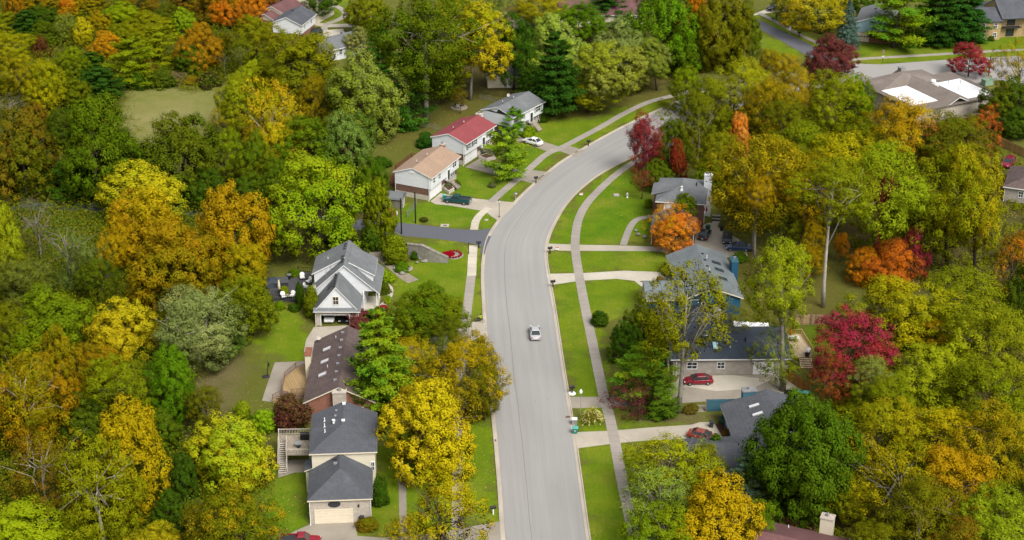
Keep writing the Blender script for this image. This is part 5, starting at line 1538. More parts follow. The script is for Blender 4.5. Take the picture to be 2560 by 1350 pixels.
T_(1555, 46, 170, 190, 'round', 'psage', 'sage', 'pale grey-green maple, highest of the three above the bend')
T_(1525, 104, 180, 236, 'round', 'sage', 'lime', 'yellow-sage maple with pale tips beside the lawn', base=(1468, 282), limbs=8)
T_(1482, 205, 130, 262, 'loose', 'yg', 'lime', 'yellow-green lower crown hanging over the lawn at the bend', base=(1470, 281))
T_(1632, 96, 100, 192, 'round', 'sage', 'yg', 'sage maple at the right end of the pale maples', base=(1642, 226))
T_(1517, -40, 112, 48, 'dpine', 'pine', 'dg', 'dark pine at the top edge before the brown roof', base=(1518, 52))
T_(1655, -40, 190, 185, 'round', 'g', 'bg', 'large fresh green maple at top, left of the orange-edged tree')
T_(1742, -30, 100, 135, 'round', 'gold', 'orange', 'orange-gold tree between the fresh green maple and the olive maple')
T_(1798, -30, 140, 175, 'round', 'olive', 'og', 'olive and amber maple left of the dark uphill road')
T_(1856, 4, 100, 160, 'round', 'g', 'og', 'dark olive maple at the far end, beside the uphill road')
T_(1283, 270, 60, 330, 'pine', 'bpine', 'bg', 'slim young pine in front of the grey-roofed white house')
T_(1322, 316, 40, 346, 'bush', 'bg', 'lime', 'light green shrub at the white car')
T_(1262, 322, 108, 436, 'pine', 'bpine', 'lime', 'feathery light green pine on the lawn of the red-roofed house', base=(1262, 446), fat=1.3)
T_(1068, 332, 56, 372, 'bush', 'dg', 'pine', 'dark round shrub left of the red-roofed house')
T_(1358, 286, 22, 308, 'bush', 'g', 'dg', 'round green shrub at the right corner of the grey-roofed white house')
T_(1342, 296, 16, 310, 'bush', 'dg', 'g', 'low dark shrub under the window of the grey-roofed white house')
T_(952, 392, 54, 420, 'bush', 'dg', 'g', 'dark green hedge shrub behind the red deck')
T_(948, 436, 34, 460, 'bush', 'g', 'dg', 'green shrub left of the red deck stairs')
T_(1122, 455, 26, 474, 'bush', 'olive', 'grey', 'grey-green shrub on the planter of the tan-roofed house')
T_(1140, 448, 26, 470, 'bush', 'g', 'brown', 'dark shrub beside the planter steps')
T_(1230, 455, 20, 470, 'bush', 'grey', 'g', 'pale grey-green round shrub on the lawn')
T_(1060, 542, 22, 556, 'bush', 'dg', 'brown', 'small dark shrub at the foot of the black post')
T_(1150, 222, 40, 260, 'thin', 'og', 'rust', 'small olive weeping tree beside the fire pit')
# --- top right
T_(2040, -50, 210, 82, 'loose', 'yel', 'yg', 'large yellow-green tree left of the blue spruce', base=(2052, 84), limbs=8, fat=1.3)
T_(1968, -20, 70, 40, 'loose', 'sage', 'yg', 'pale sage tree beside the black vehicle at top')
T_(2122, -2, 56, 114, 'spruce', 'blue', 'blue', 'tall blue-grey spruce beside the pale blue house', base=(2121, 117))
T_(2258, -40, 152, 108, 'pine', 'yg', 'bpine', 'yellowish green pine with a short dark trunk', base=(2232, 119), fat=1.6)
T_(2195, 40, 60, 92, 'pine', 'yg', 'bpine', 'small yellow-green pine in front of the pale blue house')
T_(2350, -40, 120, 104, 'dpine', 'pine', 'dg', 'dark pine, left of the pair before the apartment block', base=(2345, 108))
T_(2412, -30, 120, 102, 'dpine', 'pine', 'pine', 'dark pine, right of the pair before the apartment block', base=(2395, 106))
T_(2150, -30, 80, 30, 'round', 'dg', 'g', 'dark green tree at the top edge right of the spruce')
T_(2078, 88, 140, 195, 'round', 'plum', 'mar', 'burgundy-topped round tree at the junction', base=(2076, 196))
T_(2430, 108, 98, 182, 'flat', 'crim', 'red', 'crimson umbrella-shaped tree at the parking lot', base=(2421, 191), limbs=8)
T_(2541, 98, 120, 240, 'thin', 'og', 'gold', 'tall thin gold tree at the right edge behind the white roof', base=(2552, 285), limbs=10)
T_(2520, 195, 150, 330, 'round', 'olive', 'dg', 'dark olive tree at the right edge beside the white roof')
T_(2530, 262, 110, 340, 'round', 'dg', 'g', 'dark green tree behind the yellow board fence')
T_(2190, 68, 40, 100, 'bush', 'dg', 'brown', 'dark rounded shrub at the base of the pale blue house')
T_(2452, 92, 22, 106, 'bush', 'dg', 'g', 'small dark shrub at the left corner of the apartment block')
T_(2478, 90, 18, 103, 'bush', 'dg', 'olive', 'small dark shrub under the apartment windows')
# --- right wood
T_(1935, 128, 110, 240, 'loose', 'gold', 'og', 'golden tree left of the burgundy-topped one')
T_(1990, 172, 110, 270, 'loose', 'yel', 'og', 'yellow-gold tree just below the burgundy-topped one')
T_(2088, 186, 170, 340, 'loose', 'yg', 'og', 'wide yellow-green tree in front of the burgundy-topped one')
T_(2140, 195, 90, 330, 'round', 'olive', 'bg', 'green tree left of the flat white roof')
T_(1838, 156, 170, 300, 'loose', 'lime', 'yg', 'lime-yellow tree with red creeper on its limbs above the road', bark='vine_red', limbs=9)
T_(1920, 200, 150, 340, 'loose', 'og', 'gold', 'olive-gold tree behind the dense gold wood')
T_(1715, 172, 84, 270, 'loose', 'og', 'yg', 'olive-gold slim tree leaning over the far road')
T_(1745, 235, 110, 400, 'loose', 'olive', 'og', 'olive tree with a tall bare trunk beside the magenta tree', bark='bark_grey')
T_(1680, 300, 90, 420, 'round', 'g', 'olive', 'green tree behind the crimson-leaved one at the road edge')
T_(1610, 284, 92, 425, 'thin', 'crim', 'red', 'magenta-red tree at the road edge on the bend', limbs=8)
T_(1614, 300, 70, 420, 'loose', 'crim', 'red', 'dense crimson inner crown of the roadside pair')
T_(1694, 350, 44, 445, 'oval', 'red', 'rust', 'narrow dark red tree behind the grey brick-house roof')
T_(1640, 400, 80, 470, 'round', 'g', 'olive', 'green tree left behind the brick house')
T_(1606, 425, 60, 472, 'thin', 'red', 'brown', 'small thin red-brown tree on the lawn left of the brick house')
T_(1850, 286, 60, 400, 'oval', 'orange', 'peach', 'small orange tree inside the gold wood')
T_(1790, 330, 110, 460, 'loose', 'yg', 'og', 'yellow-olive tree right behind the white chimney')
T_(1775, 400, 80, 490, 'round', 'g', 'yg', 'green tree at the white chimney, right side')
T_(2245, 246, 186, 410, 'loose', 'amber', 'gold', 'amber-orange tree in front of the flat white roof')
T_(2380, 285, 200, 430, 'loose', 'og', 'olive', 'olive-gold tree below the right white roof panel')
T_(2462, 264, 96, 376, 'thin', 'orange', 'red', 'orange-red tree at the end of the yellow board fence', limbs=8)
T_(2330, 300, 120, 420, 'thin', 'peach', 'og', 'thin peach-orange tree between the olive and amber crowns')
T_(1895, 330, 230, 560, 'loose', 'og', 'gold', 'dull gold tree at the left front of the gold wood', clear=7, bark='bark_grey')
T_(1990, 318, 200, 480, 'loose', 'yg', 'olive', 'yellow-green tree in the heart of the gold wood', clear=6)
T_(2105, 335, 250, 520, 'loose', 'yg', 'gold', 'broad yellow-green tree at the back of the gold wood', clear=6)
T_(2010, 400, 180, 560, 'loose', 'gold', 'og', 'golden tree left of the tall white-trunked one', clear=7)
T_(2210, 365, 210, 560, 'loose', 'lime', 'yg', 'lime tree on red creeper-covered stems', base=(2185, 690), bark='vine_red', limbs=9, fat=1.5)
T_(2230, 535, 130, 640, 'loose', 'yg', 'olive', 'low yellow-green crown on the right of the red-stemmed tree', clear=2)
T_(2340, 385, 200, 620, 'loose', 'yg', 'og', 'yellow-olive tree with a dark trunk in the right wood', base=(2368, 668), bark='bark_dark', limbs=9)
T_(2425, 385, 170, 620, 'loose', 'gold', 'yg', 'tall gold tree before the right edge house', base=(2437, 700), bark='bark_dark', limbs=10)
T_(2085, 395, 190, 540, 'loose', 'og', 'yg', 'olive-gold tree on a tall white forked trunk', base=(2057, 768), bark='bark_pale', limbs=11, fat=0.9)
T_(1895, 420, 100, 540, 'loose', 'gold', 'amber', 'amber-gold tree above the parked cars', base=(1886, 660), bark='bark_grey')
T_(1960, 470, 120, 600, 'loose', 'og', 'yg', 'olive-gold tree on twin dark stems right of the parked cars', base=(1958, 625), bark='bark_dark')
T_(2035, 560, 70, 640, 'loose', 'gold', 'amber', 'small gold tree left of the tall white trunk', clear=3)
T_(2020, 610, 90, 690, 'loose', 'gold', 'og', 'low brown-gold tree at the foot of the tall white trunk', clear=1)
T_(2106, 580, 40, 640, 'loose', 'orange', 'amber', 'small orange tree right of the tall white trunk', clear=1.5)
T_(2160, 620, 90, 710, 'loose', 'amber', 'orange', 'amber shrubby tree left of the red-stemmed tree foot', clear=0.5)
T_(2282, 566, 84, 690, 'cone', 'crim', 'red', 'crimson cone-shaped tree in the right wood')
T_(2228, 600, 140, 720, 'loose', 'orange', 'red', 'fiery orange tree beside the crimson cone', clear=0.6)
T_(2532, 588, 110, 740, 'thin', 'orange', 'olive', 'orange-tipped tree at the right edge', limbs=8)
T_(2550, 575, 80, 650, 'loose', 'rust', 'amber', 'rust tree at the right edge below the brown roof')
T_(2560, 650, 120, 830, 'round', 'dg', 'olive', 'dark green tree at the right edge below the orange-tipped one')
T_(1950, 604, 180, 800, 'loose', 'lime', 'yg', 'lime-yellow tall tree in front of the gold wood', base=(1957, 976), bark='bark_grey', limbs=9, fat=1.2)
T_(1935, 800, 150, 950, 'thin', 'g', 'yg', 'sparse green lower boughs around the lime-yellow tree trunk', base=(1962, 974), bark='bark_grey', limbs=8)
T_(1716, 668, 240, 890, 'airy', 'og', 'yg', 'sparse tall tree with grey trunk before the slate-roofed house', base=(1697, 1032), bark='bark_grey', limbs=14, fat=1.0)
T_(1830, 760, 110, 840, 'thin', 'olive', 'og', 'thin olive tree behind the dark slate roof')
# --- right foreground
T_(2130, 792, 205, 965, 'loose', 'crim', 'red', 'big crimson tree right of the new deck')
T_(2080, 890, 130, 1000, 'thin', 'rust', 'red', 'rust-red thin tree below the big crimson one')
T_(2172, 892, 110, 1005, 'loose', 'sage', 'yg', 'pale sage small tree in front of the crimson one', base=(2182, 1035), bark='bark_grey')
T_(2248, 690, 250, 880, 'loose', 'yg', 'gold', 'wide yellow-green tree behind the big crimson one')
T_(2395, 670, 240, 850, 'loose', 'yg', 'og', 'yellow-olive tree right of the fiery orange one')
T_(2470, 760, 220, 970, 'loose', 'lime', 'olive', 'lime-olive tree at the right edge middle')
T_(2320, 855, 210, 1020, 'loose', 'lime', 'yg', 'lime tree right of the big crimson one')
T_(2470, 900, 200, 1080, 'loose', 'olive', 'yg', 'olive tree at the right edge below the lime-olive one')
T_(2220, 940, 150, 1060, 'loose', 'og', 'yg', 'olive-gold tree right of the pale sage small tree')
T_(2200, 1000, 210, 1200, 'loose', 'gold', 'og', 'gold tree touching the deep green maple')
T_(2350, 1010, 220, 1180, 'loose', 'yg', 'gold', 'yellow-green tree in the middle of the lower right grove')
T_(2480, 1010, 220, 1230, 'loose', 'gold', 'og', 'golden tree at the right edge of the lower grove')
T_(2250, 1120, 240, 1330, 'thin', 'og', 'gold', 'olive-gold thin tree right of the deep green maple', bark='bark_grey', limbs=12)
T_(2380, 1130, 220, 1330, 'loose', 'gold', 'amber', 'dark gold tree in the lower right grove')
T_(2300, 1200, 200, 1400, 'loose', 'og', 'olive', 'dull olive-gold tree at the bottom edge of the lower right grove', bark='bark_grey')
T_(2490, 1220, 220, 1420, 'loose', 'lime', 'og', 'lime-gold tree in the bottom right corner')
T_(2400, 1290, 160, 1440, 'loose', 'og', 'rust', 'brown-gold tree at the bottom edge near the right corner')
T_(2008, 984, 254, 1308, 'dense', 'g', 'g', 'deep green dense maple at the lower right', limbs=8)
T_(1800, 1186, 240, 1420, 'round', 'gold', 'amber', 'orange-gold tree at the bottom edge right of the road')
T_(1690, 1080, 220, 1240, 'airy', 'yg', 'gold', 'yellow-green birch-like tree before the charcoal roof', bark='bark_grey', limbs=12)
T_(1650, 1160, 190, 1340, 'thin', 'lime', 'sage', 'pale green twiggy tree right of the lower sidewalk', bark='bark_grey', limbs=14)
T_(1660, 1260, 200, 1420, 'loose', 'bg', 'yg', 'fresh green tree at the bottom edge right of the sidewalk', bark='bark_grey')
T_(1760, 1110, 110, 1210, 'loose', 'yg', 'olive', 'yellow-olive small tree left of the green conifer')
T_(1790, 1085, 54, 1150, 'dpine', 'bpine', 'g', 'small dense green conifer before the charcoal roof')
T_(1866, 1140, 92, 1260, 'dpine', 'sage', 'blue', 'grey-green conifer left of the deep green maple')
T_(1836, 1132, 80, 1190, 'bush', 'plum', 'mar', 'plum-red shrub before the charcoal roof')
T_(1900, 1250, 90, 1360, 'loose', 'g', 'yg', 'green tree between the orange-gold tree and the deep green maple')
T_(2130, 1000, 110, 1040, 'bush', 'yg', 'lime', 'low yellow-green shrub behind the deep green maple')
# --- front gardens right
T_(1600, 752, 90, 870, 'round', 'g', 'olive', 'dark green round tree before the blue house')
T_(1660, 770, 110, 880, 'loose', 'og', 'yg', 'olive-gold tree left of the slate roof')
T_(1500, 776, 44, 818, 'bush', 'g', 'dg', 'green round shrub on the front lawn right of the sidewalk')
T_(1560, 800, 90, 900, 'round', 'g', 'dg', 'dark green tree behind the round lawn shrub')
T_(1608, 860, 150, 1000, 'pine', 'lime', 'bpine', 'bright green feathery conifer before the slate-roofed house', clear=1)
T_(1650, 930, 90, 1040, 'pine', 'bpine', 'g', 'green feathery conifer at the foot of the grey trunk', clear=0.5)
T_(1578, 942, 128, 1038, 'thin', 'plum', 'mar', 'purple weeping tree at the driveway', limbs=12, clear=0.5)
T_(1596, 995, 60, 1055, 'wispy', 'mar', 'brown', 'bare maroon shrub tree below the purple weeping one', limbs=12, clear=0.2)
T_(1650, 1020, 40, 1050, 'bush', 'dg', 'g', 'dark green low shrub left of the grey trunk foot')
T_(1727, 1012, 40, 1032, 'bush', 'olive', 'brown', 'brown-green shrub left of the teal fence')
T_(1812, 1038, 30, 1062, 'bush', 'blue', 'pine', 'blue-green low conifer shrub in the courtyard')
T_(1825, 1072, 44, 1090, 'bush', 'brown', 'rust', 'brown shrub under the white eave')
T_(1480, 1016, 56, 1058, 'plume', 'yg', 'straw', 'clump of pale plumed ornamental grass by the road')
T_(1684, 505, 128, 625, 'thin', 'orange', 'gold', 'bright orange maple before the brick house', base=(1688, 632), limbs=10)
T_(1686, 530, 110, 625, 'loose', 'orange', 'peach', 'dense orange inner crown before the brick house', base=(1690, 631))
T_(1714, 480, 62, 535, 'round', 'bg', 'olive', 'green tree standing behind the bright orange maple', base=(1716, 612))
T_(1662, 655, 14, 690, 'column', 'dg', 'g', 'narrow dark columnar shrub at the blue house corner')
T_(1850, 630, 40, 655, 'bush', 'g', 'bg', 'green shrub beside the dark blue car')
T_(1650, 690, 30, 720, 'bush', 'olive', 'rust', 'olive shrub against the left wall of the blue house')
T_(1622, 496, 22, 520, 'bush', 'yg', 'g', 'round light shrub at the left wall of the brick house')
T_(1748, 538, 16, 556, 'bush', 'g', 'dg', 'green potted shrub behind the brick house')

# --- more of the woods between those
T_(60, 340, 120, 440, 'round', 'olive', 'og', 'brown-green tree right beside the big dull olive tree at left')
T_(300, 330, 120, 430, 'round', 'g', 'olive', 'green tree squeezed between the pointed green tree and the field front tree')
T_(560, 330, 120, 450, 'loose', 'olive', 'yg', 'olive tree under the thin amber tree by the field')
T_(520, 420, 110, 520, 'round', 'dg', 'g', 'dark green tree behind the two amber maples')
T_(690, 400, 90, 520, 'round', 'olive', 'g', 'olive tree peeping out left of the giant lime tree')
T_(60, 640, 150, 760, 'loose', 'olive', 'sage', 'dull green tree low at the left edge under the bare tree')
T_(250, 640, 100, 760, 'loose', 'olive', 'g', 'dull green tree left of the amber maple foot')
T_(20, 760, 120, 900, 'loose', 'olive', 'yg', 'olive tree at the left edge left of the broad yellow-green tree')
T_(230, 860, 120, 990, 'loose', 'amber', 'og', 'amber-brown tree under the golden-yellow tree')
T_(200, 980, 130, 1110, 'round', 'dg', 'olive', 'dark green tree right of the white-branched sycamore')
T_(400, 1020, 120, 1130, 'round', 'olive', 'g', 'dark olive tree behind the big golden maple')
T_(510, 960, 90, 1060, 'loose', 'olive', 'og', 'olive tree at the edge of the bare slope')
T_(150, 1180, 150, 1330, 'loose', 'olive', 'rust', 'brown-olive tree behind the bottom left lime tree')
T_(500, 1260, 120, 1400, 'loose', 'olive', 'og', 'olive tree at the bottom edge between yellow and brown crowns')
T_(480, 110, 80, 190, 'round', 'dg', 'olive', 'dark tree in the shade left of the amber-rust oval tree')
T_(150, 270, 90, 370, 'round', 'olive', 'dg', 'dark olive tree behind the pointed green tree')
T_(700, 270, 110, 370, 'round', 'og', 'g', 'olive-gold tree low in front of the golden-yellow crown')
T_(1105, 188, 110, 238, 'loose', 'olive', 'og', 'olive bough tree hanging low behind the fire pit')
T_(1330, 160, 100, 250, 'round', 'g', 'dg', 'shaded green tree under the pale maples')
T_(1580, 130, 110, 225, 'round', 'sage', 'olive', 'sage-olive tree in the middle of the pale maples')
T_(1700, 60, 110, 180, 'round', 'g', 'olive', 'green tree in front of the orange-gold tree')
T_(1780, 200, 110, 320, 'loose', 'olive', 'yg', 'olive tree on the far side of the road under the lime-yellow one')
T_(1960, 250, 130, 360, 'loose', 'og', 'olive', 'shaded olive tree deep in the gold wood')
T_(2160, 300, 120, 400, 'loose', 'olive', 'yg', 'green-gold tree behind the amber-orange one')
T_(2300, 480, 120, 600, 'loose', 'olive', 'og', 'shaded olive tree behind the crimson cone')
T_(1850, 470, 110, 545, 'loose', 'gold', 'og', 'gold tree low over the parked cars')
T_(2420, 440, 140, 580, 'loose', 'yg', 'og', 'yellow-green tree behind the dark-trunked tree')
T_(2320, 780, 150, 880, 'loose', 'og', 'amber', 'gold tree with brown tips right behind the big crimson tree')
T_(2130, 1180, 130, 1300, 'loose', 'og', 'gold', 'olive-gold tree at the right foot of the deep green maple')
T_(2560, 1080, 130, 1220, 'loose', 'olive', 'og', 'olive tree cut by the right edge in the lower grove')
T_(2200, 1290, 130, 1400, 'loose', 'olive', 'og', 'olive tree at the bottom edge right of the cream chimney')
T_(1700, 1230, 120, 1340, 'loose', 'yg', 'sage', 'pale yellow-green tree left of the orange-gold tree')
T_(1600, 1130, 90, 1230, 'thin', 'yg', 'og', 'thin yellow-green tree nearest the lower right sidewalk', bark='bark_grey', limbs=9)
T_(1030, 960, 90, 1060, 'loose', 'gold', 'og', 'gold tree tucked behind the brightest golden-yellow tree')
T_(1210, 900, 110, 1030, 'loose', 'og', 'olive', 'olive tree at the kerb below the one with bare grey limbs')
T_(1110, 800, 110, 900, 'loose', 'olive', 'g', 'green tree between the olive-green maple and the gold crowns')

# ground cover in the woods: one loose mass nobody could count
def undergrowth(name, pxs, n, seed, tints, hmax=1.2):
    R = np.random.default_rng(seed)
    P = []
    polys = [px_line(p) for p in pxs]
    for p in polys:
        q = np.array(p); lo, hi = q.min(0), q.max(0)
        m = int(n / len(polys))
        X = R.uniform(lo[0], hi[0], m * 3); Y = R.uniform(lo[1], hi[1], m * 3)
        k = poly_mask(X, Y, p, 0.5) > 0.5
        P.append(np.c_[X[k], Y[k]][:m])
    P = np.concatenate(P)
    K = len(P); per = 60
    hk = R.uniform(0.25, 1.0, K) * hmax; rk = hk * R.uniform(0.8, 1.5, K)
    cid = np.repeat(np.arange(K), per); m = len(cid)
    d = R.normal(0, 1, (m, 3)); d /= np.linalg.norm(d, axis=1)[:, None]; d[:, 2] = abs(d[:, 2])
    C = np.c_[P[cid] + d[:, :2] * rk[cid][:, None], d[:, 2] * hk[cid] + 0.05]
    me = leaf_mesh(name, C, d + [0, 0, 0.5] + R.normal(0, 0.4, (m, 3)), R.normal(0, 1, (m, 3)), np.full(m, 0.11), np.full(m, 0.18), R.random(K)[cid], R.random(m))
    o = bpy.data.objects.new(name, me); COL.objects.link(o)
    o['tint_a'], o['tint_b'] = list(TINT[tints[0]]), list(TINT[tints[1]])
    tag(o, None, None, None, 'stuff')
    return o
undergrowth('undergrowth', LITTER_PX[0:1] + [[(-100, 530), (660, 540), (650, 740), (480, 900), (420, 1080), (640, 1220), (600, 1400), (-200, 1400)]], 7000, 3, ('og', 'dg'), 4.2)
undergrowth('undergrowth', [LITTER_PX[3], LITTER_PX[4]], 2400, 4, ('olive', 'og'), 1.5)
# ------------------------------------------------------------------ vehicles
def car(name, label, cat, px, heading, col, kind='sedan', z=0.05, metal=0.25, at=None, group='vehicles about the neighbourhood', roofcol=None):
    """heading: direction of the bonnet in degrees from +X; (px) is the middle of the car on the ground"""
    pos = at or G(*px)
    t = thing(name, label, cat, (pos[0], pos[1], z), math.radians(heading), group)
    P = car_paint('paint_' + name, col, metal)
    RP = car_paint('roof_paint_' + name, roofcol, metal) if roofcol else P
    if kind == 'sedan':
        L, Wd = 4.75, 1.84
        low = [(-2.36, .70, .42, .62), (-2.28, .84, .30, .86), (-1.85, .90, .24, .96), (-1.1, .92, .22, .97), (0.2, .92, .22, .93), (1.0, .91, .22, .90), (1.75, .88, .25, .80), (2.2, .80, .30, .66), (2.36, .66, .40, .56)]
        b0, b1, r0, r1, zb, zr, wb, wr = -1.85, 1.15, -1.05, 0.28, .95, 1.43, .83, .62
        wx, wr_ = (-1.42, 1.42), 0.33
    elif kind == 'suv':
        L, Wd = 4.7, 1.9
        low = [(-2.33, .76, .45, .75), (-2.28, .88, .34, 1.02), (-1.6, .94, .28, 1.10), (0.2, .95, .27, 1.08), (1.1, .93, .28, 1.06), (1.9, .90, .32, .98), (2.25, .84, .38, .85), (2.35, .72, .45, .72)]
        b0, b1, r0, r1, zb, zr, wb, wr = -2.15, 1.15, -1.85, 0.35, 1.08, 1.70, .86, .70
        wx, wr_ = (-1.40, 1.42), 0.38
    else:
        L, Wd = 5.5, 1.92
        low = [(-2.75, .86, .50, .98), (-2.70, .90, .42, 1.02), (-0.55, .93, .38, 1.02), (0.2, .94, .36, 1.02), (1.2, .93, .36, 1.0), (2.2, .90, .40, .93), (2.65, .86, .46, .82), (2.75, .78, .52, .72)]
        b0, b1, r0, r1, zb, zr, wb, wr = -0.55, 1.25, -0.35, 0.55, 1.0, 1.66, .86, .70
        wx, wr_ = (-1.65, 1.75), 0.38
    mb = MB(); rings = []
    for x, hw, zl, zh in low:
        rings.append([(x, -hw * .86, zl), (x, -hw * .98, zl + .14), (x, -hw, (zl + zh) / 2 + .05), (x, -hw * .95, zh - .06), (x, -hw * .84, zh), (x, hw * .84, zh), (x, hw * .95, zh - .06), (x, hw, (zl + zh) / 2 + .05), (x, hw * .98, zl + .14), (x, hw * .86, zl)])
    mb.loft(rings)
    body = mb.build('body', P, t, smooth=False, bevel=0.03)
    for f in body.data.polygons: f.use_smooth = True
    g = MB()
    cab = [(b0, -wb, zb), (b1, -wb, zb), (b1, wb, zb), (b0, wb, zb), (r0, -wr, zr), (r1, -wr, zr), (r1, wr, zr), (r0, wr, zr)]
    g.add([(x, y, z - .06 if i < 4 else z - .02) for i, (x, y, z) in enumerate(cab)], [(0, 3, 2, 1), (4, 5, 6, 7), (0, 1, 5, 4), (1, 2, 6, 5), (2, 3, 7, 6), (3, 0, 4, 7)])
    g.build('window_glass', M['car_glass'], t)
    r = MB()
    r.add([(r0 - .03, -wr - .01, zr - .05), (r1 + .05, -wr - .01, zr - .05), (r1 + .05, wr + .01, zr - .05), (r0 - .03, wr + .01, zr - .05), (r0 + .06, -wr + .08, zr + .03), (r1 - .1, -wr + .08, zr + .03), (r1 - .1, wr - .08, zr + .03), (r0 + .06, wr - .08, zr + .03)], [(0, 3, 2, 1), (4, 5, 6, 7), (0, 1, 5, 4), (1, 2, 6, 5), (2, 3, 7, 6), (3, 0, 4, 7)])
    for sy in (-1, 1):
        r.bar((b0, sy * wb, zb - .03), (r0, sy * wr, zr - .02), .09); r.bar((b1, sy * wb, zb - .03), (r1, sy * wr, zr - .02), .08)
        xm = (b0 + b1) / 2 - .05; r.bar((xm, sy * wb * 1.005, zb - .03), ((r0 + r1) / 2 - .05, sy * (wr + .01), zr - .02), .07)
    r.build('roof', RP, t)
    if kind == 'pickup':
        q = MB()
        q.box((-1.63, 0, 1.035), (1.92, 1.50, .04)); q.build('bed_floor', M['dark'], t)
        q = MB()
        for sy in (-1, 1): q.box((-1.63, sy * .83, 1.10), (2.15, .14, .22))
        q.box((-2.68, 0, 1.10), (.1, 1.6, .22)); q.build('bed_rim', P, t)
        q = MB(); q.box((-2.80, 0, .55), (.14, 1.75, .16)); q.box((2.78, 0, .5), (.14, 1.75, .16)); q.build('bumper', M['metal'], t)
    for x in wx:
        for sy in (-1, 1):
            wmb = MB(); n = 16; y0, y1 = sy * (Wd / 2 - .26), sy * (Wd / 2 - .01)
            prof = [(wr_ * .6, y0), (wr_ * .97, y0), (wr_, y0 + (y1 - y0) * .2), (wr_, y0 + (y1 - y0) * .8), (wr_ * .95, y1), (wr_ * .6, y1)]
            wmb.loft([[(x + a * math.cos(2 * PI * k / n), y, wr_ + a * math.sin(2 * PI * k / n)) for k in range(n)] for a, y in prof])
            w = wmb.build('wheel', M['tyre'], t)
            rm = MB(); rm.loft([[(x + a * math.cos(2 * PI * k / 10), y, wr_ + a * math.sin(2 * PI * k / 10)) for k in range(10)] for a, y in ((wr_ * .58, y1), (wr_ * .56, y1 + sy * .012), (wr_ * .12, y1 + sy * .02))])
            rm.build('rim', M['rim'], w)
    xf, xr = low[-1][0], low[0][0]
    zf = low[-2][3] - .04; zt = low[1][3] - .10
    for sy in (-1, 1):
        q = MB(); q.box((xf - .16, sy * .62, zf - .02), (.16, .34, .13), 0); q.build('headlight', M['head_light'], t, bevel=0.02)
        q = MB(); q.box((xr + .07, sy * .64, zt - .04), (.12, .32, .17), 0); q.build('tail_light', M['red_light'], t, bevel=0.02)
        q = MB(); q.box((b1 - .25, sy * (Wd / 2 + .06), zb + .02), (.16, .2, .13), 0); q.build('mirror', P, t, bevel=0.02)
    q = MB(); q.box((xr - .005, 0, zt - .2), (.02, .42, .12)); q.build('number_plate', M['white'], t)
    return t
car('silver_car', 'silver sedan driving away along the road', 'car', (1338, 838), 92, (0.55, 0.55, 0.56), 'sedan', 0.01, 0.35)
car('red_car', 'dark red sedan parked before the slate-roofed house', 'car', (1745, 958), 183, (0.22, 0.005, 0.02), 'sedan', 0.05)
car('pickup_truck', 'dark teal pickup truck on the drive of the tan-roofed house', 'pickup truck', (1143, 507), 163, (0.01, 0.075, 0.085), 'pickup', 0.04)
car('white_car', 'white sedan on the drive of the grey-roofed white house', 'car', (1332, 360), 142, (0.75, 0.75, 0.74), 'sedan', 0.04, 0.0)
car('black_car', 'black sedan beside the brick house, rear towards the viewer', 'car', (1762, 592), 72, (0.008, 0.008, 0.01), 'sedan', 0.05)
car('navy_car', 'dark car under the gold tree, facing the viewer', 'car', (1818, 602), 262, (0.02, 0.022, 0.035), 'sedan', 0.05)
car('blue_car', 'dark blue car parked sideways behind the blue house', 'car', (1845, 625), 176, (0.02, 0.05, 0.12), 'sedan', 0.05)
car('courtyard_car', 'faded red car in the courtyard of the charcoal-roofed house', 'car', (1757, 1098), 336, (0.30, 0.05, 0.03), 'sedan', 0.05)
car('garage_car', 'white car standing inside the open garage', 'car', None, 270, (0.72, 0.72, 0.72), 'sedan', 0.02, 0.0, at=(-30.85, 257.2))
car('garage_car', 'black car standing inside the open garage', 'car', None, 270, (0.012, 0.012, 0.014), 'sedan', 0.02, 0.2, at=(-28.4, 257.2))
car('red_pickup', 'red pickup cut by the bottom edge before the beige garage', 'pickup truck', (752, 1362), 2, (0.30, 0.008, 0.025), 'pickup', 0.05)
car('black_van', 'black car beside the white gabled house at top left', 'car', (784, 88), 200, (0.01, 0.01, 0.012), 'suv', 0.05)
car('black_suv', 'black vehicle on the pale driveway at the top', 'car', (1938, 26), 200, (0.008, 0.008, 0.012), 'suv', 0.04)
car('maroon_pickup', 'maroon vehicle behind the right edge house', 'car', (2520, 414), 235, (0.24, 0.012, 0.04), 'suv', 0.02)
car('dark_green_car', 'dark car between the red-roofed and grey-roofed white houses', 'car', (1249, 344), 150, (0.012, 0.02, 0.02), 'suv', 0.02)

# ------------------------------------------------------------------ street furniture
def lamp_post(px, hgt, label):
    t = thing('lamp_post', label, 'lamp post', G(*px), 0, 'lamp posts')
    mb = MB(); mb.lathe([(.11, 0), (.11, .25), (.055, .35), (.045, hgt - .5)], (0, 0, 0), 8); mb.build('pole', M['black'], t)
    mb = MB(); mb.lathe([(.05, 0), (.14, .08), (.20, .42), (.16, .44)], (0, 0, hgt - .5), 6); l = mb.build('lantern', M['head_light'], t)
    mb = MB(); mb.lathe([(.24, 0), (.05, .2), (.02, .28)], (0, 0, hgt - .06), 6); mb.build('cap', M['black'], l)
lamp_post((1248, 543), 3.6, 'black lantern post at the driveway of the tan-roofed house')
lamp_post((1361, 0), 3.6, 'black lamp post at the top edge among gold trees')
t = thing('globe_lamp_post', 'slim post with white globe lamp beside the ornamental grass', 'lamp post', G(1451, 1046), 0, 'lamp posts')
mb = MB(); mb.lathe([(.06, 0), (.05, .1), (.04, 4.3)], (0, 0, 0), 8); mb.build('pole', M['metal'], t)
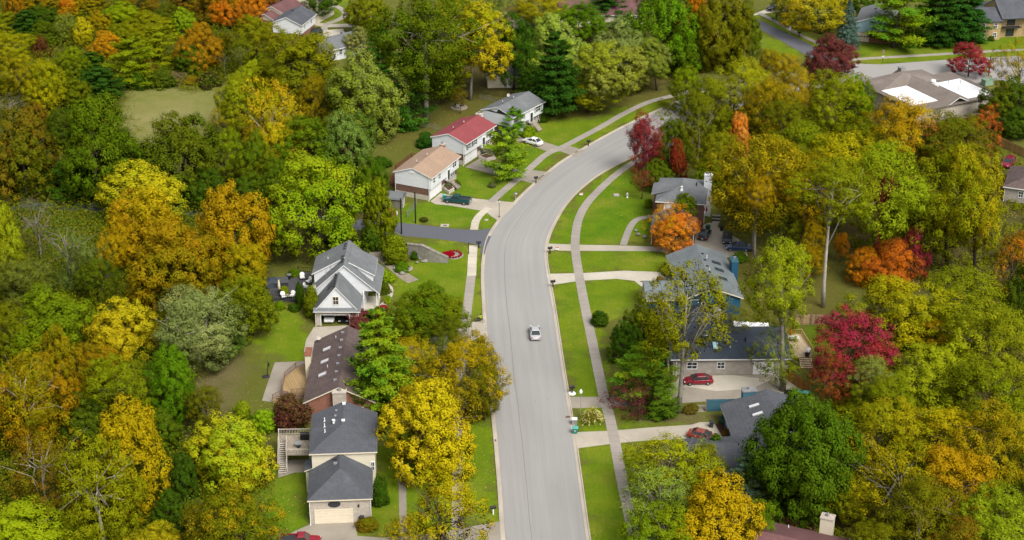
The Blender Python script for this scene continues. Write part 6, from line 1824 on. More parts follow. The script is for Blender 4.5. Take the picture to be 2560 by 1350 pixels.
mb = MB(); mb.lathe([(.03, 0), (.20, .10), (.27, .3), (.24, .5), (.12, .72), (.02, .85)], (0, 0, 4.3), 12); mb.build('globe', M['head_light'], t, smooth=True)
def black_pole(px, hgt, label):
    t = thing('utility_pole', label, 'pole', G(*px), 0, 'tall black posts')
    mb = MB(); mb.lathe([(.14, 0), (.12, hgt)], (0, 0, 0), 8); mb.build('pole', M['black'], t)
    mb = MB(); mb.box((0, 0, hgt + .08), (.20, .20, .12)); mb.build('cap', M['dark'], t)
black_pole((1004, 585), 7.2, 'tall black post at the near side of the side road')
black_pole((1039, 558), 6.4, 'tall black post in front of the tan-roofed house')
black_pole((2471, 190), 4.8, 'thin black post at the parking lot beside the crimson tree')
def mailbox(px, label, col='black', base=None, white=False):
    t = thing('mailbox', label, 'mailbox', G(*px), 0.3, 'kerbside mailboxes')
    mb = MB(); mb.box((0, 0, .55), (.17, .17, 1.1)); mb.bar((-.3, 0, .95), (.3, 0, .95), .1); mb.build('post', M['white' if white else col], t)
    mb = MB(); n = 8
    mb.loft([[(x, -.19, 1.0)] + [(x, -.19 * math.cos(PI * k / n), 1.22 + .19 * math.sin(PI * k / n)) for k in range(n + 1)] + [(x, .19, 1.0)] for x in (-.42, .42)])
    b = mb.build('box', M[col], t)
    mb = MB(); mb.box((.43, 0, 1.2), (.03, .3, .3)); mb.build('lid', M['metal'], b)
    if base:
        mb = MB(); mb.lathe([(.62, 0), (.55, .12), (.2, .16)], (0, 0, 0.02), 12); mb.build('base', M[base], t)
mailbox((1471, 365), 'black mailbox by the drive of the grey-roofed white house')
mailbox((1340, 457), 'black mailbox by the drive of the red-roofed house')
mailbox((1375, 634), 'black mailbox at the corner of the brick house drive')
mailbox((1382, 718), 'black mailbox at the blue house drive')
mailbox((1430, 984), 'black mailbox on a round white base', base='cushion')
mailbox((1233, 1286), 'white-posted mailbox near the bottom edge', white=True)
mailbox((1197, 620), 'dark mailbox on the corner of the side road')
mailbox((1998, 92), 'small dark mailbox beside the uphill road')
def bin_(px, label, col, lid, w=.62):
    t = thing('wheelie_bin', label, 'trash bin', G(*px), random.uniform(-.4, .4), 'wheeled trash bins')
    mb = MB(); mb.loft([[(sx * w / 2 * q, sy * w / 2 * q, z) for sx, sy in ((-1, -1), (1, -1), (1, 1), (-1, 1))] for z, q in ((.08, .78), (1.0, 1.0))]); b = mb.build('body', M[col], t)
    mb = MB(); mb.loft([[(sx * w / 2 * q, sy * w / 2 * q - .03, z) for sx, sy in ((-1, -1), (1, -1), (1, 1), (-1, 1))] for z, q in ((1.0, 1.1), (1.05, 1.1), (1.13, .8))]); mb.build('lid', M[lid], t)
    for sx in (-1, 1):
        mb = MB(); n = 10; mb.loft([[(x, w / 2 + .0 + .12 * math.cos(2 * PI * k / n), .12 + .12 * math.sin(2 * PI * k / n)) for k in range(n)] for x in (sx * w * .42, sx * w * .5)]); mb.build('wheel', M['tyre'], t)
    return t
bn = bin_((1438, 1083), 'teal wheeled bin at the kerb by the ornamental grass', 'bin_teal', 'bin_lid', .8)
mb = MB(); mb.box((-.06, -.385, .62), (.05, .02, .2)); mb.box((.08, -.385, .62), (.05, .02, .2)); mb.box((.01, -.385, .7), (.2, .02, .05)); mb.build('emblem', M['white'], bn)
bin_((905, 1306), 'black wheeled bin right of the beige garage door', 'black', 'dark')
bin_((1110, 499), 'teal bin behind the dark teal pickup', 'bin_teal', 'bin_lid')
bin_((734, 52), 'green bin at the maroon-roofed house, left of two', 'bin_green', 'bin_green'); bin_((742, 52), 'green bin at the maroon-roofed house, right of two', 'bin_green', 'bin_green')
bin_((1997, 992), 'teal bin behind the deep green maple, left of two', 'bin_teal', 'bin_lid', .8); bin_((2014, 994), 'dark green bin with pale lid behind the deep green maple, right of two', 'bin_green', 'bin_lid', .8)
bin_((1778, 1068), 'dark cylindrical-looking bin in the courtyard', 'dark', 'dark')
bin_((1770, 576), 'green bin behind the black sedan', 'bin_green', 'bin_green', .8)
bin_((1804, 577), 'black bin on the grass beside the garden steps', 'black', 'black')
t = thing('cistern_box', 'pale upright utility box behind the teal kerb bin', 'utility box', G(1436, 1060)); mb = MB(); mb.box((0, 0, .45), (.8, .7, .9)); mb.build('box', M['metal'], t, bevel=.04); mb = MB(); mb.box((0, 0, .93), (.86, .76, .07)); mb.build('lid', M['white'], t)
def yard_sign(px, label, w=.7, hgt=.5):
    t = thing('yard_sign', label, 'sign', G(*px), .1, 'small yard signs')
    mb = MB(); mb.box((0, 0, .3 + hgt / 2), (w, .03, hgt)); b = mb.build('panel', M['white'], t)
    mb = MB(); mb.box((0, -.02, .3 + hgt * .82), (w * .96, .012, hgt * .3)); mb.build('red_band', M['red_light'], b)
    mb = MB()
    for sx in (-1, 1): mb.bar((sx * w * .3, 0, 0), (sx * w * .3, 0, .35), .03)
    mb.build('stake', M['metal'], t)
yard_sign((1453, 491), 'small white and red sign at the inside kerb of the bend'); yard_sign((1393, 628), 'small white and pink sign beside the brick house drive')
t = thing('street_sign', 'white upright sign on a post beside the uphill road', 'sign', G(1974, 86), .2)
mb = MB(); mb.bar((0, 0, 0), (0, 0, 1.4), .08); mb.build('post', M['metal'], t); mb = MB(); mb.box((0, -.06, 1.75), (.55, .05, 1.25)); mb.build('panel', M['white'], t)
t = thing('street_sign', 'dark street sign with a small white plate before the yellowish pine', 'sign', G(2206, 157), .1)
mb = MB(); mb.bar((0, 0, 0), (0, 0, 3.0), .09); mb.build('post', M['dark'], t); mb = MB(); mb.box((0, -.07, 2.7), (.55, .05, 1.0)); mb.build('panel', M['rail_brown'], t); mb = MB(); mb.box((0, -.07, 1.6), (.3, .05, .4)); mb.build('plate', M['white'], t)
t = thing('street_sign', 'small white sign by the pink shrub at the side road', 'sign', G(993, 552), 0)
mb = MB(); mb.bar((0, 0, 0), (0, 0, 2.0), .06); mb.build('post', M['metal'], t); mb = MB(); mb.box((0, -.05, 1.7), (.3, .04, .75)); mb.build('panel', M['white'], t)
t = thing('street_sign', 'thin dark post beside the new sidewalk at the side road', 'post', G(1172, 635), 0)
mb = MB(); mb.bar((0, 0, 0), (0, 0, 2.3), .12); mb.build('post', M['black'], t); mb = MB(); mb.box((0, 0, 2.3), (.05, .6, .18)); mb.build('panel', M['dark'], t)
t = thing('bird_bath', 'pale round pedestal on the verge before the tan-roofed house', 'pedestal', G(1289, 500)); mb = MB(); mb.lathe([(.22, 0), (.1, .15), (.09, 1.1), (.34, 1.25), (.38, 1.5), (.1, 1.5)], (0, 0, 0), 12); mb.build('pedestal', M['metal'], t, smooth=True)
t = thing('white_hydrant', 'white hydrant-like post on the lawn left of the brick house', 'hydrant', G(1568, 494)); mb = MB(); mb.lathe([(.22, 0), (.14, .1), (.13, .75), (.19, .78), (.12, 1.0), (.02, 1.08)], (0, 0, 0), 10); mb.build('body', M['white'], t, smooth=True); mb = MB(); mb.bar((-.25, 0, .6), (.25, 0, .6), .12); mb.build('nozzle', M['white'], t)
t = thing('storm_grate', 'pale concrete storm inlet beside the side road', 'drain', G(1112, 564), -.05); mb = MB(); mb.box((0, 0, .04), (1.6, 1.1, .1)); mb.build('slab', M['kerb'], t); mb = MB(); mb.box((.05, -.1, .095), (.7, .35, .03)); mb.build('grate', M['dark'], t)
for px, lb in (((1235, 1102), 'dark kerb drain under the olive-gold tree'), ((1420, 1043), 'dark kerb drain above the teal kerb bin')):
    t = thing('kerb_drain', lb, 'drain', G(*px)); mb = MB(); mb.box((0, 0, .05), (.7, .5, .09)); mb.build('frame', M['rail_brown'], t); mb = MB()
    for k in range(5): mb.box((-.24 + k * .12, 0, .105), (.05, .4, .03))
    mb.build('grate', M['dark'], t)
t = thing('manhole_cover', 'grey slab cover on the lawn left of the brick house', 'cover', G(1541, 488)); mb = MB(); mb.box((0, 0, .04), (1.2, 1.4, .1)); mb.build('slab', M['metal'], t); mb = MB(); mb.box((0, 0, .1), (.9, 1.1, .03)); mb.build('lid', M['kerb'], t)
t = thing('manhole_cover', 'round dark cover in the lawn near the black lantern post', 'cover', G(1216, 550)); mb = MB(); mb.lathe([(.4, 0), (.4, .04), (.3, .05)], (0, 0, 0.01), 14); mb.build('lid', M['kerb'], t)

# ------------------------------------------------------------------ fences
def board_fence(name, label, pts, hgt, mat, post=2.4, rail=False):
    o = pts[0]
    t = thing(name, label, 'fence', o, 0, 'garden fences')
    for a, b in zip(pts[:-1], pts[1:]):
        L = math.hypot(b[0] - a[0], b[1] - a[1]); n = max(1, int(L / post)); ang = math.atan2(b[1] - a[1], b[0] - a[0])
        for i in range(n):
            q = MB(); m = max(3, int(L / n / .2)); w = L / n / m
            for k in range(m): q.box((w * (k + .5), random.uniform(-.012, .012), hgt / 2 + random.uniform(-.02, .02)), (w * .93, .03, hgt))
            for z in (.35, hgt - .35): q.box((L / n / 2, -.045, z), (L / n, .05, .1))
            x, y = a[0] + (b[0] - a[0]) * i / n - o[0], a[1] + (b[1] - a[1]) * i / n - o[1]
            q.build('fence_panel', mat, t, (x, y, 0.03), ang)
        for i in range(n + 1):
            x, y = a[0] + (b[0] - a[0]) * i / n - o[0], a[1] + (b[1] - a[1]) * i / n - o[1]
            q = MB(); q.box((x, y, hgt / 2), (.14, .14, hgt + .12), ang); q.build('post', M['rail_brown'], t)
board_fence('board_fence', 'weathered plank fence behind the new deck lawn', px_line([(1990, 812), (2065, 811), (2150, 812)]), 1.9, M['fence_wood'])
board_fence('board_fence', 'yellow board fence running down to the right edge', px_line([(2478, 354), (2520, 375), (2600, 412)]), 2.0, M['fence_yellow'])
board_fence('board_fence', 'orange stained fence below the new deck stairs', px_line([(1964, 948), (1990, 965), (2024, 990)]), 1.9, M['fence_orange'])
board_fence('board_fence', 'grey board fence behind the brick house', px_line([(1768, 522), (1780, 505), (1800, 497), (1803, 470)]), 2.0, M['fence_grey'])
board_fence('board_fence', 'dark red-brown fence by the bottom edge chimney', px_line([(1950, 1318), (1990, 1326), (2036, 1338)]), 1.8, M['deck_red'])
board_fence('board_fence', 'teal painted fence wall beside the charcoal-roofed house', [(29.7, 226.3), (36.4, 226.6)], 2.1, M['teal_siding'], 3.4)
def wire_fence(label, pts, hgt=1.2):
    o = pts[0]; t = thing('wire_fence', label, 'fence', o, 0, 'garden fences')
    q = MB()
    for a, b in zip(pts[:-1], pts[1:]):
        for z in (.1, .35, .6, .85, hgt): q.bar((a[0] - o[0], a[1] - o[1], z), (b[0] - o[0], b[1] - o[1], z), .025)
        L = math.hypot(b[0] - a[0], b[1] - a[1]); n = int(L / .35)
        for i in range(n): x, y = a[0] + (b[0] - a[0]) * i / n - o[0], a[1] + (b[1] - a[1]) * i / n - o[1]; q.bar((x, y, .05), (x, y, hgt), .018)
    q.build('mesh', M['metal'], t)
    for a in pts:
        q = MB(); q.bar((a[0] - o[0], a[1] - o[1], 0), (a[0] - o[0], a[1] - o[1], hgt + .1), .07); q.build('post', M['metal'], t)
wire_fence('chain-link fence behind the red-roofed house', px_line([(1030, 312), (1060, 318), (1090, 325), (1115, 333)]))
wire_fence('wire fence beside the garden shed', px_line([(1018, 545), (1036, 522), (1042, 508)]), 1.5)
wire_fence('wire fence behind the grey-roofed white house', px_line([(1200, 248), (1225, 252), (1250, 262)]))

# ------------------------------------------------------------------ decks and terraces
def railing(t, pts, z0, mat, hgt=.95, step=.22, capw=.12):
    q = MB()
    for a, b in zip(pts[:-1], pts[1:]):
        q.bar((a[0], a[1], z0 + hgt), (b[0], b[1], z0 + hgt), capw, .06); q.bar((a[0], a[1], z0 + .12), (b[0], b[1], z0 + .12), .06)
        L = math.hypot(b[0] - a[0], b[1] - a[1]); n = max(2, int(L / step))
        for i in range(n + 1):
            x, y = a[0] + (b[0] - a[0]) * i / n, a[1] + (b[1] - a[1]) * i / n
            q.bar((x, y, z0 + .1), (x, y, z0 + hgt), .045)
    o = q.build('railing', mat, t)
    for a in pts:
        q = MB(); q.box((a[0], a[1], (z0 + hgt) / 2 + .03), (.14, .14, z0 + hgt + .08)); q.build('post', mat, t)
    return o
def stairs(t, x, y, w, z1, n, dirv, mat):
    q = MB(); an = math.atan2(dirv[1], dirv[0])
    for k in range(n):
        z = z1 * (n - k) / (n + 1)
        q.box((x + dirv[0] * .28 * (k + .5), y + dirv[1] * .28 * (k + .5), z), (.27, w, .05), an)
    for s in (-1, 1):
        px_, py_ = -dirv[1] * s * w / 2, dirv[0] * s * w / 2
        q.bar((x + px_, y + py_, z1 - .1), (x + px_ + dirv[0] * .28 * n, y + py_ + dirv[1] * .28 * n, .08), .06, .25)
    return q.build('stair', mat, t)
def loc_of(o, px, z=0):
    g = G(px[0], px[1], z); c, s = math.cos(-o.rotation_euler.z), math.sin(-o.rotation_euler.z)
    x, y = g[0] - o.location.x, g[1] - o.location.y
    return (x * c - y * s, x * s + y * c)
# deck of the grey hip-roofed house
z = 2.9
o = G(772, 1140, z)
t = thing('raised_deck', 'weathered raised deck with long stair left of the grey hip roof', 'deck', (o[0], o[1], 0), rad(3.8), 'timber decks')
P4 = [loc_of(t, q, z) for q in ((775, 1137), (716, 1137), (716, 1088), (775, 1086))]
q = MB(); q.prism(P4, z - .12, z); q.build('floor', M['deck_grey'], t)
P6 = [loc_of(t, q, z) for q in ((716, 1104), (698, 1104), (697, 1087), (716, 1087))]
q = MB(); q.prism(P6, z - .13, z - .01); q.build('landing', M['deck_grey'], t)
railing(t, [P4[0], P4[1], loc_of(t, (717, 1104), z)], z, M['rail_white']); railing(t, [P6[1], P6[2], P4[3]], z, M['rail_white'])
sx = (P6[0][0] + P6[1][0]) / 2
stairs(t, sx, P6[0][1], 1.05, z, 15, (0, -1), M['rail_white'])
q = MB()
for s in (-1, 1): q.bar((sx + s * .6, P6[0][1], z + .9), (sx + s * .6, P6[0][1] - 4.3, .95), .09)
q.build('handrail', M['rail_white'], t)
def grill(label, x, y, z, rz=0, cover='black', lid=None):
    t = thing('barbecue_grill', label, 'grill', (x, y, z), rz, 'barbecue grills')
    mb = MB(); mb.loft([[(sx * .62 * q, sy * .32 * q, zz) for sx, sy in ((-1, -1), (1, -1), (1, 1), (-1, 1))] for zz, q in ((0.02, 1), (.85, 1.04))]); mb.build('cart', M[cover], t, bevel=.04)
    mb = MB(); n = 6; mb.loft([[(x_, -.33 * math.cos(PI * k / n), .86 + .34 * math.sin(PI * k / n)) for k in range(n + 1)] for x_ in (-.6, .6)]); mb.build('lid', M[lid or cover], t)
gp = G(762, 1098, z); grill('black covered grill on the weathered raised deck', gp[0], gp[1], z, .05)
gp = G(746, 1118, z)
t = thing('patio_table', 'round grey table on the weathered raised deck', 'table', (gp[0], gp[1], z)); mb = MB(); mb.lathe([(.55, .70), (.55, .74), (.02, .74)], (0, 0, 0), 16); mb.build('table_top', M['metal'], t); mb = MB(); mb.lathe([(.3, 0), (.05, .06), (.05, .7)], (0, 0, 0), 8); mb.build('leg', M['dark'], t)
# deck of the brown-roofed house
z = .9
o = G(770, 950, z)
t = thing('garden_deck', 'honey-coloured angled deck with brown railing beside the brown roof', 'deck', (o[0], o[1], 0), 0, 'timber decks')
PD = [loc_of(t, q, z) for q in ((774, 908), (740, 920), (712, 944), (706, 975), (730, 986), (768, 984))]
q = MB(); q.prism(PD, z - .12, z); q.build('floor', M['deck_tan'], t); railing(t, PD[:4], z, M['rail_brown']); railing(t, [PD[4], PD[5]], z, M['rail_brown'])
q = MB(); q.prism([(a * .97, b) for a, b in PD], .02, z - .14); q.build('skirt', M['rail_brown'], t)
stairs(t, (PD[3][0] + PD[4][0]) / 2, (PD[3][1] + PD[4][1]) / 2, 1.3, z, 4, (-.55, -.83), M['rail_brown'])
PL = [loc_of(t, q, .5) for q in ((682, 1000), (700, 990), (720, 992), (706, 1004))]; q = MB(); q.prism(PL, .02, .5); q.build('landing', M['deck_tan'], t); railing(t, PL, .5, M['rail_brown'])
# red deck of the tan-roofed house
z = 2.3
o = G(1015, 420, z)
t = thing('red_deck', 'red-brown deck with steep stair behind the tan-roofed house', 'deck', (o[0], o[1], 0), rad(-24.5), 'timber decks')
PD = [(-1.6, -1.5), (1.2, -1.5), (1.2, 5.5), (-1.6, 5.5)]
q = MB(); q.prism(PD, z - .12, z); q.build('floor', M['deck_mauve'], t); railing(t, [PD[1], PD[0], PD[3], PD[2]], z, M['deck_red']); stairs(t, -1.0, -1.5, 1.1, z, 12, (0, -1), M['deck_red'])
q = MB()
for s in (-1, 1): q.bar((-1.0 + s * .6, -1.5, z + .9), (-1.0 + s * .6, -4.9, .95), .1)
q.build('handrail', M['deck_red'], t)
# new deck of the slate-roofed house
z = 1.2
o = G(1995, 880, z)
t = thing('new_deck', 'pale new deck with yellow rail and stair right of the slate roof', 'deck', (o[0], o[1], 0), 0, 'timber decks')
PD = [loc_of(t, q, z) for q in ((1995, 893), (2030, 890), (2031, 880), (2003, 835), (1965, 836), (1972, 890))]
q = MB(); q.prism(PD, z - .12, z); q.build('floor', M['deck_pale'], t); railing(t, [PD[1], PD[2], PD[3], PD[4]], z, M['fence_yellow'], .9, .3)
stairs(t, (PD[0][0] + PD[1][0]) / 2, PD[0][1], 1.9, z, 6, (0.05, -1), M['deck_pale'])
gp = G(2019, 888, z); grill('black grill with white lid on the pale new deck', gp[0], gp[1], z, 1.2, 'black', 'cushion')
def furled_umbrella(label, x, y, z, mat, hgt=2.5):
    t = thing('patio_umbrella', label, 'umbrella', (x, y, z), 0, 'furled patio umbrellas')
    mb = MB(); mb.lathe([(.28, 0), (.28, .1), (.04, .12), (.03, hgt)], (0, 0, 0), 8); mb.build('pole', M['dark'], t)
    mb = MB(); mb.lathe([(.10, hgt * .38), (.26, hgt * .42), (.22, hgt * .7), (.10, hgt * .95), (.02, hgt)], (0, 0, 0), 9); mb.build('canopy', mat, t, smooth=True)
gp = G(1976, 849, z); furled_umbrella('furled orange-red umbrella on the pale new deck', gp[0], gp[1], z, M['orange_cloth'])
t = thing('patio_table', 'white table under the furled orange-red umbrella', 'table', (gp[0] + .5, gp[1] - .5, z)); mb = MB(); mb.box((0, 0, .72), (1.6, 1.0, .05)); mb.build('table_top', M['white'], t)
for sx_, sy_ in ((-1, -1), (1, -1), (1, 1), (-1, 1)): mb = MB(); mb.bar((sx_ * .7, sy_ * .42, 0), (sx_ * .7, sy_ * .42, .7), .06); mb.build('leg', M['metal'], t)
# white patio roof
o = (39.3, 248.3)
t = thing('patio_cover', 'white corrugated patio cover behind the slate roof', 'patio cover', (o[0], o[1], 0), rad(-6))
mb = MB(); n, m_ = 28, 8
R_ = np.random.default_rng(3)
vs = [(-2.9 + 5.8 * i / n, -1.7 + 3.4 * j / m_, 2.9 + .10 * ((i + j) % 2) + R_.uniform(-.12, .12)) for i in range(n + 1) for j in range(m_ + 1)]
up = [(a, b, c + .1) for a, b, c in vs]; k_ = len(vs)
fs = [(i * (m_ + 1) + j, (i + 1) * (m_ + 1) + j, (i + 1) * (m_ + 1) + j + 1, i * (m_ + 1) + j + 1) for i in range(n) for j in range(m_)]
mb.add(vs + up, [f[::-1] for f in fs] + [tuple(k_ + q for q in f) for f in fs]); mb.build('sheet_roof', M['white_membrane'], t)
for x, y in ((-2.7, -1.5), (2.7, -1.5), (2.7, 1.5), (-2.7, 1.5)): mb = MB(); mb.bar((x, y, 0), (x, y, 2.85), .12); mb.build('post', M['white'], t)
# dark terrace of the gabled house
z = .35
o = G(715, 720, z)
t = thing('dark_terrace', 'dark terrace with black railings left of the gabled house', 'terrace', (o[0], o[1], 0), 0)
PD = [loc_of(t, q, z) for q in ((672, 748), (740, 752), (742, 740), (772, 738), (784, 682), (745, 678), (742, 694), (672, 700))]
q = MB(); q.prism(PD, .02, z); q.build('floor', M['deck_dark'], t); railing(t, [PD[0], PD[1]], z, M['black'], .9, .35, .06); railing(t, [PD[5], PD[4]], z, M['black'], .9, .35, .06)
def chair(label, px, z, rz):
    g = G(*px, z); t = thing('patio_chair', label, 'chair', (g[0], g[1], z), rz, 'white cushioned patio chairs')
    mb = MB(); mb.box((0, 0, .42), (.85, .8, .18)); mb.build('seat', M['cushion'], t, bevel=.06)
    mb = MB(); mb.lathe([(.02, -.07), (.40, -.06), (.46, 0), (.40, .06), (.02, .07)], (0, 0, 0), 14); b = mb.build('backrest', M['cushion'], t, (0, .36, .78), smooth=True); b.rotation_euler = (math.radians(72), 0, 0)
    for sx in (-1, 1):
        for sy in (-1, 1): mb = MB(); mb.bar((sx * .36, sy * .34, 0), (sx * .36, sy * .34, .36), .06); mb.build('leg', M['dark'], t)
    for sx in (-1, 1): mb = MB(); mb.bar((sx * .46, -.35, .62), (sx * .46, .4, .66), .07); mb.build('armrest', M['dark'], t)
chair('white cushioned chair at the low table, left one', (709, 746), z, .5); chair('white cushioned chair at the low table, right one', (731, 744), z, -.3)
chair('white cushioned chair behind the columnar shrub, left one', (756, 698), z, .2); chair('white cushioned chair against the gabled house wall', (772, 708), z, -.8); chair('white cushioned chair right of the columnar shrub', (766, 722), z, 1.2)
g = G(719, 742, z); t = thing('patio_table', 'low stone-grey table between two white chairs', 'table', (g[0], g[1] - .3, z)); mb = MB(); mb.box((0, 0, .42), (1.1, .8, .08)); mb.build('table_top', M['foundation'], t, bevel=.02)
for sx_, sy_ in ((-1, -1), (1, -1), (1, 1), (-1, 1)): mb = MB(); mb.bar((sx_ * .45, sy_ * .3, 0), (sx_ * .45, sy_ * .3, .4), .07); mb.build('leg', M['dark'], t)
g = G(699, 738, z); furled_umbrella('furled cream umbrella on the dark terrace', g[0], g[1], z, M['cream_cloth'], 3.0)
g = G(703, 712, z); t = thing('hot_tub', 'square dark hot tub with slate cover on the terrace', 'hot tub', (g[0], g[1], z), .1); mb = MB(); mb.box((0, 0, .45), (2.4, 2.2, .9)); mb.build('tub', M['dark'], t, bevel=.06); mb = MB(); mb.box((0, 0, .95), (2.5, 2.3, .12)); mb.build('cover', M['sh_slate'], t, bevel=.04)
g = G(681, 712, z); t = thing('covered_lounge', 'dark covered seating block at the terrace corner', 'furniture', (g[0], g[1], z), .2); mb = MB(); mb.loft([[(sx * 1.1 * q, sy * 1.3 * q, zz) for sx, sy in ((-1, -1), (1, -1), (1, 1), (-1, 1))] for zz, q in ((0, 1), (.9, .92), (1.25, .35))]); mb.build('cover', M['sh_dark'], t, bevel=.05)
g = G(723, 697, z); t = thing('kettle_grill', 'black drum with pale round lid behind the hot tub', 'grill', (g[0], g[1], z), 0, 'barbecue grills'); mb = MB(); mb.lathe([(.3, 0), (.36, .2), (.38, .8)], (0, 0, 0), 14); mb.build('drum', M['black'], t); mb = MB(); mb.lathe([(.45, .8), (.45, .86), (.1, .92)], (0, 0, 0), 14); mb.build('lid', M['metal'], t)
g = G(1766, 540); furled_umbrella('furled dark red umbrella behind the brick house', g[0], g[1], 0, M['red_cloth'], 2.6)
g = G(1770, 556); t = thing('garden_steps', 'dark slatted steps beside the brick house', 'steps', G(1790, 552), rad(-9))
for k in range(4): mb = MB(); mb.box((0, k * .38, .12 + k * .16), (1.5, .36, .14)); mb.build('tread', M['drive_pale'] if k % 2 else M['dark'], t)

# ------------------------------------------------------------------ garden features
wp = [(1012, 640, 2.5), (1034, 644, 2.6), (1056, 649, 2.85), (1075, 653, 2.5), (1098, 655, 1.7), (1121, 656, 1.0)]
path = smooth_line(px_line([q[:2] for q in wp]), .6)
wx_ = [G(q[0], q[1])[0] for q in wp]
t = thing('stone_wall', 'curving grey stone retaining wall beside the side road', 'wall', (path[0][0], path[0][1], 0))
mb = MB(); n = len(path); d = np.gradient(path, axis=0); d /= np.linalg.norm(d, axis=1)[:, None]; nr = np.c_[-d[:, 1], d[:, 0]]
rings, caps = [], []
for i in range(n):
    hh = float(np.interp(path[i][0], wx_, [q[2] for q in wp]))
    a, b = path[i] + nr[i] * .3 - path[0], path[i] - nr[i] * .3 - path[0]
    rings.append([(a[0], a[1], 0), (a[0], a[1], hh), (b[0], b[1], hh), (b[0], b[1], 0)])
    a2, b2 = path[i] + nr[i] * .36 - path[0], path[i] - nr[i] * .36 - path[0]
    caps.append([(a2[0], a2[1], hh + .003), (a2[0], a2[1], hh + .14), (b2[0], b2[1], hh + .14), (b2[0], b2[1], hh + .003)])
mb.loft(rings); mb.build('wall', M['stone'], t); mb = MB(); mb.loft(caps); mb.build('coping', M['rock'], t)
g = G(1128, 638)
t = thing('flower_bed', 'round bed of crimson flowers at the end of the stone wall', 'flower bed', g)
mb = MB(); mb.lathe([(1.75, 0), (1.65, .06), (.1, .10)], (0.5, 0, .01), 20); mb.build('gravel', M['rock'], t); R_ = np.random.default_rng(8)
m_ = 2600; an = R_.uniform(0, 2 * PI, m_); rr = 1.25 * np.sqrt(R_.random(m_)); C = np.c_[-.55 + rr * np.cos(an), .25 + rr * np.sin(an) * .9, .12 + .38 * (1 - (rr / 1.3) ** 2) * R_.uniform(.6, 1, m_)]
for k in range(11):
    a_ = -1.9 + k * .38; ck = np.array([.35 + 1.45 * math.cos(a_), .05 + 1.45 * math.sin(a_), .14]); C = np.r_[C, ck + R_.normal(0, .11, (70, 3)) * [1, 1, .8] + [0, 0, .08]]
me = leaf_mesh('blooms', C, R_.normal(0, .5, (len(C), 3)) + [0, 0, 1], R_.normal(0, 1, (len(C), 3)), np.full(len(C), .06), np.full(len(C), .08), R_.random(len(C)), R_.random(len(C)))
b = bpy.data.objects.new('blooms', me); COL.objects.link(b); b.parent = t; b['tint_a'] = [.40, .006, .02]; b['tint_b'] = [.25, .004, .015]
def rocks(label, px, n, spread, seed):
    t = thing('rock_pile', label, 'rocks', G(*px)); R = np.random.default_rng(seed)
    mb = MB()
    for k in range(n):
        x, y = R.normal(0, spread, 2); r = R.uniform(.25, .6)
        mb.lathe([(r * .7, 0), (r, r * .3), (r * .7, r * .7), (r * .15, r * .9)], (x, y, R.uniform(-.05, .15)), 6)
    mb.build('rocks', M['rock'], t)
rocks('pile of grey boulders below the stone wall', (1012, 676), 22, 1.1, 1); rocks('few pale stones at the foot of the stone wall', (1060, 652), 8, .7, 2)
rocks('flat grey rock on the lawn before the brick house', (1597, 587), 4, .5, 3)
t = thing('fire_pit', 'ring-shaped gravel fire pit behind the red-roofed house', 'fire pit', G(1148, 269)); mb = MB(); mb.lathe([(1.9, 0), (1.9, .06), (1.1, .07)], (0, 0, .01), 20); mb.build('gravel_ring', M['sand'], t)
mb = MB(); n = 14
for k in range(n): mb.box((.7 * math.cos(2 * PI * k / n), .7 * math.sin(2 * PI * k / n), .2), (.28, .28, .3), 2 * PI * k / n)
mb.build('stone_ring', M['rock'], t)
def fire_chair(label, dx):
    g = G(1148 + dx, 268); t = thing('garden_chair', label, 'chair', (g[0], g[1], .06), dx * .1, 'chairs at the fire pit')
    mb = MB(); mb.box((0, 0, .4), (.6, .55, .08)); mb.build('seat', M['dark'], t); mb = MB(); mb.box((0, .28, .72), (.6, .07, .6)); mb.build('backrest', M['dark'], t)
    for sx in (-1, 1):
        for sy in (-1, 1): mb = MB(); mb.bar((sx * .26, sy * .24, 0), (sx * .26, sy * .24, .38), .05); mb.build('leg', M['dark'], t)
fire_chair('dark chair left of the fire pit', -12); fire_chair('dark chair right of the fire pit', 9)
for pxs, lb in (([(1106, 474), (1122, 464), (1136, 478), (1122, 486)], 'stone planter before the tan-roofed house'), ([(1196, 398), (1216, 390), (1240, 398), (1216, 404)], 'timber-edged planter before the red-roofed house')):
    c = G(*pxs[0]); pl = [(q[0] - c[0], q[1] - c[1]) for q in px_line(pxs)]
    t = thing('planter', lb, 'planter', (c[0], c[1], 0)); mb = MB(); mb.prism(pl, 0, .7); mb.build('wall', M['foundation'], t)
    cx_, cy_ = sum(q[0] for q in pl) / 4, sum(q[1] for q in pl) / 4
    mb = MB(); mb.prism([(cx_ + (q[0] - cx_) * .8, cy_ + (q[1] - cy_) * .8) for q in pl], .7, .74); mb.build('soil', M['mulch'], t)
t = thing('dog_house', 'low white wagon-like bench behind the yellow maple', 'bench', G(1297, 213), .1); mb = MB(); mb.box((0, 0, .6), (2.0, 1.1, .9)); mb.build('box', M['cream'], t, bevel=.05); mb = MB(); mb.box((0, 0, .1), (1.6, .9, .2)); mb.build('base', M['dark'], t)
t = thing('basketball_hoop', 'black basketball post on the lawn edge left of the patio', 'basketball hoop', G(668, 942), .4); mb = MB(); mb.box((-.2, 0, .1), (1.1, .8, .2)); mb.build('base', M['dark'], t, bevel=.04); mb = MB(); mb.bar((0, 0, 0), (.2, 0, 2.1), .10); mb.build('post', M['black'], t); mb = MB(); mb.box((.35, 0, 2.2), (.06, 1.0, .7)); mb.build('backboard', M['dark'], t)
t = thing('open_trailer', 'dark open box trailer beside the two bins', 'trailer', G(1980, 1000), .1); mb = MB()
mb.box((0, 0, .5), (2.0, 2.6, .08))
for sx in (-1, 1): mb.box((sx * 1.0, 0, .8), (.06, 2.6, .6))
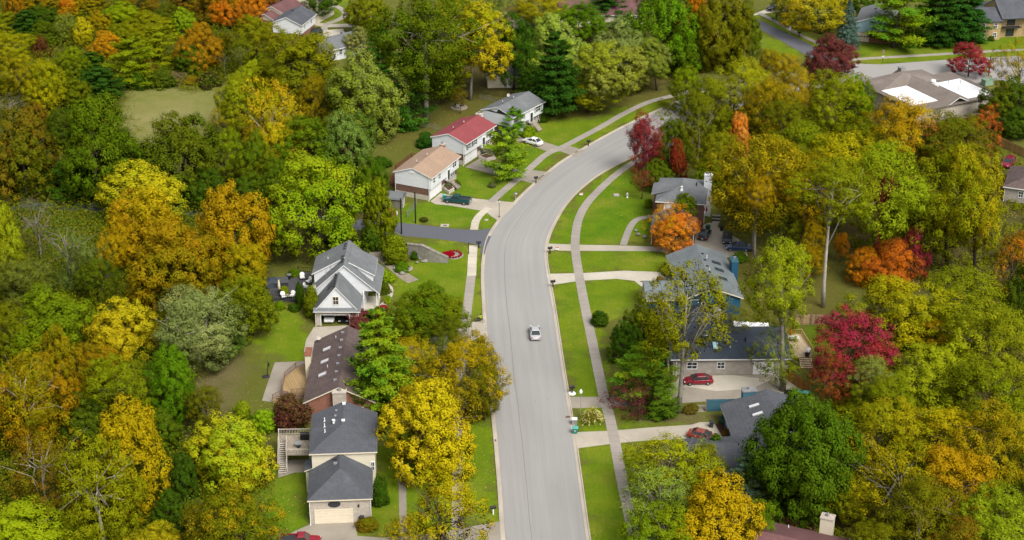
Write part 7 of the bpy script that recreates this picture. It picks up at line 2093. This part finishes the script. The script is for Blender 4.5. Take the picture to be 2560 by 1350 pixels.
for sy in (-1, 1): mb.box((0, sy * 1.28, .8), (1.94, .06, .6))
mb.build('box', M['black'], t)
for sx in (-1, 1): mb = MB(); n = 12; mb.loft([[(x, .35 * math.cos(2 * PI * k / n), .36 + .35 * math.sin(2 * PI * k / n)) for k in range(n)] for x in (sx * 1.05, sx * 1.22)]); mb.build('wheel', M['tyre'], t)
t = thing('play_set', 'colourful toy heap left of the slate-roofed house', 'toys', G(1640, 882)); mb = MB(); mb.bar((-.8, 0, 0), (.4, 0, 1.1), .35, .08); mb.build('slide', M['orange_cloth'], t); mb = MB(); mb.lathe([(.35, 0), (.4, .3), (.1, .5)], (.2, -1.1, 0), 10); mb.build('bucket', M['bin_green'], t); mb = MB(); mb.bar((.5, .4, 0), (.9, .6, 1.3), .1); mb.build('flag_stick', M['red_cloth'], t)
t = thing('green_container', 'pale green utility container beside the crimson umbrella-shaped tree', 'container', G(2468, 212), rad(27)); mb = MB(); mb.box((0, 0, .7), (2.6, 1.5, 1.4)); mb.build('body', M['pale_green'], t, bevel=.05); mb = MB(); mb.box((0, 0, 1.45), (2.7, 1.6, .1)); mb.build('lid', M['pale_green'], t)

# ------------------------------------------------------------------ people and the dog
def skin_body(name, parent, joints, edges, mat, root=0):
    me = bpy.data.meshes.new(name); me.from_pydata([j[0] for j in joints], edges, [])
    o = bpy.data.objects.new(name, me); COL.objects.link(o); o.parent = parent
    me.materials.append(mat)
    md = o.modifiers.new('skin', 'SKIN'); md.use_smooth_shade = True
    if not me.skin_vertices: me.skin_vertices.new()
    for i, j in enumerate(joints):
        r = j[1] if isinstance(j[1], tuple) else (j[1], j[1])
        me.skin_vertices[0].data[i].radius = r; me.skin_vertices[0].data[i].use_root = (i == root)
    o.modifiers.new('sub', 'SUBSURF').levels = 1
    o.modifiers['sub'].render_levels = 1
    return o
def person(label, pos, rz, pose, top, legs, hair, seat=0.0):
    t = thing('person', label, 'person', pos, rz)
    if pose == 'walk':
        J = [((0, 0, .95), .15), ((0, .02, 1.20), (.17, .13)), ((0, .03, 1.42), (.18, .11)), ((0, .05, 1.53), .06), ((0, .08, 1.63), (.085, .10)), ((0, .08, 1.74), (.075, .09)),
             ((.10, 0, .90), .10), ((.11, .22, .50), .065), ((.11, .18, .09), .045), ((.11, .34, .04), .04), ((-.10, 0, .90), .10), ((-.11, -.06, .50), .065), ((-.11, -.34, .13), .045), ((-.11, -.22, .05), .04),
             ((.22, .02, 1.40), .06), ((.27, -.10, 1.14), .045), ((.27, .02, .92), .035), ((.27, .06, .85), .04), ((-.22, .02, 1.40), .06), ((-.28, .08, 1.14), .045), ((-.27, .28, 1.0), .035), ((-.27, .34, .96), .04)]
        hands = ((17, (.27, .06, .85), (0, .25, -.97)), (21, (-.27, .34, .96), (0, .9, -.4)))
    else:      # riding: bent forward over the handlebars
        J = [((0, -.15, .95), .15), ((0, .02, 1.16), (.17, .13)), ((0, .20, 1.34), (.18, .12)), ((0, .29, 1.43), .06), ((0, .36, 1.50), (.085, .10)), ((0, .38, 1.60), (.075, .09)),
             ((.10, -.12, .92), .10), ((.11, .28, .78), .07), ((.11, .12, .38), .05), ((.11, .24, .32), .04), ((-.10, -.12, .92), .10), ((-.11, .22, .62), .07), ((-.11, -.02, .26), .05), ((-.11, .10, .20), .04),
             ((.22, .20, 1.32), .06), ((.28, .38, 1.16), .045), ((.24, .56, 1.06), .035), ((.23, .62, 1.05), .04), ((-.22, .20, 1.32), .06), ((-.28, .38, 1.16), .045), ((-.24, .56, 1.06), .035), ((-.23, .62, 1.05), .04)]
        hands = ((17, (.23, .62, 1.05), (0, .8, -.6)), (21, (-.23, .62, 1.05), (0, .8, -.6)))
    E = [(0, 1), (1, 2), (2, 3), (3, 4), (4, 5), (0, 6), (6, 7), (7, 8), (8, 9), (0, 10), (10, 11), (11, 12), (12, 13), (2, 14), (14, 15), (15, 16), (16, 17), (2, 18), (18, 19), (19, 20), (20, 21)]
    body = skin_body('body', t, J, E, M['skin'])
    for hi, hp, hd in hands:                     # palms end in four fingers and a thumb
        mb = MB(); d = Vector(hd).normalized(); s_ = Vector((1, 0, 0)); p0 = Vector(hp) + d * .03
        for k, L in enumerate((.07, .08, .075, .06)):
            a = p0 + s_ * (.027 - .018 * k); b_ = a + d * L * .6; c_ = b_ + (d * .7 + Vector((0, 0, -.6))).normalized() * L * .5
            mb.tube([a, b_, c_], [.010, .009, .007], 5)
        a = p0 - d * .03 + s_ * (.035 if hp[0] < 0 else -.035); mb.tube([a, a + d * .035 + s_ * (.02 if hp[0] < 0 else -.02), a + d * .065 + s_ * (.02 if hp[0] < 0 else -.02)], [.011, .010, .008], 5)
        mb.build('fingers', M['skin'], t, smooth=True)
    def sub(name, ids, infl, mat):
        m_ = {k: i for i, k in enumerate(ids)}
        skin_body(name, t, [(J[k][0], tuple(q + infl for q in (J[k][1] if isinstance(J[k][1], tuple) else (J[k][1],) * 2))) for k in ids], [(m_[a], m_[b]) for a, b in E if a in m_ and b in m_], mat)
    sub('jacket', [0, 1, 2, 14, 15, 16, 18, 19, 20], .022, top)
    sub('trousers', [0, 6, 7, 8, 10, 11, 12], .018, legs)
    sub('shoe', [8, 9], .022, M['black']); sub('shoe', [12, 13], .022, M['black'])
    hd = J[5][0]; hb = J[4][0]
    mb = MB(); mb.lathe([(.105, -.06), (.118, .0), (.10, .07), (.05, .11), (.01, .12)], (hd[0], hd[1] - .015, hd[2]), 12); mb.build('hair' if hair is not M['black'] else 'cap', hair, t, smooth=True)
    mb = MB()
    mb.lathe([(.018, -.03), (.014, .02)], (hb[0], hb[1] + .105, hb[2] + .02), 6)
    for s in (-1, 1): mb.lathe([(.006, -.012), (.014, 0), (.006, .012)], (hb[0] + s * .036, hb[1] + .092, hb[2] + .06), 6); mb.lathe([(.01, -.035), (.024, 0), (.01, .035)], (hb[0] + s * .095, hb[1], hb[2] + .03), 6)
    mb.box((hb[0], hb[1] + .092, hb[2] - .035), (.05, .012, .012)); mb.build('face', M['skin'], t)
    return t
g = G(1940, 50)
person('person in dark clothing walking a dog beside the uphill road', (g[0], g[1], 0.0), rad(-140), 'walk', M['black'], M['dark'], M['dark'])
t = thing('dog', 'dark dog walking beside the person at the top', 'dog', (g[0] - .9, g[1] - .25, 0), rad(-140))
J = [((0, 0, .48), .12), ((0, .28, .47), (.13, .15)), ((0, .42, .55), .09), ((0, .52, .68), .075), ((0, .62, .70), .07), ((0, .74, .66), .04), ((0, -.28, .48), .10), ((0, -.42, .58), .03), ((0, -.52, .70), .018),
     ((.09, .30, .38), .05), ((.09, .28, .20), .03), ((.09, .31, .03), .028), ((-.09, .30, .38), .05), ((-.09, .34, .20), .03), ((-.09, .38, .03), .028),
     ((.09, -.26, .38), .065), ((.09, -.20, .26), .045), ((.09, -.34, .15), .025), ((.09, -.31, .03), .026), ((-.09, -.26, .38), .065), ((-.09, -.18, .26), .045), ((-.09, -.30, .15), .025), ((-.09, -.26, .03), .026)]
E = [(0, 1), (1, 2), (2, 3), (3, 4), (4, 5), (0, 6), (6, 7), (7, 8), (1, 9), (9, 10), (10, 11), (1, 12), (12, 13), (13, 14), (6, 15), (15, 16), (16, 17), (17, 18), (6, 19), (19, 20), (20, 21), (21, 22)]
skin_body('body', t, J, E, M['black'])
mb = MB()
for s in (-1, 1): mb.tube([(s * .05, .56, .74), (s * .075, .55, .80), (s * .085, .57, .76)], [.03, .022, .006], 5)
mb.build('ear', M['black'], t)
g = G(1197, 806)
person('person in neon yellow jacket and black cap riding at the left kerb', (g[0], g[1], 0.0), rad(-100), 'ride', M['neon'], M['dark'], M['black'])
t = thing('bicycle', 'dark bicycle under the person in the neon yellow jacket', 'bicycle', (g[0], g[1], 0.03), rad(-100))
for y in (-.45, .62):
    mb = MB(); n = 18; mb.tube([(0, y + .33 * math.cos(2 * PI * k / n), .34 + .33 * math.sin(2 * PI * k / n)) for k in range(n + 1)], [.025] * (n + 1), 6); w = mb.build('wheel', M['tyre'], t)
    mb = MB()
    for k in range(8): mb.bar((0, y, .34), (0, y + .32 * math.cos(PI * k / 4), .34 + .32 * math.sin(PI * k / 4)), .008)
    mb.build('spokes', M['metal'], w)
mb = MB()
for a, b_ in (((0, -.15, .82), (0, .08, .30)), ((0, .08, .30), (0, .45, .85)), ((0, -.12, .74), (0, .42, .78)), ((0, -.45, .34), (0, .08, .30)), ((0, -.45, .34), (0, -.13, .72)), ((0, .45, .95), (0, .62, .34))): mb.bar(a, b_, .04)
mb.build('frame', M['dark'], t); mb = MB(); mb.box((0, -.16, .86), (.15, .26, .06)); mb.build('saddle', M['black'], t); mb = MB(); mb.bar((-.26, .56, 1.0), (.26, .56, 1.0), .035); mb.bar((0, .45, .95), (0, .56, 1.0), .035); mb.build('handlebar', M['black'], t)
